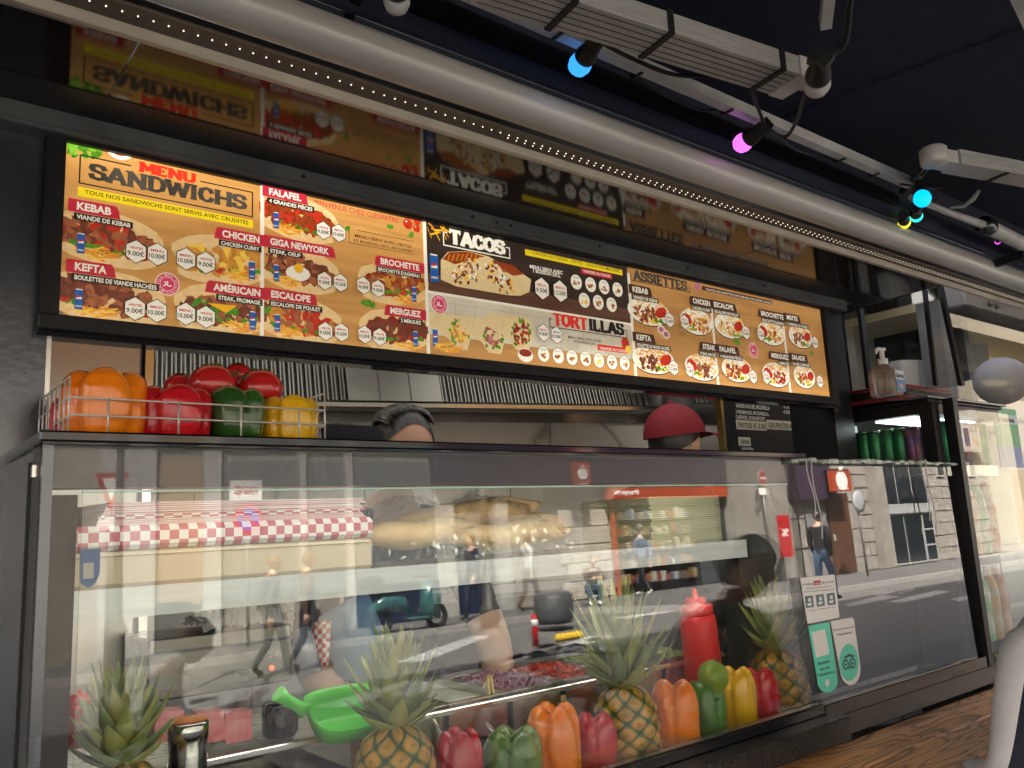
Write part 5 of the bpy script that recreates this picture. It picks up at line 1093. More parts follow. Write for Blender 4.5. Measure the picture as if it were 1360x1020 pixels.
# bottles, shaker, packets
RP = mat('red_plastic', (.62, .018, .016), .3, 0, spec=.5)
def squeeze(px, pt, pb, wpx, Y, label, lean=0):
    T = at(px, pt, Y); B = at(px, pb, Y); r = wpx * mpp(B) / 2; H = T.z - B.z; t = thing('squeeze_bottle', (T.x, Y, B.z), label, 'sauce bottle', 'red squeeze bottles')
    MB().lathe((T.x, Y, B.z), [(r * .92, 0), (r, .006), (r, H * .66), (r * .97, H * .70), (r * .90, H * .735), (r * .86, H * .74)], 32).build('bottle_body', RP, t)
    mb = MB(); mb.lathe((T.x, Y, B.z), [(r * .86, H * .742), (r * .88, H * .75), (r * .88, H * .83), (r * .80, H * .838), (r * .58, H * .84), (r * .56, H * .90), (r * .50, H * .91), (r * .18, H * .915), (r * .15, H * .96), (r * .09, H)], 32); mb.build('cap', RP, t); t.rotation_euler = (0, lean, 0)
squeeze(926, 781, 920, 50, 1.56, 'tall red squeeze bottle standing behind the lime', -.05); squeeze(106, 915, 990, 40, 1.56, 'red squeeze bottle half hidden at the left edge behind the pineapple')
P_ = at(250, 1022, 1.50); T_ = at(250, 958, 1.50); r = 25 * mpp(P_)
t = thing('spice_shaker', (T_.x, 1.50, P_.z), 'steel spice shaker with an orange-brown lid at lower left', 'shaker'); H = T_.z - P_.z
MB().lathe((T_.x, 1.5, P_.z), [(r, 0), (r, H * .62), (r * 1.05, H * .63), (r * 1.05, H * .98), (r, H)], 32).build('steel_body', mat('chrome', (.6, .6, .58), .12, 1), t); MB().lathe((T_.x, 1.5, P_.z + H + .0005), [(r * .97, 0), (r * .9, .004), (.002, .006)], 28).build('lid', mat('paprika_orange', (.45, .14, .03), .6, bump=.3), t)
RPK = mat('red_packet', (.5, .012, .02), .25, 0, col2=(.6, .3, .3), nscale=10, coat=.4)
for i, (px, lab) in enumerate(((222, 'leftmost red sauce packet behind the shaker'), (285, 'middle red sauce packet right of the shaker'), (318, 'rightmost red sauce packet near the green scoop'))):
    P_ = at(px, 985, 1.66); q = at(px, 948, 1.66); t = MB(); d = (.5 - (i * 37 % 10) / 10) * .02; ww = 16 * mpp(P_) * 1.1
    t.prism([(q.x - ww, 1.66, P_.z), (q.x + ww, 1.66, P_.z), (q.x + ww + d, 1.67, q.z), (q.x - ww + d, 1.67, q.z + .004)], (0, .035, .002)); tag(t.build('sauce_packet', RPK), lab, 'packet', 'red sauce packets')
P_ = at(372, 960, 1.70); tag(MB().lathe((P_.x, 1.70, wz - .01), [(.03, 0), (.036, .01), (.036, .06), (.030, .066), (.01, .068)], 20).build('black_jar', GLOSSBLK), 'small black-lidded jar between the red packets and the green scoop', 'jar')
# stainless machine with foil
mc = thing('steel_warmer', at(290, 930, 1.80), 'low stainless warming box with a red indicator lamp under the shelf', 'food warmer')
q = [at(195, 935, 1.80), at(388, 908, 1.80), at(388, 828, 1.80), at(195, 850, 1.80)]
MB().box((q[0].x, 1.80, q[0].z), (q[1].x, 1.98, q[2].z), .004).build('body', mat('warm_steel', (.26, .245, .22), .28, 1, noise=.15, nscale=5), mc)
MB().box((q[0].x - .002, 1.793, q[2].z - .032), (q[1].x + .002, 1.7995, q[2].z - .026)).build('seam', DSTEEL, mc)
P_ = at(361, 887, 1.799); MB().ball(P_, .0055, 8).build('indicator_lamp', emat('red_lamp', (1, .12, .04), 1.5 * KL), mc)
a = at(312, 898, 1.799); pl = MB().box((a.x, 1.7965, a.z - .012), (a.x + .05, 1.7995, a.z + .010)).build('name_plate', STEEL, mc); mb = MB(); put_text(mb, 'WAT', (a.x + .006, 1.7955, a.z), (1, 0, 0), (0, 0, 1), .036, .007, .03); mb.build('lettering', INKM, pl, recalc=False)
rnd = random.Random(4); vs = []; fs = []; n, m_ = 34, 12; A = at(268, 845, 1.82); B = at(386, 822, 1.82)
for j in range(m_ + 1):
    for i in range(n + 1):
        u, v = i / n, j / m_; vs.append((A.x + (B.x - A.x) * u + rnd.uniform(-.004, .004), 1.80 + .16 * v, q[2].z + .004 + (.018 + .035 * math.sin(math.pi * v)) * (.45 + .9 * u * (1 if u < .93 else .3)) * (1 if 0 < v < 1 else .25) + rnd.uniform(-.006, .006)))
for j in range(m_):
    for i in range(n): a = j * (n + 1) + i; fs.append((a, a + 1, a + n + 2, a + n + 1))
tag(MB().add(vs, fs, False).build('foil_sheet', mat('aluminium_foil', (.78, .77, .74), .24, .75), recalc=False), 'crumpled aluminium foil covering food on top of the steel warmer', 'foil')
P_ = at(402, 865, 1.85); tag(MB().tube([P_ + Vector((-.01, 0, .05)), P_ + Vector((.012, -.02, -.05))], [.026, .026], 20).build('grey_canister', mat('slate_plastic', (.08, .10, .14), .3)), 'slate grey canister tilted beside the steel warmer', 'canister')
# ---- shelf contents
def checker(name, a, b, sc):
    m = bpy.data.materials.new(name); m.use_nodes = True; n = m.node_tree; bb = n.nodes['Principled BSDF']; tc = n.nodes.new('ShaderNodeTexCoord'); c = n.nodes.new('ShaderNodeTexChecker'); c.inputs['Scale'].default_value = sc
    mp = n.nodes.new('ShaderNodeMapping'); mp.inputs['Location'].default_value = (.0031, .0017, .0023); n.links.new(tc.outputs['Object'], mp.inputs[0]); n.links.new(mp.outputs[0], c.inputs[0]); c.inputs[1].default_value = (*a, 1); c.inputs[2].default_value = (*b, 1); n.links.new(c.outputs[0], bb.inputs['Base Color']); bb.inputs['Roughness'].default_value = .5; return m
CHK = checker('red_gingham_paper', (.48, .11, .14), (.72, .68, .66), 62); CHK2 = checker('red_gingham_cloth', (.4, .03, .03), (.6, .55, .5), 90)
EDGE = mat('pink_paper_edges', (.62, .30, .32), .6, 0, col2=(.72, .66, .64), nscale=5, stretch=(1, 1, 60))
x0, x1 = gx + .004, at(497, 750, 1.53).x; zb_ = SH + .001; ch_ = at(300, 724, 1.53).z
bx = thing('cream_carton', ((x0 + x1) / 2, 1.6, zb_), 'long cream carton on the upper shelf under the gingham paper', 'carton')
MB().box((x0, 1.53, zb_), (x1, 1.86, ch_), .008).build('carton_body', mat('cream_card', (.60, .50, .36), .6, noise=.12, nscale=6), bx); MB().box((x0 + .01, 1.5285, ch_ - .010), (x1 - .01, 1.5298, ch_ - .008)).build('lid_seam', mat('dark_card_seam', (.3, .24, .17), .7), bx)  # thin darker line along the lid seam
zc = at(300, 693, 1.53).z
g1 = thing('gingham_paper_pack', ((x0 + x1) / 2, 1.6, ch_ + .001), 'pack of red and white gingham paper lying on the cream carton', 'paper pack', 'gingham paper packs')
MB().box((x0, 1.525, ch_ + .001), (x1 + .001, 1.85, zc), .008).build('folded_sheet', CHK, g1)
g2 = thing('gingham_paper_pack', ((x0 + x1) / 2, 1.6, zc + .001), 'upper pack of pink-edged paper sheets fanned out under the header', 'paper pack', 'gingham paper packs')
xa = at(128, 680, 1.56).x; za, zbb = zc + .001, at(300, 664, 1.56).z
n_ = 11
for k in range(n_):
    z = za + (zbb - za) * k / n_; MB().prism([(xa + .002 * k, 1.56 + .002 * (k % 3), z), (x1 - .004 * (k % 4), 1.56 + .003 * (k % 2), z + .0), (x1 - .03, 1.82, z + .004), (xa + .02, 1.82, z + .004)], (0, 0, (zbb - za) / n_ * .82)).build('sheet', EDGE if k not in (3, 4) else CHK, g2)
# bread in bags
BR = mat('pale_bread_crust', (.66, .47, .24), .6, 0, col2=(.48, .29, .12), nscale=9, bump=.2, bscale=25); BR2 = mat('browner_bread_crust', (.50, .32, .13), .55, 0, col2=(.32, .17, .06), nscale=9, bump=.2)
def loaf(a, b, r, label, m, sq=.7, Y=1.60):
    A = at(*a, Y); B = at(*b, Y + .05); n = 14; P = [A + (B - A) * i / n + Z * .006 * math.sin(i * .9) for i in range(n + 1)]; rs = [r * max(.1, (1 - abs(2 * i / n - 1) ** 3.5)) ** .5 for i in range(n + 1)]
    t = thing('bread_loaf', A, label, 'bread', 'bread loaves in the bags'); mb = MB(); mb.tube(P, rs, 20); c = (A + B) / 2; mb.v = [(v[0], v[1], c.z + (v[2] - c.z) * sq) for v in mb.v]; mb.build('crust', m, t); return t
loaf((480, 716), (640, 700), .045, 'pale flat loaf at the left front of the bread pile', BR); loaf((520, 705), (700, 672), .045, 'long loaf lying across the middle of the bread pile', BR2, .8, 1.66); loaf((600, 718), (752, 702), .042, 'pale loaf at the right front of the bread pile', BR); loaf((560, 690), (715, 668), .036, 'topmost loaf of the bread pile', BR, .8, 1.70); loaf((640, 712), (745, 690), .040, 'brown loaf tip at the right end of the pile', BR2, .8, 1.68)
rnd = random.Random(9)
def film(pts0, pts1, seed, label, amp=.008, yb=1.56, yd=.18):
    rnd = random.Random(seed); n, m_ = 40, 16; vs = []; fs = []
    for j in range(m_ + 1):
        for i in range(n + 1):
            u, v = i / n, j / m_; x = pts0[0] + (pts1[0] - pts0[0]) * u; zl = SH + .004; zt = pts0[1] + (pts1[1] - pts0[1]) * u + .02 * math.sin(math.pi * u); f = math.sin(math.pi * min(1, v * .62 + .0)) if v < .8 else 1
            ht = zl + (zt - zl) * (math.sin(v * math.pi / 2 * 1.0)) * (math.sin(math.pi * (.08 + .84 * u))) ** .4
            vs.append((x + rnd.uniform(-amp, amp) * .5, yb + yd * (1 - math.cos(v * math.pi / 2)) + rnd.uniform(-amp, amp) * .5, ht + rnd.uniform(-amp, amp) * .6))
    for j in range(m_):
        for i in range(n): a = j * (n + 1) + i; fs.append((a, a + 1, a + n + 2, a + n + 1))
    return tag(MB().add(vs, fs, False).build('plastic_bag', PLASTICFILM, recalc=False), label, 'plastic bag', 'clear bread bags')
c0 = at(466, 700, 1.56); c1 = at(640, 650, 1.60); c2 = at(770, 680, 1.56); film((c0.x, c0.z), (c1.x, c1.z + .01), 1, 'crinkled clear bag over the left loaves, its mouth toward the carton'); film((c1.x - .06, c1.z), (c2.x, c2.z), 2, 'crinkled clear bag over the right loaves, shiny under the lamp', yb=1.55)
# paper/cardboard stack right
ps = thing('flat_box_stack', at(930, 730, 1.66), 'tall stack of pale yellow flat cardboard boxes on the right of the shelf', 'box stack')
A = at(861, 735, 1.62); B = at(1012, 725, 1.66); zt = at(930, 659, 1.64).z; n_ = 24; CY = mat('pale_yellow_card', (.60, .58, .38), .6, noise=.12, nscale=8)
for k in range(n_):
    z = SH + .001 + (zt - SH) * k / n_; j = random.uniform(-.006, .006); s = .0012 * math.sin(k)
    MB().prism([(A.x + j, 1.60 + random.uniform(0, .006), z), (B.x + j, 1.60 + random.uniform(0, .006), z + s), (B.x + j, 1.88, z), (A.x + j, 1.88, z)], (0, 0, (zt - SH) / n_ * .80)).build('flat_box', CY, ps)
mh = at(1040, 700, 1.60); jar = thing('glass_jar', (mh.x, 1.60, SH), 'clear glass jar standing right of the flat box stack', 'jar')
MB().lathe((mh.x - .01, 1.62, SH + .001), [(.03, 0), (.034, .004), (.034, .10), (.026, .12), (.026, .13)], 24).build('glass_body', PLASTICFILM, jar)
# ================================================================== STREET BEHIND THE CAMERA (seen mirrored in the glass)
ASPH = mat('asphalt', (.155, .15, .14), .85, 0, col2=(.115, .112, .106), nscale=3, bump=.15, bscale=120)
PAVE = mat('pavement_grey', (.13, .128, .122), .85, 0, col2=(.095, .093, .09), nscale=5, bump=.1, bscale=60)
PAINT = mat('worn_road_paint', (.55, .55, .53), .7, 0, col2=(.22, .22, .22), nscale=7)
KERB = mat('granite_kerb', (.34, .33, .31), .7, 0, noise=.3, nscale=8)
LIME = mat('limestone', (.46, .42, .35), .8, 0, col2=(.34, .31, .26), nscale=3, bump=.12, bscale=25)
LIME2 = mat('grey_limestone', (.30, .28, .25), .8, 0, col2=(.20, .185, .165), nscale=3, bump=.12, bscale=25)
CREAMW = mat('cream_render', (.27, .25, .215), .75, 0, noise=.15, nscale=2); WHITEW = mat('white_joinery', (.36, .355, .335), .5, 0, noise=.08)
DWIN = mat('dark_window_glass', (.02, .025, .03), .06, 0, spec=.9); IRON = mat('black_ironwork', (.015, .015, .016), .5)
PURP = mat('aubergine_fascia', (.040, .026, .048), .35); ORA = mat('signal_orange', (.34, .055, .02), .4); WHT = mat('sign_white', (.8, .8, .78), .4); REDS = mat('sign_red', (.42, .012, .016), .35)
rd_ = MB().box((-60, -60, -.10), (140, .9, 0)).build('road', ASPH); struct(rd_)
struct(MB().box((-60, -2.2, .0005), (140, 1.36, .10)).build('pavement', PAVE))
k1 = rg(1085, 792, .0); k2 = rg(1268, 763, .0); sl_ = (k2.y - k1.y) / (k2.x - k1.x)
FKY = -11.5
pts = [(-60, FKY), (13.2, FKY), (14.2, k1.y - .2), (k1.x, k1.y), (k2.x, k2.y), (90, k2.y + .0), (90, -50), (-60, -50)]
struct(MB().prism([(x, y - .151, .0005) for x, y in pts], (0, 0, .12)).build('far_pavement', PAVE))
kb = MB()
for (xa, ya), (xb, yb_) in zip(pts[:5], pts[1:6]):
    d = Vector((xb - xa, yb_ - ya, 0)); L = d.length; n_ = max(1, int(min(L, 60) / 1.0))
    if L > 60: xa = xb - 60 * d.x / L if xa < -50 else xa; ya = yb_ if xa < 0 else ya
    for k in range(n_):
        p = Vector((xa, ya, .062)).lerp(Vector((xb, yb_, .062)), (k + .5) / n_); kb.obox(p, d, (-d.y, d.x, 0), Z, (Vector((xb - xa, yb_ - ya, 0)).length / n_) - .012, .15, .122)
ko = kb.build('kerb_stones', KERB); struct(ko)
# road paint: pedestrian crossing bars and lane lines
cwk = thing('pedestrian_crossing', (6, -7, .0), 'worn white zebra crossing painted on the street mirrored in the display glass', 'road marking')
for (p0, p1) in (((820, 822), (905, 810)), ((545, 880), (640, 845)), ((520, 925), (760, 868)), ((440, 940), (560, 905)), ((600, 910), (800, 845))):
    A = rg(*p0); B = rg(*p1); d = (B - A); d.z = 0; n_ = Vector((-d.y, d.x, 0)).normalized(); MB().prism([A + n_ * .22 + Z * .004, A - n_ * .22 + Z * .004, B - n_ * .22 + Z * .004, B + n_ * .22 + Z * .004], (0, 0, .002)).build('bar', PAINT, cwk)
cw2 = thing('pedestrian_crossing', (17, -6, .0), 'white crossing bars near the far kerb, mirrored between the black posts', 'road marking')
for (a, b, c, d) in (((1122, 803), (1175, 790), (1195, 793), (1128, 806)), ((1178, 800), (1245, 784), (1262, 786), (1200, 801)), ((1160, 790), (1185, 786), (1190, 787), (1166, 792)), ((1192, 787), (1210, 783), (1215, 784), (1196, 789)), ((1262, 796), (1310, 786), (1320, 788), (1275, 799))):
    MB().prism([rg(*q) + Z * .004 for q in (a, b, c, d)], (0, 0, .002)).build('bar', PAINT, cw2)
FA = -13.6
def fr_(px0, py0, px1, py1, Yf, dep, m, name, parent, proud=0.0):
    """rectangle of the facade y=Yf whose mirrored image spans the two picture corners"""
    xa = rv(px0, (py0 + py1) / 2, Yf).x; xb = rv(px1, (py0 + py1) / 2, Yf).x; mx_ = (px0 + px1) / 2; za = rv(mx_, py0, Yf).z; zb_ = rv(mx_, py1, Yf).z
    x0, x1, z0, z1 = min(xa, xb), max(xa, xb), min(za, zb_), max(za, zb_)
    MB().box((x0, Yf - dep + proud, z0), (x1, Yf + proud, z1)).build(name, m, parent); return x0, z0, x1, z1
# ---- building A (cream, supermarket on the ground floor)
bA = thing('supermarket_building', (6, FA, .12), 'cream building with aubergine fascia and supermarket doorway mirrored in the display case', 'building')
MB().box((-25, FA - 8, .12), (21.0, FA - .01, 19)).build('wall', CREAMW, bA)
# upper windows with railings
for k in range(16):
    x = -9 + k * 1.95
    if x > 20: break
    for j in range(3):
        z = 4.6 + j * 3.2; f = MB().box((x, FA - .009, z), (x + .95, FA + .04, z + 2.1)).build('window', WHITEW, bA); MB().box((x + .07, FA + .041, z + .07), (x + .88, FA + .045, z + 2.03)).build('pane', DWIN, f)
        mb = MB()
        for q in range(11): mb.box((x - .1 + q * .115, FA + .28, z - .05), (x - .08 + q * .115, FA + .30, z + .8))
        mb.box((x - .12, FA + .27, z + .8), (x + 1.08, FA + .31, z + .84)); mb.box((x - .12, FA + .05, z - .12), (x + 1.08, FA + .32, z - .06)); mb.build('balcony_rail', IRON, f)
MB().box((-25, FA, 4.25), (21, FA + .35, 4.45)).build('string_course', LIME, bA)
# pilasters and shop openings at street level
for a, b, m in ((40, 128, CREAMW), (128, 203, WHITEW), (268, 290, WHITEW), (396, 404, WHITEW), (458, 466, WHITEW), (578, 600, WHITEW), (655, 672, WHITEW)):
    xa, xb = rv(a, 720, FA).x, rv(b, 720, FA).x; MB().box((xa, FA, .12), (xb, FA + .18, 4.24)).build('pilaster', m, bA)
BRN = mat('tan_shopfront', (.30, .22, .14), .6, 0, noise=.2, nscale=2); PANE_ = mat('shop_glass', (.16, .17, .17), .08, 0, spec=.9)
for a, b, m in ((203, 268, BRN), (290, 396, PANE_), (404, 458, PANE_), (466, 578, PANE_), (600, 655, PANE_)):
    xa, xb = rv(a, 720, FA).x, rv(b, 720, FA).x; MB().box((xa + .01, FA, .9), (xb - .01, FA + .06, 3.6)).build('shop_window', m, bA)
fr_(203, 800, 252, 990, FA, .02, DWIN, 'doorway', bA, .09); fr_(462, 772, 655, 850, FA, .02, mat('dark_blue_shopfront', (.012, .02, .045), .3), 'shopfront_panel', bA, .10)
fr_(268, 826, 455, 870, FA, .02, mat('stall_riser', (.25, .23, .20), .6), 'stall_riser', bA, .08)
# fascia
xa = rv(570, 640, FA).x; xb = 21.0; zt_ = rv(800, 604, FA).z; zb_ = rv(800, 648, FA).z
MB().box((xa, FA, zb_), (xb, FA + .42, zt_ + .25)).build('fascia', PURP, bA)
za = rv(900, 662, FA).z; xo = rv(795, 660, FA).x; MB().box((xo, FA, za), (xb, FA + .40, zb_ - .01)).build('orange_band', ORA, bA)
mb = MB(); xt0, xt1 = rv(801, 657, FA).x, rv(835, 657, FA).x
def mir_text(txt, xl, xr, Yf, z, h, m, name, parent):    # reads correctly when looking from the shop toward -Y
    mb = MB(); put_text(mb, txt, (xr, Yf, z), (-1, 0, 0), (0, 0, 1), xr - xl, h, .03); return mb.build(name, m, parent, recalc=False)
mir_text('franprix', xt0, xt1, FA + .405, za + .12, (zb_ - za) * .42, WHT, 'lettering', bA)
def apple(cx, Yf, cz, r, parent):
    mb = MB(); n_ = 20; P_ = [(cx + r * math.cos(2 * math.pi * i / n_) * (1 if True else 0), Yf, cz + r * .92 * math.sin(2 * math.pi * i / n_) - (.16 * r if abs(i - n_ / 4) < 1 else 0)) for i in range(n_)]; mb.prism(P_, (0, .012, 0))
    mb.prism([(cx - .25 * r, Yf, cz + 1.05 * r), (cx, Yf, cz + .95 * r), (cx + .1 * r, Yf, cz + 1.1 * r), (cx - .05 * r, Yf, cz + 1.4 * r)], (0, .012, 0)); mb.prism([(cx + .05 * r, Yf, cz + .98 * r), (cx + .4 * r, Yf, cz + 1.1 * r), (cx + .45 * r, Yf, cz + 1.5 * r), (cx + .15 * r, Yf, cz + 1.3 * r)], (0, .012, 0)); return mb.build('apple_emblem', WHT, parent)
def shopsign(px0, py0, px1, py1, Yf, label):
    P_ = rv((px0 + px1) / 2, (py0 + py1) / 2, Yf); t = thing('shop_sign', P_, label, 'shop sign', 'orange apple shop signs'); x0, z0, x1, z1 = fr_(px0, py0, px1, py1, Yf, .12, ORA, 'sign_panel', t); apple((x0 + x1) / 2, Yf + .002, (z0 + z1) / 2, (x1 - x0) * .30, t)
    mir_text('franprix', x0 + (x1 - x0) * .2, x1 - (x1 - x0) * .2, Yf + .012, z0 + (z1 - z0) * .07, (z1 - z0) * .07, WHT, 'lettering', t); MB().box((x0 + .05, FA if Yf < -12.5 else Yf - .5, z1 + .01), (x1 - .05, Yf, z1 + .05)).build('bracket', IRON, t)
shopsign(763, 614, 784, 645, -12.9, 'orange square sign with white apple over the supermarket doorway'); shopsign(1105, 625, 1130, 652, -10.6, 'orange square sign with white apple near the round street mirror')
# doorway with shelves
x0, z0, x1, z1 = fr_(818, 668, 872, 838, FA, .05, mat('shop_interior_dark', (.02, .02, .022), .6), 'doorway_recess', bA, .07)
z0 = .14
MB().box((x0 - .12, FA + .071, z0), (x0, FA + .16, z1)).build('door_frame', ORA, bA); MB().box((x1, FA + .071, z0), (x1 + 4.5, FA + .12, z1)).build('window_front', DWIN, bA)
shf = thing('goods_shelves', (x0, FA + .2, z0), 'dark shelves full of groceries in the mirrored supermarket doorway', 'shelves')
cols = [mat('goods_' + n_, c, .5) for n_, c in (('tan', (.22, .16, .08)), ('red', (.18, .05, .03)), ('blue', (.06, .08, .14)), ('white', (.28, .27, .24)), ('brown', (.1, .07, .04)))]
for j in range(6):
    z = z0 + .25 + j * .42; MB().box((x0 + .02, FA + .08, z - .03), (x1 + 1.4, FA + .30, z)).build('shelf', IRON, shf); mb = MB(); x = x0 + .05
    while x < x1 + 1.3: w2 = random.uniform(.08, .2); mb.use(random.choice(cols)).box((x, FA + .10, z + .001), (x + w2, FA + .28, z + random.uniform(.15, .32))); x += w2 + .02
    stuff(mb.build('goods', None, shf))
# stone block wall around the doorway
for j in range(7):
    for i in range(4):
        xa, xb = rv(742, 700, FA).x, x0 - .15; w2 = (xb - xa) / 4; q = w2 / 2 * (j % 2)
        a = xa + i * w2 + q; b = min(a + w2 - .025, xb)
        if b > a + .05: MB().box((a, FA, .14 + j * .46), (b, FA + .05, .14 + j * .46 + .435), .01).build('stone_block', LIME, bA)
# ---- building B (grey limestone, brown door)
FB = -11.2
bB = thing('limestone_building', (25, FB, .12), 'grey limestone block building with tall brown door, mirrored in the dark glass screen', 'building')
MB().box((21.1, FB - 9, .12), (34, FB - .03, 17)).build('wall', LIME2, bB)
xD0, xD1 = rv(1103, 710, FB).x, rv(1131, 710, FB).x; xG0, xG1 = rv(1072, 710, FB).x, rv(1099, 710, FB).x; xW0, xW1 = rv(1174, 710, FB).x, rv(1240, 710, FB).x
blk = None; hgt = .42
for j in range(17):
    x = 21.1 + (.45 if j % 2 else 0); z = .14 + j * hgt
    while x < 34:
        w2 = .9; cxm = x + w2 / 2
        free = not ((xD0 - .2 < cxm < xD1 + .2 and z < 3.6) or (xG0 - .2 < cxm < xG1 + .1 and z < 2.6) or (xW0 < cxm < xW1 + .2) )
        if free:
            o = None
            if blk is None: blk = MB().box((x, FB - .03, z), (x + w2 - .03, FB + random.uniform(.0, .02), z + hgt - .03), .015).build('stone_block', LIME2, bB); b0 = (x, z)
            else: piece(blk, bB, (x - b0[0], random.uniform(-.015, .01), z - b0[1]))
        x += w2
MB().box((21.1, FB, rv(1075, 664, FB).z), (xD0 - .05, FB + .3, rv(1075, 596, FB).z)).build('aubergine_sign_band', PURP, bB)
DOOR = mat('brown_door', (.10, .045, .025), .45, 0, noise=.3, nscale=5, stretch=(1, 1, .2)); zD = rv(1117, 655, FB).z
d_ = MB().box((xD0, FB - .02, .14), (xD1, FB + .03, zD)).build('door', DOOR, bB); MB().box((xD0 + .1, FB + .031, 1.1), (xD0 + .14, FB + .08, 1.3)).build('handle', WHITEW, d_)
MB().box((xG0, FB - .02, .14), (xG1, FB + .03, rv(1086, 672, FB).z)).build('grey_door', mat('grey_steel_door', (.20, .20, .20), .5), bB)
def glazed(xa, xb, za, zb, nx, nz, parent, name='window', fm=WHITEW, Yf=FB):
    f = MB(); f.box((xa, Yf - .02, za), (xb, Yf + .05, zb)); f = f.build(name, fm, parent)
    for i in range(nx):
        for j in range(nz):
            a = xa + .06 + (xb - xa - .06) * i / nx; b = xa + (xb - xa - .06) * (i + 1) / nx; c = za + .06 + (zb - za - .06) * j / nz; d = za + (zb - za - .06) * (j + 1) / nz
            MB().box((a, Yf + .051, c), (b, Yf + .056, d)).build('pane', DWIN, f)
    return f
GFR = mat('grey_joinery', (.33, .34, .34), .5)
zs1, zs2, zs3 = rv(1205, 682, FB).z, rv(1205, 672, FB).z, rv(1205, 610, FB).z
glazed(xW0 + .1, xW1 - .8, .16, zs1, 2, 1, bB, 'glass_door', GFR); glazed(xW1 - .75, xW1, .16, zs1, 1, 3, bB, 'side_window', GFR)
sg = MB().box((xW0, FB - .01, zs1 + .01), (xW1, FB + .12, zs2)).build('sign_band', GFR, bB); glazed(xW0 + .1, xW1 - .1, zs2 + .02, zs3, 3, 1, bB, 'window', GFR); glazed(xW0 + .1, xW1 - .1, zs3 + .25, zs3 + 2.2, 3, 1, bB, 'window', GFR)
for x in (xW1 + .9, xW1 + 2.2, xW1 + 3.5):
    for z in (3.0, 5.6, 8.2): glazed(x, x + .55, z, z + 1.9, 1, 1, bB)
for x in (rv(1150, 640, FB).x,): MB().box((x, FB + .02, .14), (x + .7, FB + .25, 9)).build('pilaster', LIME2, bB)
for k in range(3): MB().box((21.1, FB + .02, 3.9 + k * 3.2), (34, FB + .28, 4.1 + k * 3.2)).build('string_course', LIME2, bB)
# ---- buildings farther right (sunlit)
FC = -7.6
def far_house(x0, x1, Yf, H, m, label, name, storeys, gable=False):
    t = thing(name, ((x0 + x1) / 2, Yf, .12), label, 'building'); MB().box((x0, Yf - 9, .12), (x1, Yf, H)).build('wall', m, t); n_ = int((x1 - x0) / 2.6); fh = (H - .6) / storeys
    for j in range(storeys):
        z = .9 + j * fh; MB().box((x0 - .1, Yf, z - .5), (x1 + .1, Yf + .2, z - .35)).build('string_course', m, t)
        for i in range(n_):
            x = x0 + .8 + i * (x1 - x0 - .6) / n_; f = MB().box((x - .12, Yf, z - .1), (x + 1.12, Yf + .08, z + fh * .66)).build('window', WHITEW, t); MB().box((x, Yf + .081, z), (x + 1.0, Yf + .086, z + fh * .6)).build('pane', DWIN, f)
    MB().box((x0 - .3, Yf - 9, H), (x1 + .3, Yf + .4, H + .35)).build('cornice', m, t)
    if gable: MB().prism([(x0, Yf, H + .35), (x1, Yf, H + .35), ((x0 + x1) / 2, Yf, H + 2.4)], (0, -3, 0)).build('pediment', m, t)
    else: MB().prism([(x0, Yf, H + .35), (x1, Yf, H + .35), (x1, Yf - 2, H + 2.6), (x0, Yf - 2, H + 2.6)], (0, -5, 0)).build('roof', mat('zinc_roof', (.22, .24, .26), .4, .3), t)
SUNST = mat('pale_sunlit_stone', (.36, .325, .25), .8, 0, noise=.15, nscale=2); WHST = mat('white_stone', (.42, .41, .39), .8, 0, noise=.1)
far_house(36, 52, -8.5, 10.5, SUNST, 'sunlit cream building with a pediment mirrored right of the black post', 'pediment_building', 4, True)
far_house(58, 95, -7.5, 15, WHST, 'tall white building at the far right of the mirrored street', 'white_building', 5)
far_house(-60, -26, FA, 17, LIME, 'long stone building at the far left end of the street', 'stone_building', 5)
# ---- signs and posts
def post(px, py_base, H, r, m, Yf=None): pass
def street_sign(px, py, Yf, label, kind, size):
    P_ = rv(px, py, Yf); t = thing('street_sign', (P_.x, P_.y, .12), label, 'street sign'); MB().tube([(P_.x, Yf - .04, .12), (P_.x, Yf - .04, P_.z + size * .5)], .03, 10).build('pole', mat('grey_pole', (.2, .2, .2), .5, .5), t)
    c = P_; mk = lambda pts, off, m, n: MB().prism([(c.x + a * size, Yf + off, c.z + b * size) for a, b in pts], (0, .006, 0)).build(n, m, t)
    circ = lambda r: [(r * math.cos(i * math.pi / 12), r * math.sin(i * math.pi / 12)) for i in range(24)]
    if kind == 'noentry':
        mk(circ(.5), 0, WHT, 'rim'); mk(circ(.45), .0065, REDS, 'disc'); mk([(-.32, -.08), (.32, -.08), (.32, .08), (-.32, .08)], .013, WHT, 'bar'); mk([(-.52, -1.05), (.52, -1.05), (.52, -.62), (-.52, -.62)], 0, WHT, 'plate')
    elif kind == 'yield':
        mk([(-.42, .5), (.42, .5), (0, -.5)], 0, REDS, 'triangle'); mk([(-.24, .36), (.24, .36), (0, -.20)], .0065, WHT, 'triangle_face'); mk([(-.3, -.95), (.3, -.95), (.3, -.60), (-.3, -.60)], 0, WHT, 'plate')
    elif kind == 'noparking':
        mk(circ(.5), 0, REDS, 'rim'); mk(circ(.38), .0065, mat('sign_blue', (.03, .08, .4), .4), 'disc'); mk([(-.34, .26), (-.26, .34), (.34, -.26), (.26, -.34)], .013, REDS, 'bar')
    elif kind == 'mirror': MB().lathe(c, [(size * .5, 0), (size * .5, .03), (size * .3, .05), (.01, .06)], 24, up=(0, 1, 0)).build('disc', mat('grey_disc', (.35, .36, .37), .3), t)
street_sign(1013, 635, -11.9, 'round red no-entry sign with white plate below, mirrored near the top edge', 'noentry', .46)
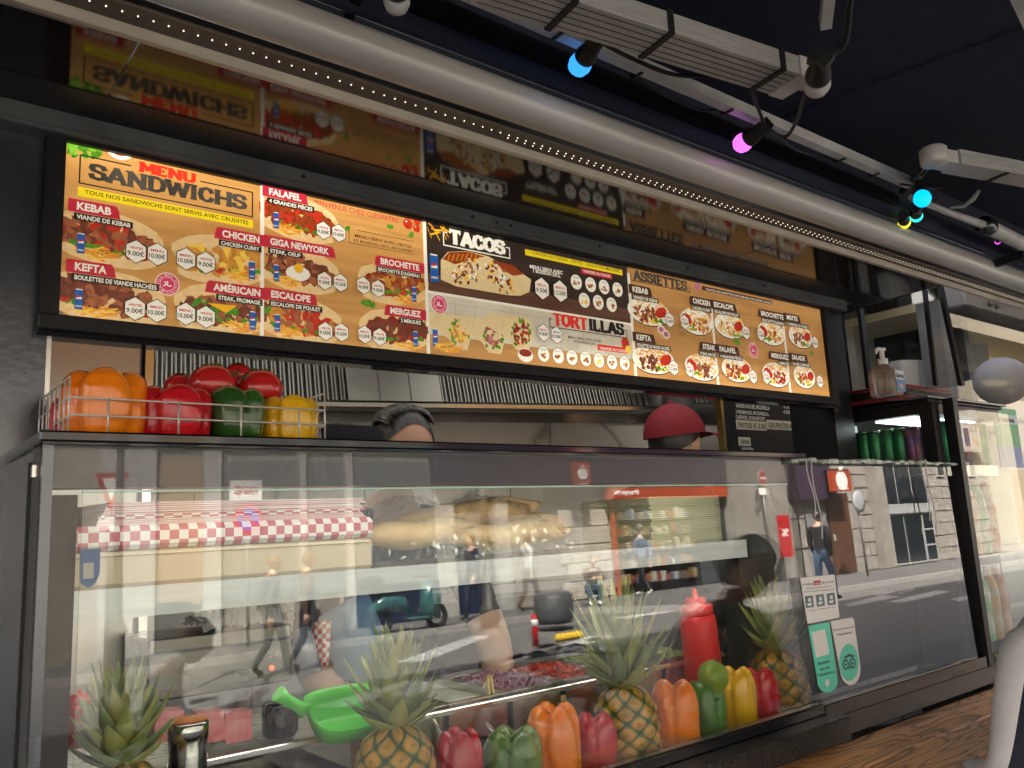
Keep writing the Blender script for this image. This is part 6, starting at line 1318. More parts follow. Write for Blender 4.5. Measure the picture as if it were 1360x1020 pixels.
street_sign(148, 654, -9.0, 'red and white give-way triangle with small plate, mirrored at upper left', 'yield', .50)
street_sign(330, 690, -12.6, 'round red and blue no-parking sign under the bread sign', 'noparking', .55)
street_sign(1140, 666, -9.8, 'round grey disc sign on a thin pole beside the brown door', 'mirror', .62)
P_ = rv(327, 650, -13.2); pn = thing('bakery_sign', P_, 'white board reading PAINS in red, mirrored above the gingham paper', 'shop sign')
x0, z0, x1, z1 = fr_(306, 638, 348, 664, -13.2, .04, WHT, 'board', pn); MB().box((x0 + .2, FA, z1 - .1), (x0 + .25, -13.24, z1 - .05)).build('bracket', IRON, pn); mir_text('PAINS', x0 + (x1 - x0) * .14, x1 - (x1 - x0) * .14, -13.198, z0 + (z1 - z0) * .30, (z1 - z0) * .42, REDS, 'lettering', pn)
rb = thing('red_banner', rv(1044, 712, -11.0), 'narrow red vertical banner with white percent sign by the grey door', 'banner'); x0, z0, x1, z1 = fr_(1036, 684, 1052, 740, -10.9, .03, REDS, 'cloth', rb); mir_text('%', x0 + .12, x1 - .12, -10.898, (z0 + z1) / 2, (z1 - z0) * .18, WHT, 'emblem', rb)
P_ = rg(152, 962, .0); lpst = thing('street_lamp', (P_.x, P_.y, .0), 'slender dark cast-iron street lamp mirrored at the left of the case', 'street lamp')
LPM = mat('dark_green_iron', (.06, .058, .05), .5, .3); H = 4.2
MB().lathe((P_.x, P_.y, 0), [(.15, 0), (.15, .25), (.10, .32), (.09, .9), (.11, .95), (.06, 1.05), (.05, 1.9), (.07, 1.95), (.045, 2.0), (.035, H), (.05, H + .02)], 18).build('pole', LPM, lpst); MB().lathe((P_.x, P_.y, H + .03), [(.08, 0), (.17, .45), (.05, .6), (.01, .68)], 12).build('lantern', mat('lantern_glass', (.5, .5, .46), .3), lpst)
P_ = rg(652, 826, .12); lp2 = thing('street_lamp', (P_.x, P_.y, .12), 'dark street lamp post beside the walking man, mirrored in the middle of the case', 'street lamp')
MB().lathe((P_.x, P_.y, .12), [(.20, 0), (.20, .3), (.13, .38), (.12, .9), (.08, 1.0), (.055, 4.6), (.06, 4.62)], 18).build('pole', LPM, lp2); MB().lathe((P_.x, P_.y, 4.75), [(.08, 0), (.17, .45), (.05, .6), (.01, .68)], 12).build('lantern', mat('lantern_glass'), lp2)
# blue shield sticker on the case
bs = thing('shield_sticker', at(122, 755, 1.34), 'blue shield-shaped sticker on the lower left of the display glass', 'sticker'); yy = 1.3275
def glass_pt(px, py): p = at(px, py, GY - .002); return Vector((p.x, GY - .002 + (p.z - 1.05) * tz, p.z))
def sticker(pts, m, name, parent, k=1): q = [glass_pt(*p) - Vector((0, .0004 * k, 0)) for p in pts]; return MB().prism(q, (0, .0003, 0)).build(name, m, parent)
bs.location = glass_pt(122, 755); sticker([(108, 730), (135, 728), (134, 762), (128, 775), (119, 781), (108, 775)], mat('pale_blue_print', (.16, .24, .38), .5), 'shield', bs); sticker([(112, 748), (126, 747), (126, 768), (112, 769)], mat('pale_print', (.5, .5, .46), .5), 'crest', bs, 2)
# door stickers
TEAL = mat('mint_green_print', (.10, .62, .47), .45); WPR = mat('white_print', (.72, .72, .72), .45); DPR = mat('dark_print', (.03, .05, .08), .5); NAVP = mat('slate_print', (.10, .16, .20), .5)
def S8(x, y): return (1040 + x / 2.834, 660 + y / 2.834)
def stxt(txt, a, b, h, m, parent, k=3):
    A = glass_pt(*a); B = glass_pt(*b); U = (B - A); L = U.length; U.normalize(); mb = MB(); put_text(mb, txt, A - Vector((0, .0004 * k, 0)), U, (0, tz, 1), L, h, .02); return mb.build('lettering', m, parent, recalc=False)
s1 = thing('hygiene_sticker', glass_pt(1092, 827), 'white hygiene and safety sticker with three pictograms on the glass screen', 'sticker'); b1 = sticker([S8(70, 305), S8(195, 292), S8(200, 296), S8(216, 448), S8(212, 455), S8(96, 478)], WPR, 'paper', s1)
stxt('HYGIÈNE', S8(76, 334), S8(117, 330), .0045, DPR, s1); stxt('SÉCURITÉ', S8(150, 326), S8(194, 322), .0045, DPR, s1); sticker([S8(120, 316), S8(146, 313), S8(147, 331), S8(121, 334)], REDS, 'red_box', s1, 2); stxt('2023', S8(124, 331), S8(143, 329), .005, WPR, s1, 4)
stxt('PROTÉGEONS-NOUS LES UNS', S8(92, 348), S8(185, 338), .0028, DPR, s1); stxt('NETTOYAGE ET DÉSINFECTION', S8(84, 360), S8(196, 350), .0028, DPR, s1); stxt('LES MAINS', S8(102, 430), S8(200, 415), .0022, DPR, s1)
for k in range(3):
    ox, oy = k * 41, -k * 5; sticker([S8(86 + ox, 374 + oy), S8(116 + ox, 370 + oy), S8(121 + ox, 414 + oy), S8(91 + ox, 419 + oy)], NAVP, 'pictogram', s1, 2)
    sticker([S8(94 + ox, 402 + oy), S8(112 + ox, 398 + oy), S8(110 + ox, 408 + oy), S8(98 + ox, 411 + oy)], WPR, 'pictogram_hand', s1, 3); sticker([S8(98 + ox, 382 + oy), S8(108 + ox, 380 + oy), S8(109 + ox, 394 + oy), S8(100 + ox, 396 + oy)], WPR, 'pictogram_shape', s1, 3)
def arcp(cx, cy, rx, ry, a0, a1, n=14): return [S8(cx + rx * math.cos(R(a0 + (a1 - a0) * i / n)), cy + ry * math.sin(R(a0 + (a1 - a0) * i / n))) for i in range(n + 1)]
s2 = thing('review_sticker', glass_pt(1094, 870), 'mint green review sticker with rounded foot below the hygiene sticker', 'sticker'); sticker([S8(98, 486), S8(178, 471), S8(206, 690)] + arcp(168, 694, 38, 42, 0, 180) , TEAL, 'paper', s2)
sticker([S8(110, 510), S8(160, 497), S8(176, 590), S8(126, 606)], WPR, 'white_square', s2, 2)
stxt('Review', S8(133, 634), S8(178, 622), .008, DPR, s2); stxt('us on', S8(140, 654), S8(176, 645), .008, DPR, s2); stxt('Tripadvisor', S8(124, 678), S8(198, 662), .008, DPR, s2); sticker(arcp(166, 700, 8, 14, 0, 360), WPR, 'round_mark', s2, 3)
s3 = thing('owl_sticker', glass_pt(1124, 865), 'white sticker with an owl face in a mint disc right of the green review sticker', 'sticker'); sticker([S8(182, 468), S8(262, 454), S8(270, 460), S8(292, 640)] + arcp(254, 650, 38, 58, 0, 165), WPR, 'paper', s3)
stxt('Nous sommes sur', S8(192, 505), S8(270, 490), .005, DPR, s3); stxt('Tripadvisor', S8(204, 524), S8(264, 512), .006, DPR, s3); sticker(arcp(249, 623, 36, 70, 0, 360, 24), TEAL, 'mint_disc', s3, 2)
for ox in (-13, 13): sticker(arcp(249 + ox, 628 - ox * .2, 12, 20, 0, 360), DPR, 'owl_eye', s3, 3); sticker(arcp(249 + ox, 628 - ox * .2, 8, 13, 0, 360), TEAL, 'owl_eye_ring', s3, 4); sticker(arcp(249 + ox, 628 - ox * .2, 4, 6, 0, 360), DPR, 'owl_pupil', s3, 5)
sticker([S8(226, 605), S8(249, 590), S8(272, 598), S8(262, 604), S8(249, 600), S8(236, 607)], DPR, 'owl_brow', s3, 4); sticker([S8(245, 640), S8(253, 638), S8(250, 652)], DPR, 'owl_beak', s3, 5)

# ================================================================== BICYCLES AND SCOOTER
CHR = mat('chrome'); TYRE = mat('tyre', (.015, .015, .015), .7)
def bicycle(O, rz, m, label, grip):
    t = thing('bicycle', O, label, 'bicycle', 'bicycles parked on the near pavement'); M_ = Matrix.Translation(Vector(O)) @ Matrix.Rotation(rz, 4, 'Z')
    def T(*p): return M_ @ Vector(p)
    for x, nm in ((-.52, 'wheel'), (.52, 'wheel')):
        mb = MB(); mb.use(TYRE).tube([T(x + .33 * math.cos(a * math.pi / 14), 0, .34 + .33 * math.sin(a * math.pi / 14)) for a in range(29)], .018, 8, cap=False); mb.use(CHR)
        for k in range(14): a = k * math.pi / 7; mb.tube([T(x, 0, .34), T(x + .32 * math.cos(a), 0, .34 + .32 * math.sin(a))], .0015, 4)
        mb.tube([T(x, -.04, .34), T(x, .04, .34)], .02, 8); mb.build(nm, None, t)
        mb = MB(); mb.tube([T(x + .37 * math.cos(a), 0, .34 + .37 * math.sin(a)) for a in [R(20 + k * 14) for k in range(11)]], .02, 6); mb.build('mudguard', GLOSSBLK, t)
    mb = MB()
    for a, b in (((-.52, 0, .34), (-.08, 0, .30)), ((-.08, 0, .30), (-.2, 0, .80)), ((-.52, 0, .34), (-.2, 0, .80)), ((-.08, 0, .30), (.34, 0, .80)), ((-.17, 0, .70), (.32, 0, .86)), ((.34, 0, .72), (.52, 0, .34)), ((.34, 0, .72), (.29, 0, .98))): mb.tube([T(*a), T(*b)], .016, 8)
    mb.build('frame', m, t); mb = MB(); mb.tube([T(.18, -.30, 1.03), T(.28, -.22, 1.05), T(.33, -.06, 1.0), T(.33, .06, 1.0), T(.28, .22, 1.05), T(.18, .30, 1.03)], .011, 8); mb.build('handlebar', CHR, t)
    for s in (-1, 1): MB().tube([T(.18, .30 * s, 1.03), T(.06, .33 * s, 1.01)], .017, 10).build('grip', grip, t); MB().tube([T(.28, .22 * s, 1.04), T(.22, .30 * s, 1.0), T(.12, .31 * s, .98)], .005, 6).build('brake_lever', CHR, t)
    MB().tube([T(-.34, 0, .86), T(-.22, 0, .87), T(-.08, 0, .86)], [.09, .06, .02], 10).build('saddle', RUBBER, t)
    mb = MB(); mb.lathe(T(.42, 0, .93), [(.045, 0), (.05, .03), (.03, .07)], 12); mb.build('lamp', CHR, t)
    mb = MB(); b = [T(.40, -.17, .72), T(.40, .17, .72), T(.66, .17, .72), T(.66, -.17, .72)]; b2 = [T(.38, -.20, .98), T(.38, .20, .98), T(.70, .20, .98), T(.70, -.20, .98)]
    for k in range(4): mb.tube([b[k], b[(k + 1) % 4]], .005, 5); mb.tube([b2[k], b2[(k + 1) % 4]], .007, 5); mb.tube([b[k], b2[k]], .004, 5)
    for k in range(4):
        for q in (.2, .4, .6, .8): mb.tube([b[k].lerp(b[(k + 1) % 4], q), b2[k].lerp(b2[(k + 1) % 4], q)], .0025, 4)
    mb.build('basket', IRON, t); return t
LEA = mat('brown_leather_grip', (.16, .06, .035), .5); CRG = mat('cream_grip', (.55, .48, .36), .5)
for px, py, rz, m, lab, g_ in ((690, 885, R(62), IRON, 'black bicycle with brown leather grips mirrored left of the centre pineapple', LEA), (752, 885, R(75), CHR, 'silver bicycle with cream grips mirrored just left of the centre pineapple', CRG), (215, 950, R(40), IRON, 'dark bicycle mirrored low behind the left pineapple', LEA)):
    P_ = rv(px, py, -1.7); s_b = max(.75, (P_.z - .10) / 1.03); t = bicycle((P_.x, P_.y, .10), rz, m, lab, g_); t.scale = (s_b,) * 3
P_ = rg(545, 838, .12); sc = thing('motor_scooter', (P_.x, P_.y, .12), 'teal motor scooter with black top box on the far pavement, mirrored above the worker\'s arm', 'scooter'); sx, sy = P_.x, P_.y
TE = mat('teal_paint', (.03, .11, .11), .2, 0, coat=1)
for x in (-.62, .62): mb = MB(); mb.tube([(sx + x + .2 * math.cos(a * math.pi / 12), sy, .34 + .2 * math.sin(a * math.pi / 12)) for a in range(25)], .055, 10, cap=False); mb.build('wheel', TYRE, sc)
MB().tube([(sx - .85, sy, .55), (sx - .6, sy, .68), (sx - .2, sy, .66), (sx - .0, sy, .45)], [.06, .17, .16, .08], 14).build('rear_body', TE, sc); MB().box((sx - .05, sy - .17, .32), (sx + .42, sy + .17, .38), .02).build('footboard', TE, sc); MB().tube([(sx + .42, sy, .35), (sx + .50, sy, .7), (sx + .42, sy, 1.05)], [.20, .22, .10], 12).build('leg_shield', TE, sc); MB().tube([(sx + .62, sy, .34), (sx + .42, sy, 1.1)], .03, 8).build('fork', CHR, sc)
MB().tube([(sx + .35, sy - .33, 1.12), (sx + .42, sy, 1.10), (sx + .35, sy + .33, 1.12)], .018, 8).build('handlebar', RUBBER, sc); MB().box((sx - .75, sy - .14, .83), (sx + .02, sy + .14, .91), .04).build('seat', RUBBER, sc); MB().box((sx - .98, sy - .19, .92), (sx - .60, sy + .19, 1.20), .06).build('top_box', GLOSSBLK, sc)
for s in (-.3, .3): MB().tube([(sx + .40, sy + s, 1.12), (sx + .44, sy + s * 1.2, 1.32)], .006, 6).ball((sx + .44, sy + s * 1.2, 1.36), .05, 8, (.3, 1, .8)).build('mirror', RUBBER, sc)
P_ = rg(757, 850, .0); tag(MB().box((P_.x - .28, P_.y - .07, 0), (P_.x + .28, P_.y + .07, .12), .04).build('yellow_lane_block', mat('yellow_rubber', (.70, .45, .03), .5)), 'small yellow rubber lane block lying on the mirrored road', 'lane block')
P_ = rg(713, 858, .0); t = thing('red_barrier_post', P_, 'short red and white barrier post on the mirrored road', 'bollard'); MB().tube([P_, P_ + Z * .48], .05, 12).build('post', REDS, t); MB().tube([P_ + Z * .3, P_ + Z * .4], .052, 12).build('white_band', WHT, t)
P_ = rg(738, 828, .12)
hd2 = mat('bin_grey', (.07, .075, .08), .5); t = thing('round_planter', (P_.x, P_.y, .12), 'round dark tyre-like planter on the far pavement near the crouching person', 'planter'); MB().lathe((P_.x, P_.y, .12), [(.30, 0), (.36, .1), (.36, .5), (.30, .56), (.24, .5), (.01, .48)], 22).build('pot', hd2, t)
rbx = rg(700, 790, .12)

# ================================================================== PEOPLE
SKIN = mat('skin', (.60, .37, .26), .5, 0, noise=.12, nscale=20, sss=.1); HAIRB = mat('brown_hair', (.10, .055, .03), .5, 0, col2=(.20, .12, .07), nscale=30, stretch=(1, 1, .2)); HAIRG = mat('grey_hair', (.02, .018, .016), .45, 0, col2=(.075, .07, .065), nscale=90, stretch=(1, .2, .2), bump=.5, bscale=150); HAIRK = mat('black_hair', (.015, .012, .01), .4)
def head_mesh(mb, c, fwd, upv, s, mats, face=True):
    """head with jaw, nose, eyes, ears; c = centre, s = head height"""
    fwd = Vector(fwd).normalized(); upv = Vector(upv).normalized(); sd_ = fwd.cross(upv).normalized(); upv = sd_.cross(fwd).normalized()
    B = lambda x, y, z: Vector(c) + sd_ * x * s + fwd * y * s + upv * z * s
    n, m_ = 22, 28; vs = []; fs = []
    for j in range(n + 1):
        f = j / n; z = -math.cos(math.pi * f) * .5; rr0 = math.sin(math.pi * f)
        for i in range(m_):
            t = 2 * math.pi * i / m_; x = math.cos(t) * rr0 * .345; y = math.sin(t) * rr0 * .43
            if z < 0: k = -z * 2; x *= 1 - .34 * k * k; y = y * (1 - .28 * k) + (.07 * k if y > 0 else .10 * k)
            if y > 0:
                u = abs(x) / .1
                y += .085 * math.exp(-u * u) * math.exp(-((z + .06) / .075) ** 2) * (1 if z < .03 else .4)   # nose
                y -= .028 * math.exp(-((abs(x) - .13) / .06) ** 2) * math.exp(-((z - .03) / .05) ** 2)      # eye sockets
                y += .020 * math.exp(-(x / .1) ** 2) * math.exp(-((z + .22) / .035) ** 2)                  # lips
                y += .025 * math.exp(-(x / .12) ** 2) * math.exp(-((z + .40) / .07) ** 2)                  # chin
            vs.append(B(x, y, z))
    for j in range(n):
        for i in range(m_): fs.append((j * m_ + i, j * m_ + (i + 1) % m_, (j + 1) * m_ + (i + 1) % m_, (j + 1) * m_ + i))
    mb.use(mats['skin']).add(vs, fs, True)
    for q in (-1, 1):
        mb.use(mats['skin']).ball(B(q * .345, -.03, -.03), .085 * s, 6, (.35, .7, 1.1), rot=Matrix((sd_, fwd, upv)).transposed())
        if face: mb.use(mat('eye_white', (.7, .68, .65), .2)).ball(B(q * .13, .345, .03), .035 * s, 6); mb.use(mat('iris', (.05, .03, .02), .2)).ball(B(q * .13, .37, .03), .018 * s, 5)
    if face: mb.use(mat('lips', (.40, .14, .12), .45)).ball(B(0, .36, -.225), .05 * s, 6, (1.5, .5, .35), rot=Matrix((sd_, fwd, upv)).transposed())
    return B, sd_, fwd, upv
def hair_cap(parent, B, s, m, lo=-.05, thick=1.09, bun=None, back=0.0):
    n, m_ = 16, 28; vs = []; fs = []
    for j in range(n + 1):
        f = j / n
        for i in range(m_):
            t = 2 * math.pi * i / m_; front = max(0, math.sin(t)); zmin = lo + .34 * front ** 1.3 - back * max(0, -math.sin(t)); ang = f * math.acos(max(-1, min(1, zmin * 2)))
            z = .5 * math.cos(ang) * thick; r0_ = math.sin(ang) * thick * (1 + .012 * math.sin(t * 17)); vs.append(B(math.cos(t) * r0_ * .355, math.sin(t) * r0_ * .44, z))
    for j in range(n):
        for i in range(m_): fs.append((j * m_ + i, j * m_ + (i + 1) % m_, (j + 1) * m_ + (i + 1) % m_, (j + 1) * m_ + i))
    mb = MB().add(vs, fs, True)
    if bun: mb.ball(B(*bun), .14 * s, 10)
    mb.build('hair', m, parent)
def skin_fig(chains, joints, rad, root, matof):
    """one continuous skinned surface through the joints; faces take the material of the nearest bone"""
    names = list(joints); idx = {n_: i for i, n_ in enumerate(names)}; me = bpy.data.meshes.new('tmp'); me.from_pydata([tuple(joints[n_]) for n_ in names], [(idx[a], idx[b]) for a, b in chains], [])
    ob = bpy.data.objects.new('tmp', me); COL.objects.link(ob); md = ob.modifiers.new('s', 'SKIN'); md.use_smooth_shade = True; ob.modifiers.new('u', 'SUBSURF').levels = 2
    sv = me.skin_vertices[0].data
    for n_ in names: r = rad[n_]; sv[idx[n_]].radius = r if isinstance(r, tuple) else (r, r); sv[idx[n_]].use_root = (n_ == root)
    bpy.context.view_layer.update(); dg = bpy.context.evaluated_depsgraph_get(); m2 = bpy.data.meshes.new_from_object(ob.evaluated_get(dg))
    vs = [v.co.copy() for v in m2.vertices]; fs = [list(p.vertices) for p in m2.polygons]; bpy.data.objects.remove(ob); bpy.data.meshes.remove(me); bpy.data.meshes.remove(m2)
    fm = []
    for f in fs:
        c = sum((vs[i] for i in f), Vector()) / len(f); best = None; bd = 1e9
        for a, b in chains:
            A, B_ = Vector(joints[a]), Vector(joints[b]); d = B_ - A; t = max(0, min(1, (c - A).dot(d) / max(d.length_squared, 1e-9))); q = (c - (A + d * t)).length
            if q < bd: bd = q; best = (a, b, t)
        fm.append(matof(*best))
    return vs, fs, fm
def hand(mb, w_, d, palm, s, curl=.5, side=1):
    """hand: wrist point, pointing direction, palm normal; s = hand length"""
    d = Vector(d).normalized(); palm = Vector(palm); palm = (palm - d * palm.dot(d)).normalized(); a = d.cross(palm) * side; w_ = Vector(w_)
    mb.tube([w_, w_ + d * s * .12, w_ + d * s * .30, w_ + d * s * .50], [s * .15, s * .17, s * .22, s * .20], 12)
    mb.v[-48:] = [tuple(Vector(v) - palm * ((Vector(v) - w_).dot(palm)) * .45) for v in mb.v[-48:]]
    for k, (o, L) in enumerate(((-.165, .40), (-.055, .46), (.055, .43), (.16, .34))):
        p = w_ + d * s * .48 + a * o * s; dd = d.copy(); pts = [p - d * s * .08, p]
        for q in range(3): dd = (dd + palm * curl * (.35 + .25 * q)).normalized(); p = p + dd * L * s * (.45, .32, .26)[q]; pts.append(p)
        mb.tube(pts, [s * .05, s * .052, s * .047, s * .042, s * .030], 8)
    p = w_ + d * s * .12 - a * s * .13; q = p - a * s * .14 + d * s * .16 + palm * s * .06; mb.tube([p, q, q + d * s * .17 + palm * s * .08 * (1 + curl)], [s * .07, s * .055, s * .035], 8)
def person(O, face, H, label, cl, pose, hair=HAIRB, name='person', headkw={}, group=None, skin=SKIN, face_on=True, bun=None, cap=None):
    """O feet/seat reference on the ground, face = heading angle (0 = +Y, turning toward +X); cl: top, legs, shoes; pose: dict of joints in units of height (x right, y forward, z up)"""
    J = dict(pelvis=(0, 0, .53), belly=(0, .01, .60), chest=(0, .0, .71), ubase=(0, -.005, .785), neck=(0, .0, .845), skull=(0, .012, .885),
             shL=(-.105, 0, .80), elL=(-.135, -.02, .625), wrL=(-.13, .03, .475), shR=(.105, 0, .80), elR=(.135, -.02, .625), wrR=(.13, .03, .475),
             hiL=(-.052, 0, .505), knL=(-.055, .01, .28), anL=(-.055, -.02, .045), toL=(-.06, .09, .018), hiR=(.052, 0, .505), knR=(.055, .01, .28), anR=(.055, -.02, .045), toR=(.06, .09, .018))
    J.update({k: v for k, v in pose.items() if k in J}); ca, sa = math.cos(face), math.sin(face)
    W = lambda p: Vector(O) + Vector((p[0] * ca + p[1] * sa, -p[0] * sa + p[1] * ca, p[2])) * H
    jw = {k: W(v) for k, v in J.items()}; h = H; wide = pose.get('wide', 1.0)
    rad = dict(pelvis=(.085 * h * wide, .065 * h), belly=(.078 * h * wide, .060 * h), chest=(.088 * h * wide, .066 * h), ubase=(.060 * h, .052 * h), neck=.031 * h, skull=.028 * h,
               shL=.042 * h, shR=.042 * h, elL=.030 * h, elR=.030 * h, wrL=.019 * h, wrR=.019 * h, hiL=.060 * h, hiR=.060 * h, knL=.038 * h, knR=.038 * h, anL=.026 * h, anR=.026 * h, toL=.021 * h, toR=.021 * h)
    ch = [('pelvis', 'belly'), ('belly', 'chest'), ('chest', 'ubase'), ('ubase', 'neck'), ('neck', 'skull'), ('ubase', 'shL'), ('shL', 'elL'), ('elL', 'wrL'), ('ubase', 'shR'), ('shR', 'elR'), ('elR', 'wrR'), ('pelvis', 'hiL'), ('hiL', 'knL'), ('knL', 'anL'), ('anL', 'toL'), ('pelvis', 'hiR'), ('hiR', 'knR'), ('knR', 'anR'), ('anR', 'toR')]
    order = []
    def mo(a, b, t_):
        if b in ('skull',) or (b == 'neck' and t_ > .6): return 'skin'
        if b in ('wrL', 'wrR') and (t_ > .9 or cl.get('short')): return 'skin'
        if cl.get('short') and b in ('elL', 'elR') and t_ > .75: return 'skin'
        if b in ('toL', 'toR') or (b in ('anL', 'anR') and t_ > .93): return 'shoes'
        if b[:2] in ('hi', 'kn', 'an'): return 'legs'
        return 'top'
    vs, fs, fm = skin_fig(ch, jw, rad, 'pelvis', mo); mb = MB(); ms = dict(skin=skin, top=cl['top'], legs=cl['legs'], shoes=cl.get('shoes', RUBBER))
    k0 = len(mb.v); mb.v = [tuple(v) for v in vs]
    if 'front' in cl:
        fd = Vector((sa, ca, 0)); ms['front'] = cl['front']
        for i_, f in enumerate(fs):
            if fm[i_] == 'top' and ((vs[f[1]] - vs[f[0]]).cross(vs[f[2]] - vs[f[1]])).normalized().dot(fd) < -.25: fm[i_] = 'front'
    for f, q in zip(fs, fm): mb.use(ms[q]); mb.f.append(f); mb.m.append(mb.cur); mb.sm.append(True)
    hs = pose.get('head', {}); hf = hs.get('fwd', (0, 1, 0)); hu = hs.get('up', (0, 0, 1)); hp_ = hs.get('at', None)
    D = lambda v: Vector((v[0] * ca + v[1] * sa, -v[0] * sa + v[1] * ca, v[2]))
    HS = .132 * h; c = jw['skull'] + D(hu).normalized() * HS * .42 + D(hf).normalized() * HS * .08
    B, a_, b_, c_ = head_mesh(mb, c, D(hf), D(hu), HS, dict(skin=skin), face_on); mb.use(skin)
    for s, q in ((-1, 'L'), (1, 'R')):
        d = (jw['wr' + q] - jw['el' + q]).normalized(); pal = D(pose.get('palm' + q, (-s, 0, 0))); hand(mb, jw['wr' + q] - d * .01 * h, pose.get('hand' + q) and D(pose['hand' + q]) or d, pal, .105 * h, pose.get('curl', .5), side=-s)
    t = thing(name, (O[0], O[1], O[2]), label, 'person', group); mb.build('body', None, t, recalc=False)
    if hair: hair_cap(t, B, HS, hair, bun=bun, back=pose.get('hairback', .15), thick=pose.get('hairthick', 1.09))
    return t, B, HS, jw, D
NV = mat('navy_cloth', (.012, .016, .035), .85, 0, noise=.3, nscale=8, bump=.2, bscale=20); JN = mat('blue_denim', (.10, .18, .32), .8, 0, noise=.3, nscale=12); DG = mat('dark_grey_cloth', (.04, .04, .045), .85, 0, noise=.2); BK = mat('black_cloth', (.012, .012, .014), .85); OLV = mat('olive_grey_coat', (.30, .285, .23), .85, 0, noise=.25, nscale=5, bump=.2, bscale=15); GRYC = mat('pale_grey_cloth', (.74, .74, .76), .8, 0, col2=(.60, .60, .62), nscale=5, bump=.7, bscale=9); BLH = mat('blue_hoodie', (.07, .11, .22), .85); BRC = mat('brown_cloth', (.09, .055, .035), .85); WSH = mat('white_shoes', (.6, .6, .6), .6)
STRIDE = dict(knL=(-.055, .08, .28), anL=(-.055, .10, .05), toL=(-.06, .20, .03), knR=(.055, -.02, .28), anR=(.055, -.15, .08), toR=(.06, -.07, .02), elL=(-.14, -.07, .63), wrL=(-.135, -.06, .48), elR=(.14, .03, .63), wrR=(.13, .12, .50))
P_ = rg(1100, 799, .12); person((P_.x, P_.y, .12), R(95), 1.72, 'person walking in black jacket and blue jeans, mirrored beside the brown door', dict(top=BK, legs=JN, shoes=BK), STRIDE, HAIRK)
P_ = rg(633, 824, .12); person((P_.x, P_.y, .12), R(-80), 1.75, 'person in navy suit walking left past the middle lamp post', dict(top=NV, legs=NV, shoes=BK), STRIDE, HAIRK)
P_ = rg(706, 812, .12); person((P_.x, P_.y, .12), R(90), 1.72, 'person in brown-grey clothes striding right above the yellow block', dict(top=mat('pale_cloth', (.4, .4, .38), .8), legs=BRC, shoes=BRC), STRIDE, HAIRG)
P_ = rg(790, 804, .12); CR = dict(pelvis=(0, -.10, .20), belly=(0, -.04, .28), chest=(0, .03, .38), ubase=(0, .06, .45), neck=(0, .09, .50), skull=(0, .11, .53), shL=(-.10, .05, .46), elL=(-.12, .17, .34), wrL=(-.05, .25, .36), shR=(.10, .05, .46), elR=(.12, .17, .34), wrR=(.05, .25, .36), hiL=(-.05, -.09, .19), knL=(-.09, .14, .27), anL=(-.06, .03, .045), toL=(-.07, .13, .018), hiR=(.05, -.09, .19), knR=(.09, .14, .27), anR=(.06, .03, .045), toR=(.07, .13, .018))
person((P_.x, P_.y, .12), R(-30), 1.72, 'person crouching in brown jacket and pale jeans beside the centre pineapple reflection', dict(top=BRC, legs=JN, shoes=WSH), CR, HAIRB)
P_ = rg(858, 792, .12); person((P_.x, P_.y, .12), R(-170), 1.75, 'person in blue hoodie facing the grocery shelves, mirrored by the box stack', dict(top=BLH, legs=BK, shoes=WSH), STRIDE, HAIRK)
for px, lab, m in ((362, 'person passing far left in dark coat, mirrored behind the shelf strip', DG), (408, 'person passing in brown coat, right of the one in the dark coat', BRC)):
    P_ = rv(px, 760, -9.0); person((P_.x, -9.0, 0), R(85), 1.66, lab, dict(top=m, legs=DG), STRIDE, HAIRB)
# seated woman with phone
SIT = dict(pelvis=(0, -.02, .27), belly=(0, .0, .35), chest=(0, .01, .46), ubase=(0, .015, .535), neck=(0, .035, .595), skull=(0, .065, .63), hiL=(-.055, 0, .255), knL=(-.06, .23, .28), anL=(-.06, .24, .045), toL=(-.06, .34, .018), hiR=(.055, 0, .255), knR=(.06, .23, .28), anR=(.06, .24, .045), toR=(.06, .34, .018), shL=(-.10, .01, .55), elL=(-.13, .07, .40), wrL=(-.02, .22, .455), shR=(.10, .01, .55), elR=(.13, .08, .40), wrR=(.04, .25, .47), head=dict(fwd=(0, 1, -.45), up=(0, .42, 1)), hairback=.3, palmL=(.2, -.3, 1), palmR=(0, -.3, 1), curl=.35)
P_ = rv(240, 846, -1.9)
sitH = 1.70; O_ = (P_.x - .10, -1.9, P_.z - .69 * sitH)
t, B, HS, jw, D = person(O_, R(75), sitH, 'seated person with tied brown hair in olive coat, looking at a phone', dict(top=OLV, legs=DG), SIT, HAIRB, bun=(0, -.50, .12))
ph = jw['wrR'] + D((0, .10, .05)).normalized() * .10; tag(MB().obox(ph + Z * .03, D((0, .5, .8)), D((1, 0, 0)), D((0, -.8, .5)), .145, .07, .009).build('mobile_phone', mat('phone_grey', (.3, .3, .32), .2)), 'pale phone held up by the seated person in the olive coat', 'phone')
st_ = thing('terrace_stool', (O_[0], -1.92, O_[2]), 'dark stool under the seated person with the phone', 'stool'); zs = O_[2] + .205 * sitH
MB().lathe((O_[0], -1.92, zs - .03), [(.17, 0), (.18, .03)], 20).build('seat', IRON, st_)
for a in range(4): MB().tube([(O_[0] + .12 * math.cos(a * 1.57), -1.92 + .12 * math.sin(a * 1.57), zs - .03), (O_[0] + .18 * math.cos(a * 1.57), -1.92 + .18 * math.sin(a * 1.57), .10)], .012, 6).build('leg', IRON, st_)
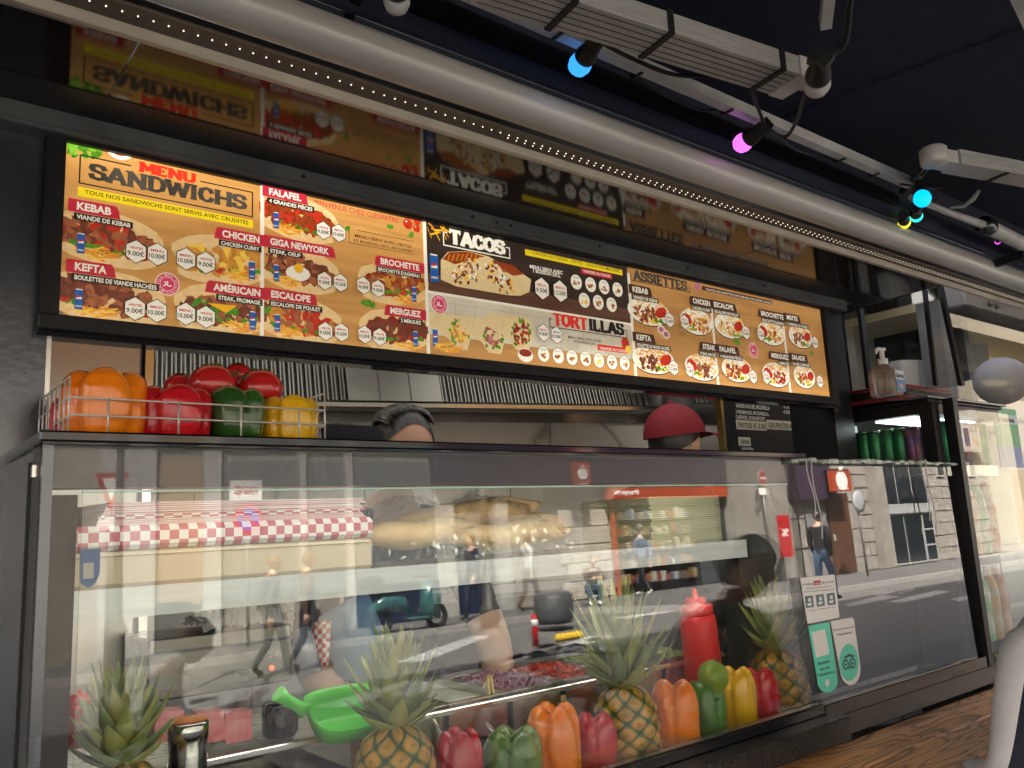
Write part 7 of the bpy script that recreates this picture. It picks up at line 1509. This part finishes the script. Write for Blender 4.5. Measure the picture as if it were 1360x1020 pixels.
# person leaning on the ledge at the right: pale grey sleeve toward us, navy front mirrored
LEAN = dict(SIT, wrL=(-.07, .15, .36), wrR=(.07, .15, .36), elL=(-.185, .02, .40), elR=(.155, .03, .40), neck=(.045, .0, .585), skull=(.085, .0, .61), head=dict(fwd=(.1, 1, -.25), up=(.45, .1, 1)), wide=1.25)
t, B, HS, jw, D = person((2.345, .82, .285), R(2), 1.68, 'person seated at the wooden ledge in pale grey shirt and dark navy vest front', dict(top=GRYC, legs=BK, front=NV), LEAN, HAIRK)
stl = thing('bar_stool', (2.345, .79, .1), 'black bar stool under the person seated at the wooden ledge', 'stool'); MB().lathe((2.345, .77, .60), [(.17, 0), (.18, .04)], 20).build('seat', IRON, stl); MB().tube([(2.345, .77, .60), (2.345, .77, .13)], .025, 10).build('column', IRON, stl); MB().lathe((2.345, .77, .101), [(.22, 0), (.20, .02), (.04, .03)], 20).build('foot', IRON, stl)
# ---- cooks
WRK = dict(wrR=(.10, .20, .50), elR=(.15, .06, .60), wrL=(-.06, .24, .50), elL=(-.15, .08, .60), head=dict(fwd=(0, 1, -.5), up=(0, .5, 1)), neck=(0, .03, .835), skull=(0, .055, .865), palmL=(0, 0, -1), palmR=(0, 0, -1))
P_ = at(532, 592, 2.12); HH = 1.76; t, B, HS, jw, D = person((P_.x - .04, 2.14, P_.z + .0 - .93 * HH), R(187), HH, 'cook with combed-back grey hair in a navy T-shirt, bending over the counter', dict(top=NV, legs=JN, shoes=BK, short=True), dict(WRK, hairthick=1.015, hairback=.3, head=dict(fwd=(0, 1, -.12), up=(0, .12, 1))), HAIRG)
mb = MB(); rs_ = random.Random(5)
for k in range(420):
    a0 = rs_.uniform(-1.45, 1.45); pts = []
    for q in range(9):
        f = q / 8; ph_ = math.pi * (.345 + .02 * math.sin(k * 2.7) + .50 * f); x = math.sin(a0) * (.345 + .004 * math.sin(k)) * math.sin(ph_ * .92 + .1); pts.append(B(x + rs_.uniform(-.006, .006), .455 * math.cos(ph_), (.528 + .012 * math.sin(k * 1.7)) * math.cos(a0 * .62) * math.sin(ph_) + .0))
    mb.tube(pts, [.0012 + .0012 * math.sin(math.pi * min(1, q / 7)) for q in range(9)], 4)
stuff(mb.build('hair_strands', mat('silver_hair_strand', (.17, .165, .15), .4, 0, col2=(.03, .028, .025), nscale=40), t))
ap = at(430, 852, 2.0); tag(MB().prism([at(418, 828, 1.92), at(440, 824, 1.92), at(436, 884, 1.92), at(420, 886, 1.92)], (0, .02, 0)).build('gingham_cloth', CHK2), 'red and white gingham cloth hanging beside the blue-jeaned cook', 'cloth')
mb = MB(); mb.tube([at(432, 842, 2.0), at(462, 830, 2.0), at(480, 870, 2.0), at(470, 905, 2.0)], [.045, .09, .08, .06], 14); tag(mb.build('denim_apron', mat('light_denim', (.17, .29, .42), .8, 0, noise=.3, nscale=8)), 'folded light blue denim apron lying on the worktop by the gingham cloth', 'apron')
P_ = at(893, 588, 1.98); HH = 1.72; t, B, HS, jw, D = person((P_.x - .09, 1.98, P_.z + .03 - .935 * HH), R(92), HH, 'cook in a dark red baseball cap looking down to the right behind the counter', dict(top=BK, legs=DG, shoes=BK), dict(WRK, head=dict(fwd=(0, 1, .10), up=(0, -.1, 1))), HAIRK, face_on=True)
CAPM = mat('dark_red_cotton', (.20, .008, .015), .85, 0, noise=.2, nscale=10, bump=.2, bscale=60); cp = MB(); n, m_ = 12, 30; vs = []; fs = []
for j in range(n + 1):
    a = j / n * math.pi / 2
    for i in range(m_): tt = 2 * math.pi * i / m_; vs.append(B(math.cos(tt) * .45 * math.sin(a), math.sin(tt) * .54 * math.sin(a), .08 + .52 * math.cos(a)))
for j in range(n):
    for i in range(m_): fs.append((j * m_ + i, j * m_ + (i + 1) % m_, (j + 1) * m_ + (i + 1) % m_, (j + 1) * m_ + i))
cp.add(vs, fs, True); ct = thing('baseball_cap', B(0, 0, .1), 'dark red baseball cap worn by the cook on the right', 'cap'); cp.build('crown', CAPM, ct, recalc=False)
vs = []; 
for k in (0, 1):
    for j in range(7):
        for i in range(13): u = (i / 12 - .5) * 2; f = j / 6; vs.append(B(u * .40 * (1 - .25 * f * f), .40 + (.16 - .14 * u * u) + f * .46 * math.sqrt(max(0, 1 - .75 * u * u)), .10 - .05 * f - .05 * u * u - k * .02))
fs = []
for j in range(6):
    for i in range(12): a = j * 13 + i; fs += [(a, a + 1, a + 14, a + 13), (a + 91, a + 104, a + 105, a + 92)]
MB().add(vs, fs, True).build('brim', CAPM, ct)
MB().ball(B(0, 0, .60), .012, 6).build('button', CAPM, ct)

# ================================================================== AWNING ARMS, FESTOON
arm = thing('folding_frame', atz(900, 100, 2.45), 'white square bar and ribbed folding arm of the awning, crossing the top of the picture', 'awning arm', 'awning arms')
A = atz(560, -38, 2.47); B_ = atz(1208, 243, 2.47); MB().beam(A, B_, .024, .026).build('white_bar', WHITEALU, arm)
A2 = atz(560, -12, 2.492); B2 = atz(1200, 262, 2.492); MB().beam(A2 + Vector((0, .03, .0)), B2 + Vector((0, .03, 0)), .03, .03).build('dark_rail', BLACK, arm)
A = atz(640, -28, 2.42); B_ = atz(1040, 100, 2.42); d = (B_ - A).normalized(); nn = d.cross(Z).normalized(); MB().obox((A + B_) / 2, d, nn, Z, (B_ - A).length, .082, .04).build('arm_profile', RIBALU, arm)
for k in range(5): o = nn * (-.03 + k * .015); MB().obox((A + B_) / 2 + o - Z * .0203, d, nn, Z, (B_ - A).length - .01, .0022, .0008).build('rib', GREYBEAM, arm)
MB().obox(B_ + d * .022, d, nn, Z, .04, .086, .044).build('end_fitting', WHITEALU, arm); MB().obox(B_ + d * .06, d, nn, Z, .06, .03, .02).build('joint_tongue', WHITEALU, arm)
for q in (.22, .52, .93): c = A.lerp(B_, q); MB().obox(c, d, nn, Z, .012, .090, .048).build('cable_tie', RUBBER, arm)
for px, py in ((740, 38), (845, 92), (965, 141), (1115, 206), (1160, 226)):
    c = atz(px, py, 2.47); MB().obox(c, Vector((1, 0, 0)), Vector((0, 1, 0)), Z, .006, .032, .034).build('cable_tie', RUBBER, arm)
arm2 = thing('folding_frame', atz(1290, 230, 2.45), 'second folding awning arm with elbow joint at the right edge', 'awning arm', 'awning arms')
A = atz(1262, 214, 2.44); B_ = atz(1420, 243, 2.44); d = (B_ - A).normalized(); nn = d.cross(Z).normalized(); MB().obox((A + B_) / 2, d, nn, Z, (B_ - A).length, .062, .04).build('arm_profile', RIBALU, arm2)
c = atz(1322, 226, 2.44); MB().obox(c, d, nn, Z, .014, .068, .046).build('cable_tie', RUBBER, arm2)
MB().obox(A - d * .03, d, nn, Z, .07, .05, .034).build('elbow_block', WHITEALU, arm2); e0 = atz(1240, 208, 2.44); MB().lathe(e0 - Z * .022, [(.030, 0), (.034, .006), (.034, .040), (.028, .046)], 18).build('elbow_pivot', WHITEALU, arm2)
MB().tube([e0, atz(1222, 232, 2.46), atz(1198, 254, 2.50)], [.012, .011, .010], 10).build('elbow_link', DSTEEL, arm2)
A = atz(1310, 300, 2.46); B_ = atz(1400, 345, 2.46); MB().tube([A, B_], .024, 16).build('round_arm', WHITEALU, arm2); MB().lathe(A, [(.030, -.02), (.030, .02)], 16, up=(B_ - A)).build('collar', DSTEEL, arm2); MB().tube([atz(1210, 262, 2.48), atz(1262, 283, 2.48), A], [.010, .011, .014], 10).build('link_rod', WHITEALU, arm2)
pts = [atz(*p, 2.45) for p in ((1262, 276), (1280, 274), (1292, 265), (1300, 254))]; MB().tube(pts, [.004, .006, .007, .005], 8).build('hook', WHITEALU, arm2)
arm3 = thing('folding_frame', atz(1100, -10, 2.4), 'short pale strut and elbow coming down from the top edge', 'awning arm', 'awning arms'); MB().beam(atz(1103, -30, 2.46), atz(1096, 32, 2.44), .020, .026).build('strut', WHITEALU, arm3)
MB().beam(atz(1340, -30, 2.40), atz(1372, 40, 2.40), .02, .02).build('strut', WHITEALU, arm3)
MB().beam(atz(478, -20, 2.46), atz(458, 30, 2.46), .02, .02).build('dark_strut', BLACK, arm3)
def bulb(px, py, z, col, dirpx, label, r=.0185, on=True, sock=1.0):
    r *= 1.12; P_ = atz(px, py, z); d = ((atz(*dirpx, z + .01) - P_) if dirpx else (ray(px, py).normalized() + Vector((-.1, 0, .55)))).normalized(); t = thing('festoon_bulb', P_, label, 'light bulb', 'coloured festoon bulbs')
    prof = [(.001, -r), (r * .5, -r * .88), (r * .85, -r * .55), (r, -.0), (r * .95, r * .4), (r * .80, r * .8)]; MB().lathe(P_, prof, 24, up=d).build('bulb', emat('bulb_' + label.split()[0] + str(int(on)), col, 1.15 * K / .65) if on else mat('unlit_white_bulb', (.55, .55, .53), .3), t)
    MB().lathe(P_, [(r * .74, r * .72), (r * .90, r * .85), (r * .95, r * 1.3), (r * .72, r * 2.2), (r * .70, r * 3.2), (r * .4, r * 3.5)], 20, up=d).build('socket', RUBBER, t)
    MB().obox(P_ + d * r * 3.2, d, d.orthogonal(), d.cross(d.orthogonal()), r * .8, r * 1.5, r * 1.2).build('clamp', RUBBER, t); return P_ + d * r * 3.2
b1_ = bulb(770, 86, 2.415, (.03, .28, 1.0), (795, 50), 'blue festoon bulb glowing near the top centre', .0200)
b2_ = bulb(986, 190, 2.415, (.80, .14, .95), (1018, 166), 'pink festoon bulb glowing under the ribbed arm', .0200)
b3_ = bulb(1225, 264, 2.37, (.0, .45, 1.0), None, 'cyan festoon bulb at the elbow joint on the right', .0205)
bulb(1217, 287, 2.43, (.02, .72, .62), (1212, 255), 'teal festoon bulb just below the cyan one', .0170); bulb(1201, 296, 2.42, (.95, .78, .03), (1196, 262), 'yellow festoon bulb, lowest of the cluster on the right', .0165)
b4_ = bulb(1085, 112, 2.36, (.5, .5, .5), (1093, 60), 'large unlit white festoon bulb hanging at the top right', .0230, False)
b0_ = bulb(527, 2, 2.42, (.5, .5, .5), (528, -40), 'unlit white festoon bulb cut by the top edge', .0200, False)
bulb(1325, 321, 2.46, (.75, .10, .75), (1330, 300), 'magenta festoon bulb, tiny, at the right edge', .0085)
def cable(pts, label, r=.0042):
    P_ = [Vector(p) for p in pts]; out = []
    for i in range(len(P_) - 1):
        a = P_[max(i - 1, 0)]; b = P_[i]; c = P_[i + 1]; d = P_[min(i + 2, len(P_) - 1)]
        for k in range(8): t = k / 8; out.append(.5 * ((2 * b) + (c - a) * t + (2 * a - 5 * b + 4 * c - d) * t * t + (3 * b - a - 3 * c + d) * t ** 3))
    out.append(P_[-1]); tag(MB().tube(out, r, 8).build('festoon_cable', RUBBER), label, 'cable', 'festoon cables')
cable([b0_, atz(640, -8, 2.44), atz(700, 10, 2.44), atz(745, 32, 2.43), b1_], 'black festoon cable from the top edge to the blue bulb')
cable([b1_, atz(840, 78, 2.43), atz(900, 100, 2.43), atz(985, 104, 2.43), atz(1005, 140, 2.43), b2_], 'black festoon cable looping from the blue bulb to the pink bulb')
cable([b2_, atz(1042, 182, 2.43), atz(1058, 160, 2.42), atz(1070, 120, 2.40), b4_], 'black festoon cable rising from the pink bulb to the large white bulb')
cable([b2_, atz(1060, 200, 2.45), atz(1110, 212, 2.47), atz(1180, 240, 2.47), b3_], 'thin black cable from the pink bulb along the rail to the cyan bulb', .003)
cable([b3_, atz(1245, 250, 2.44), atz(1285, 245, 2.44), atz(1318, 232, 2.44), atz(1380, 246, 2.44)], 'thin black cable leaving the cyan bulb along the second arm', .003)
cable([atz(830, 93, 2.47), atz(880, 125, 2.46), atz(930, 146, 2.47), atz(968, 142, 2.47)], 'slack thin cable hanging below the white bar', .0028)
cable([b4_, atz(1120, 60, 2.38), atz(1128, 10, 2.40), atz(1132, -30, 2.4)], 'black cable going up beside the large white bulb', .006)
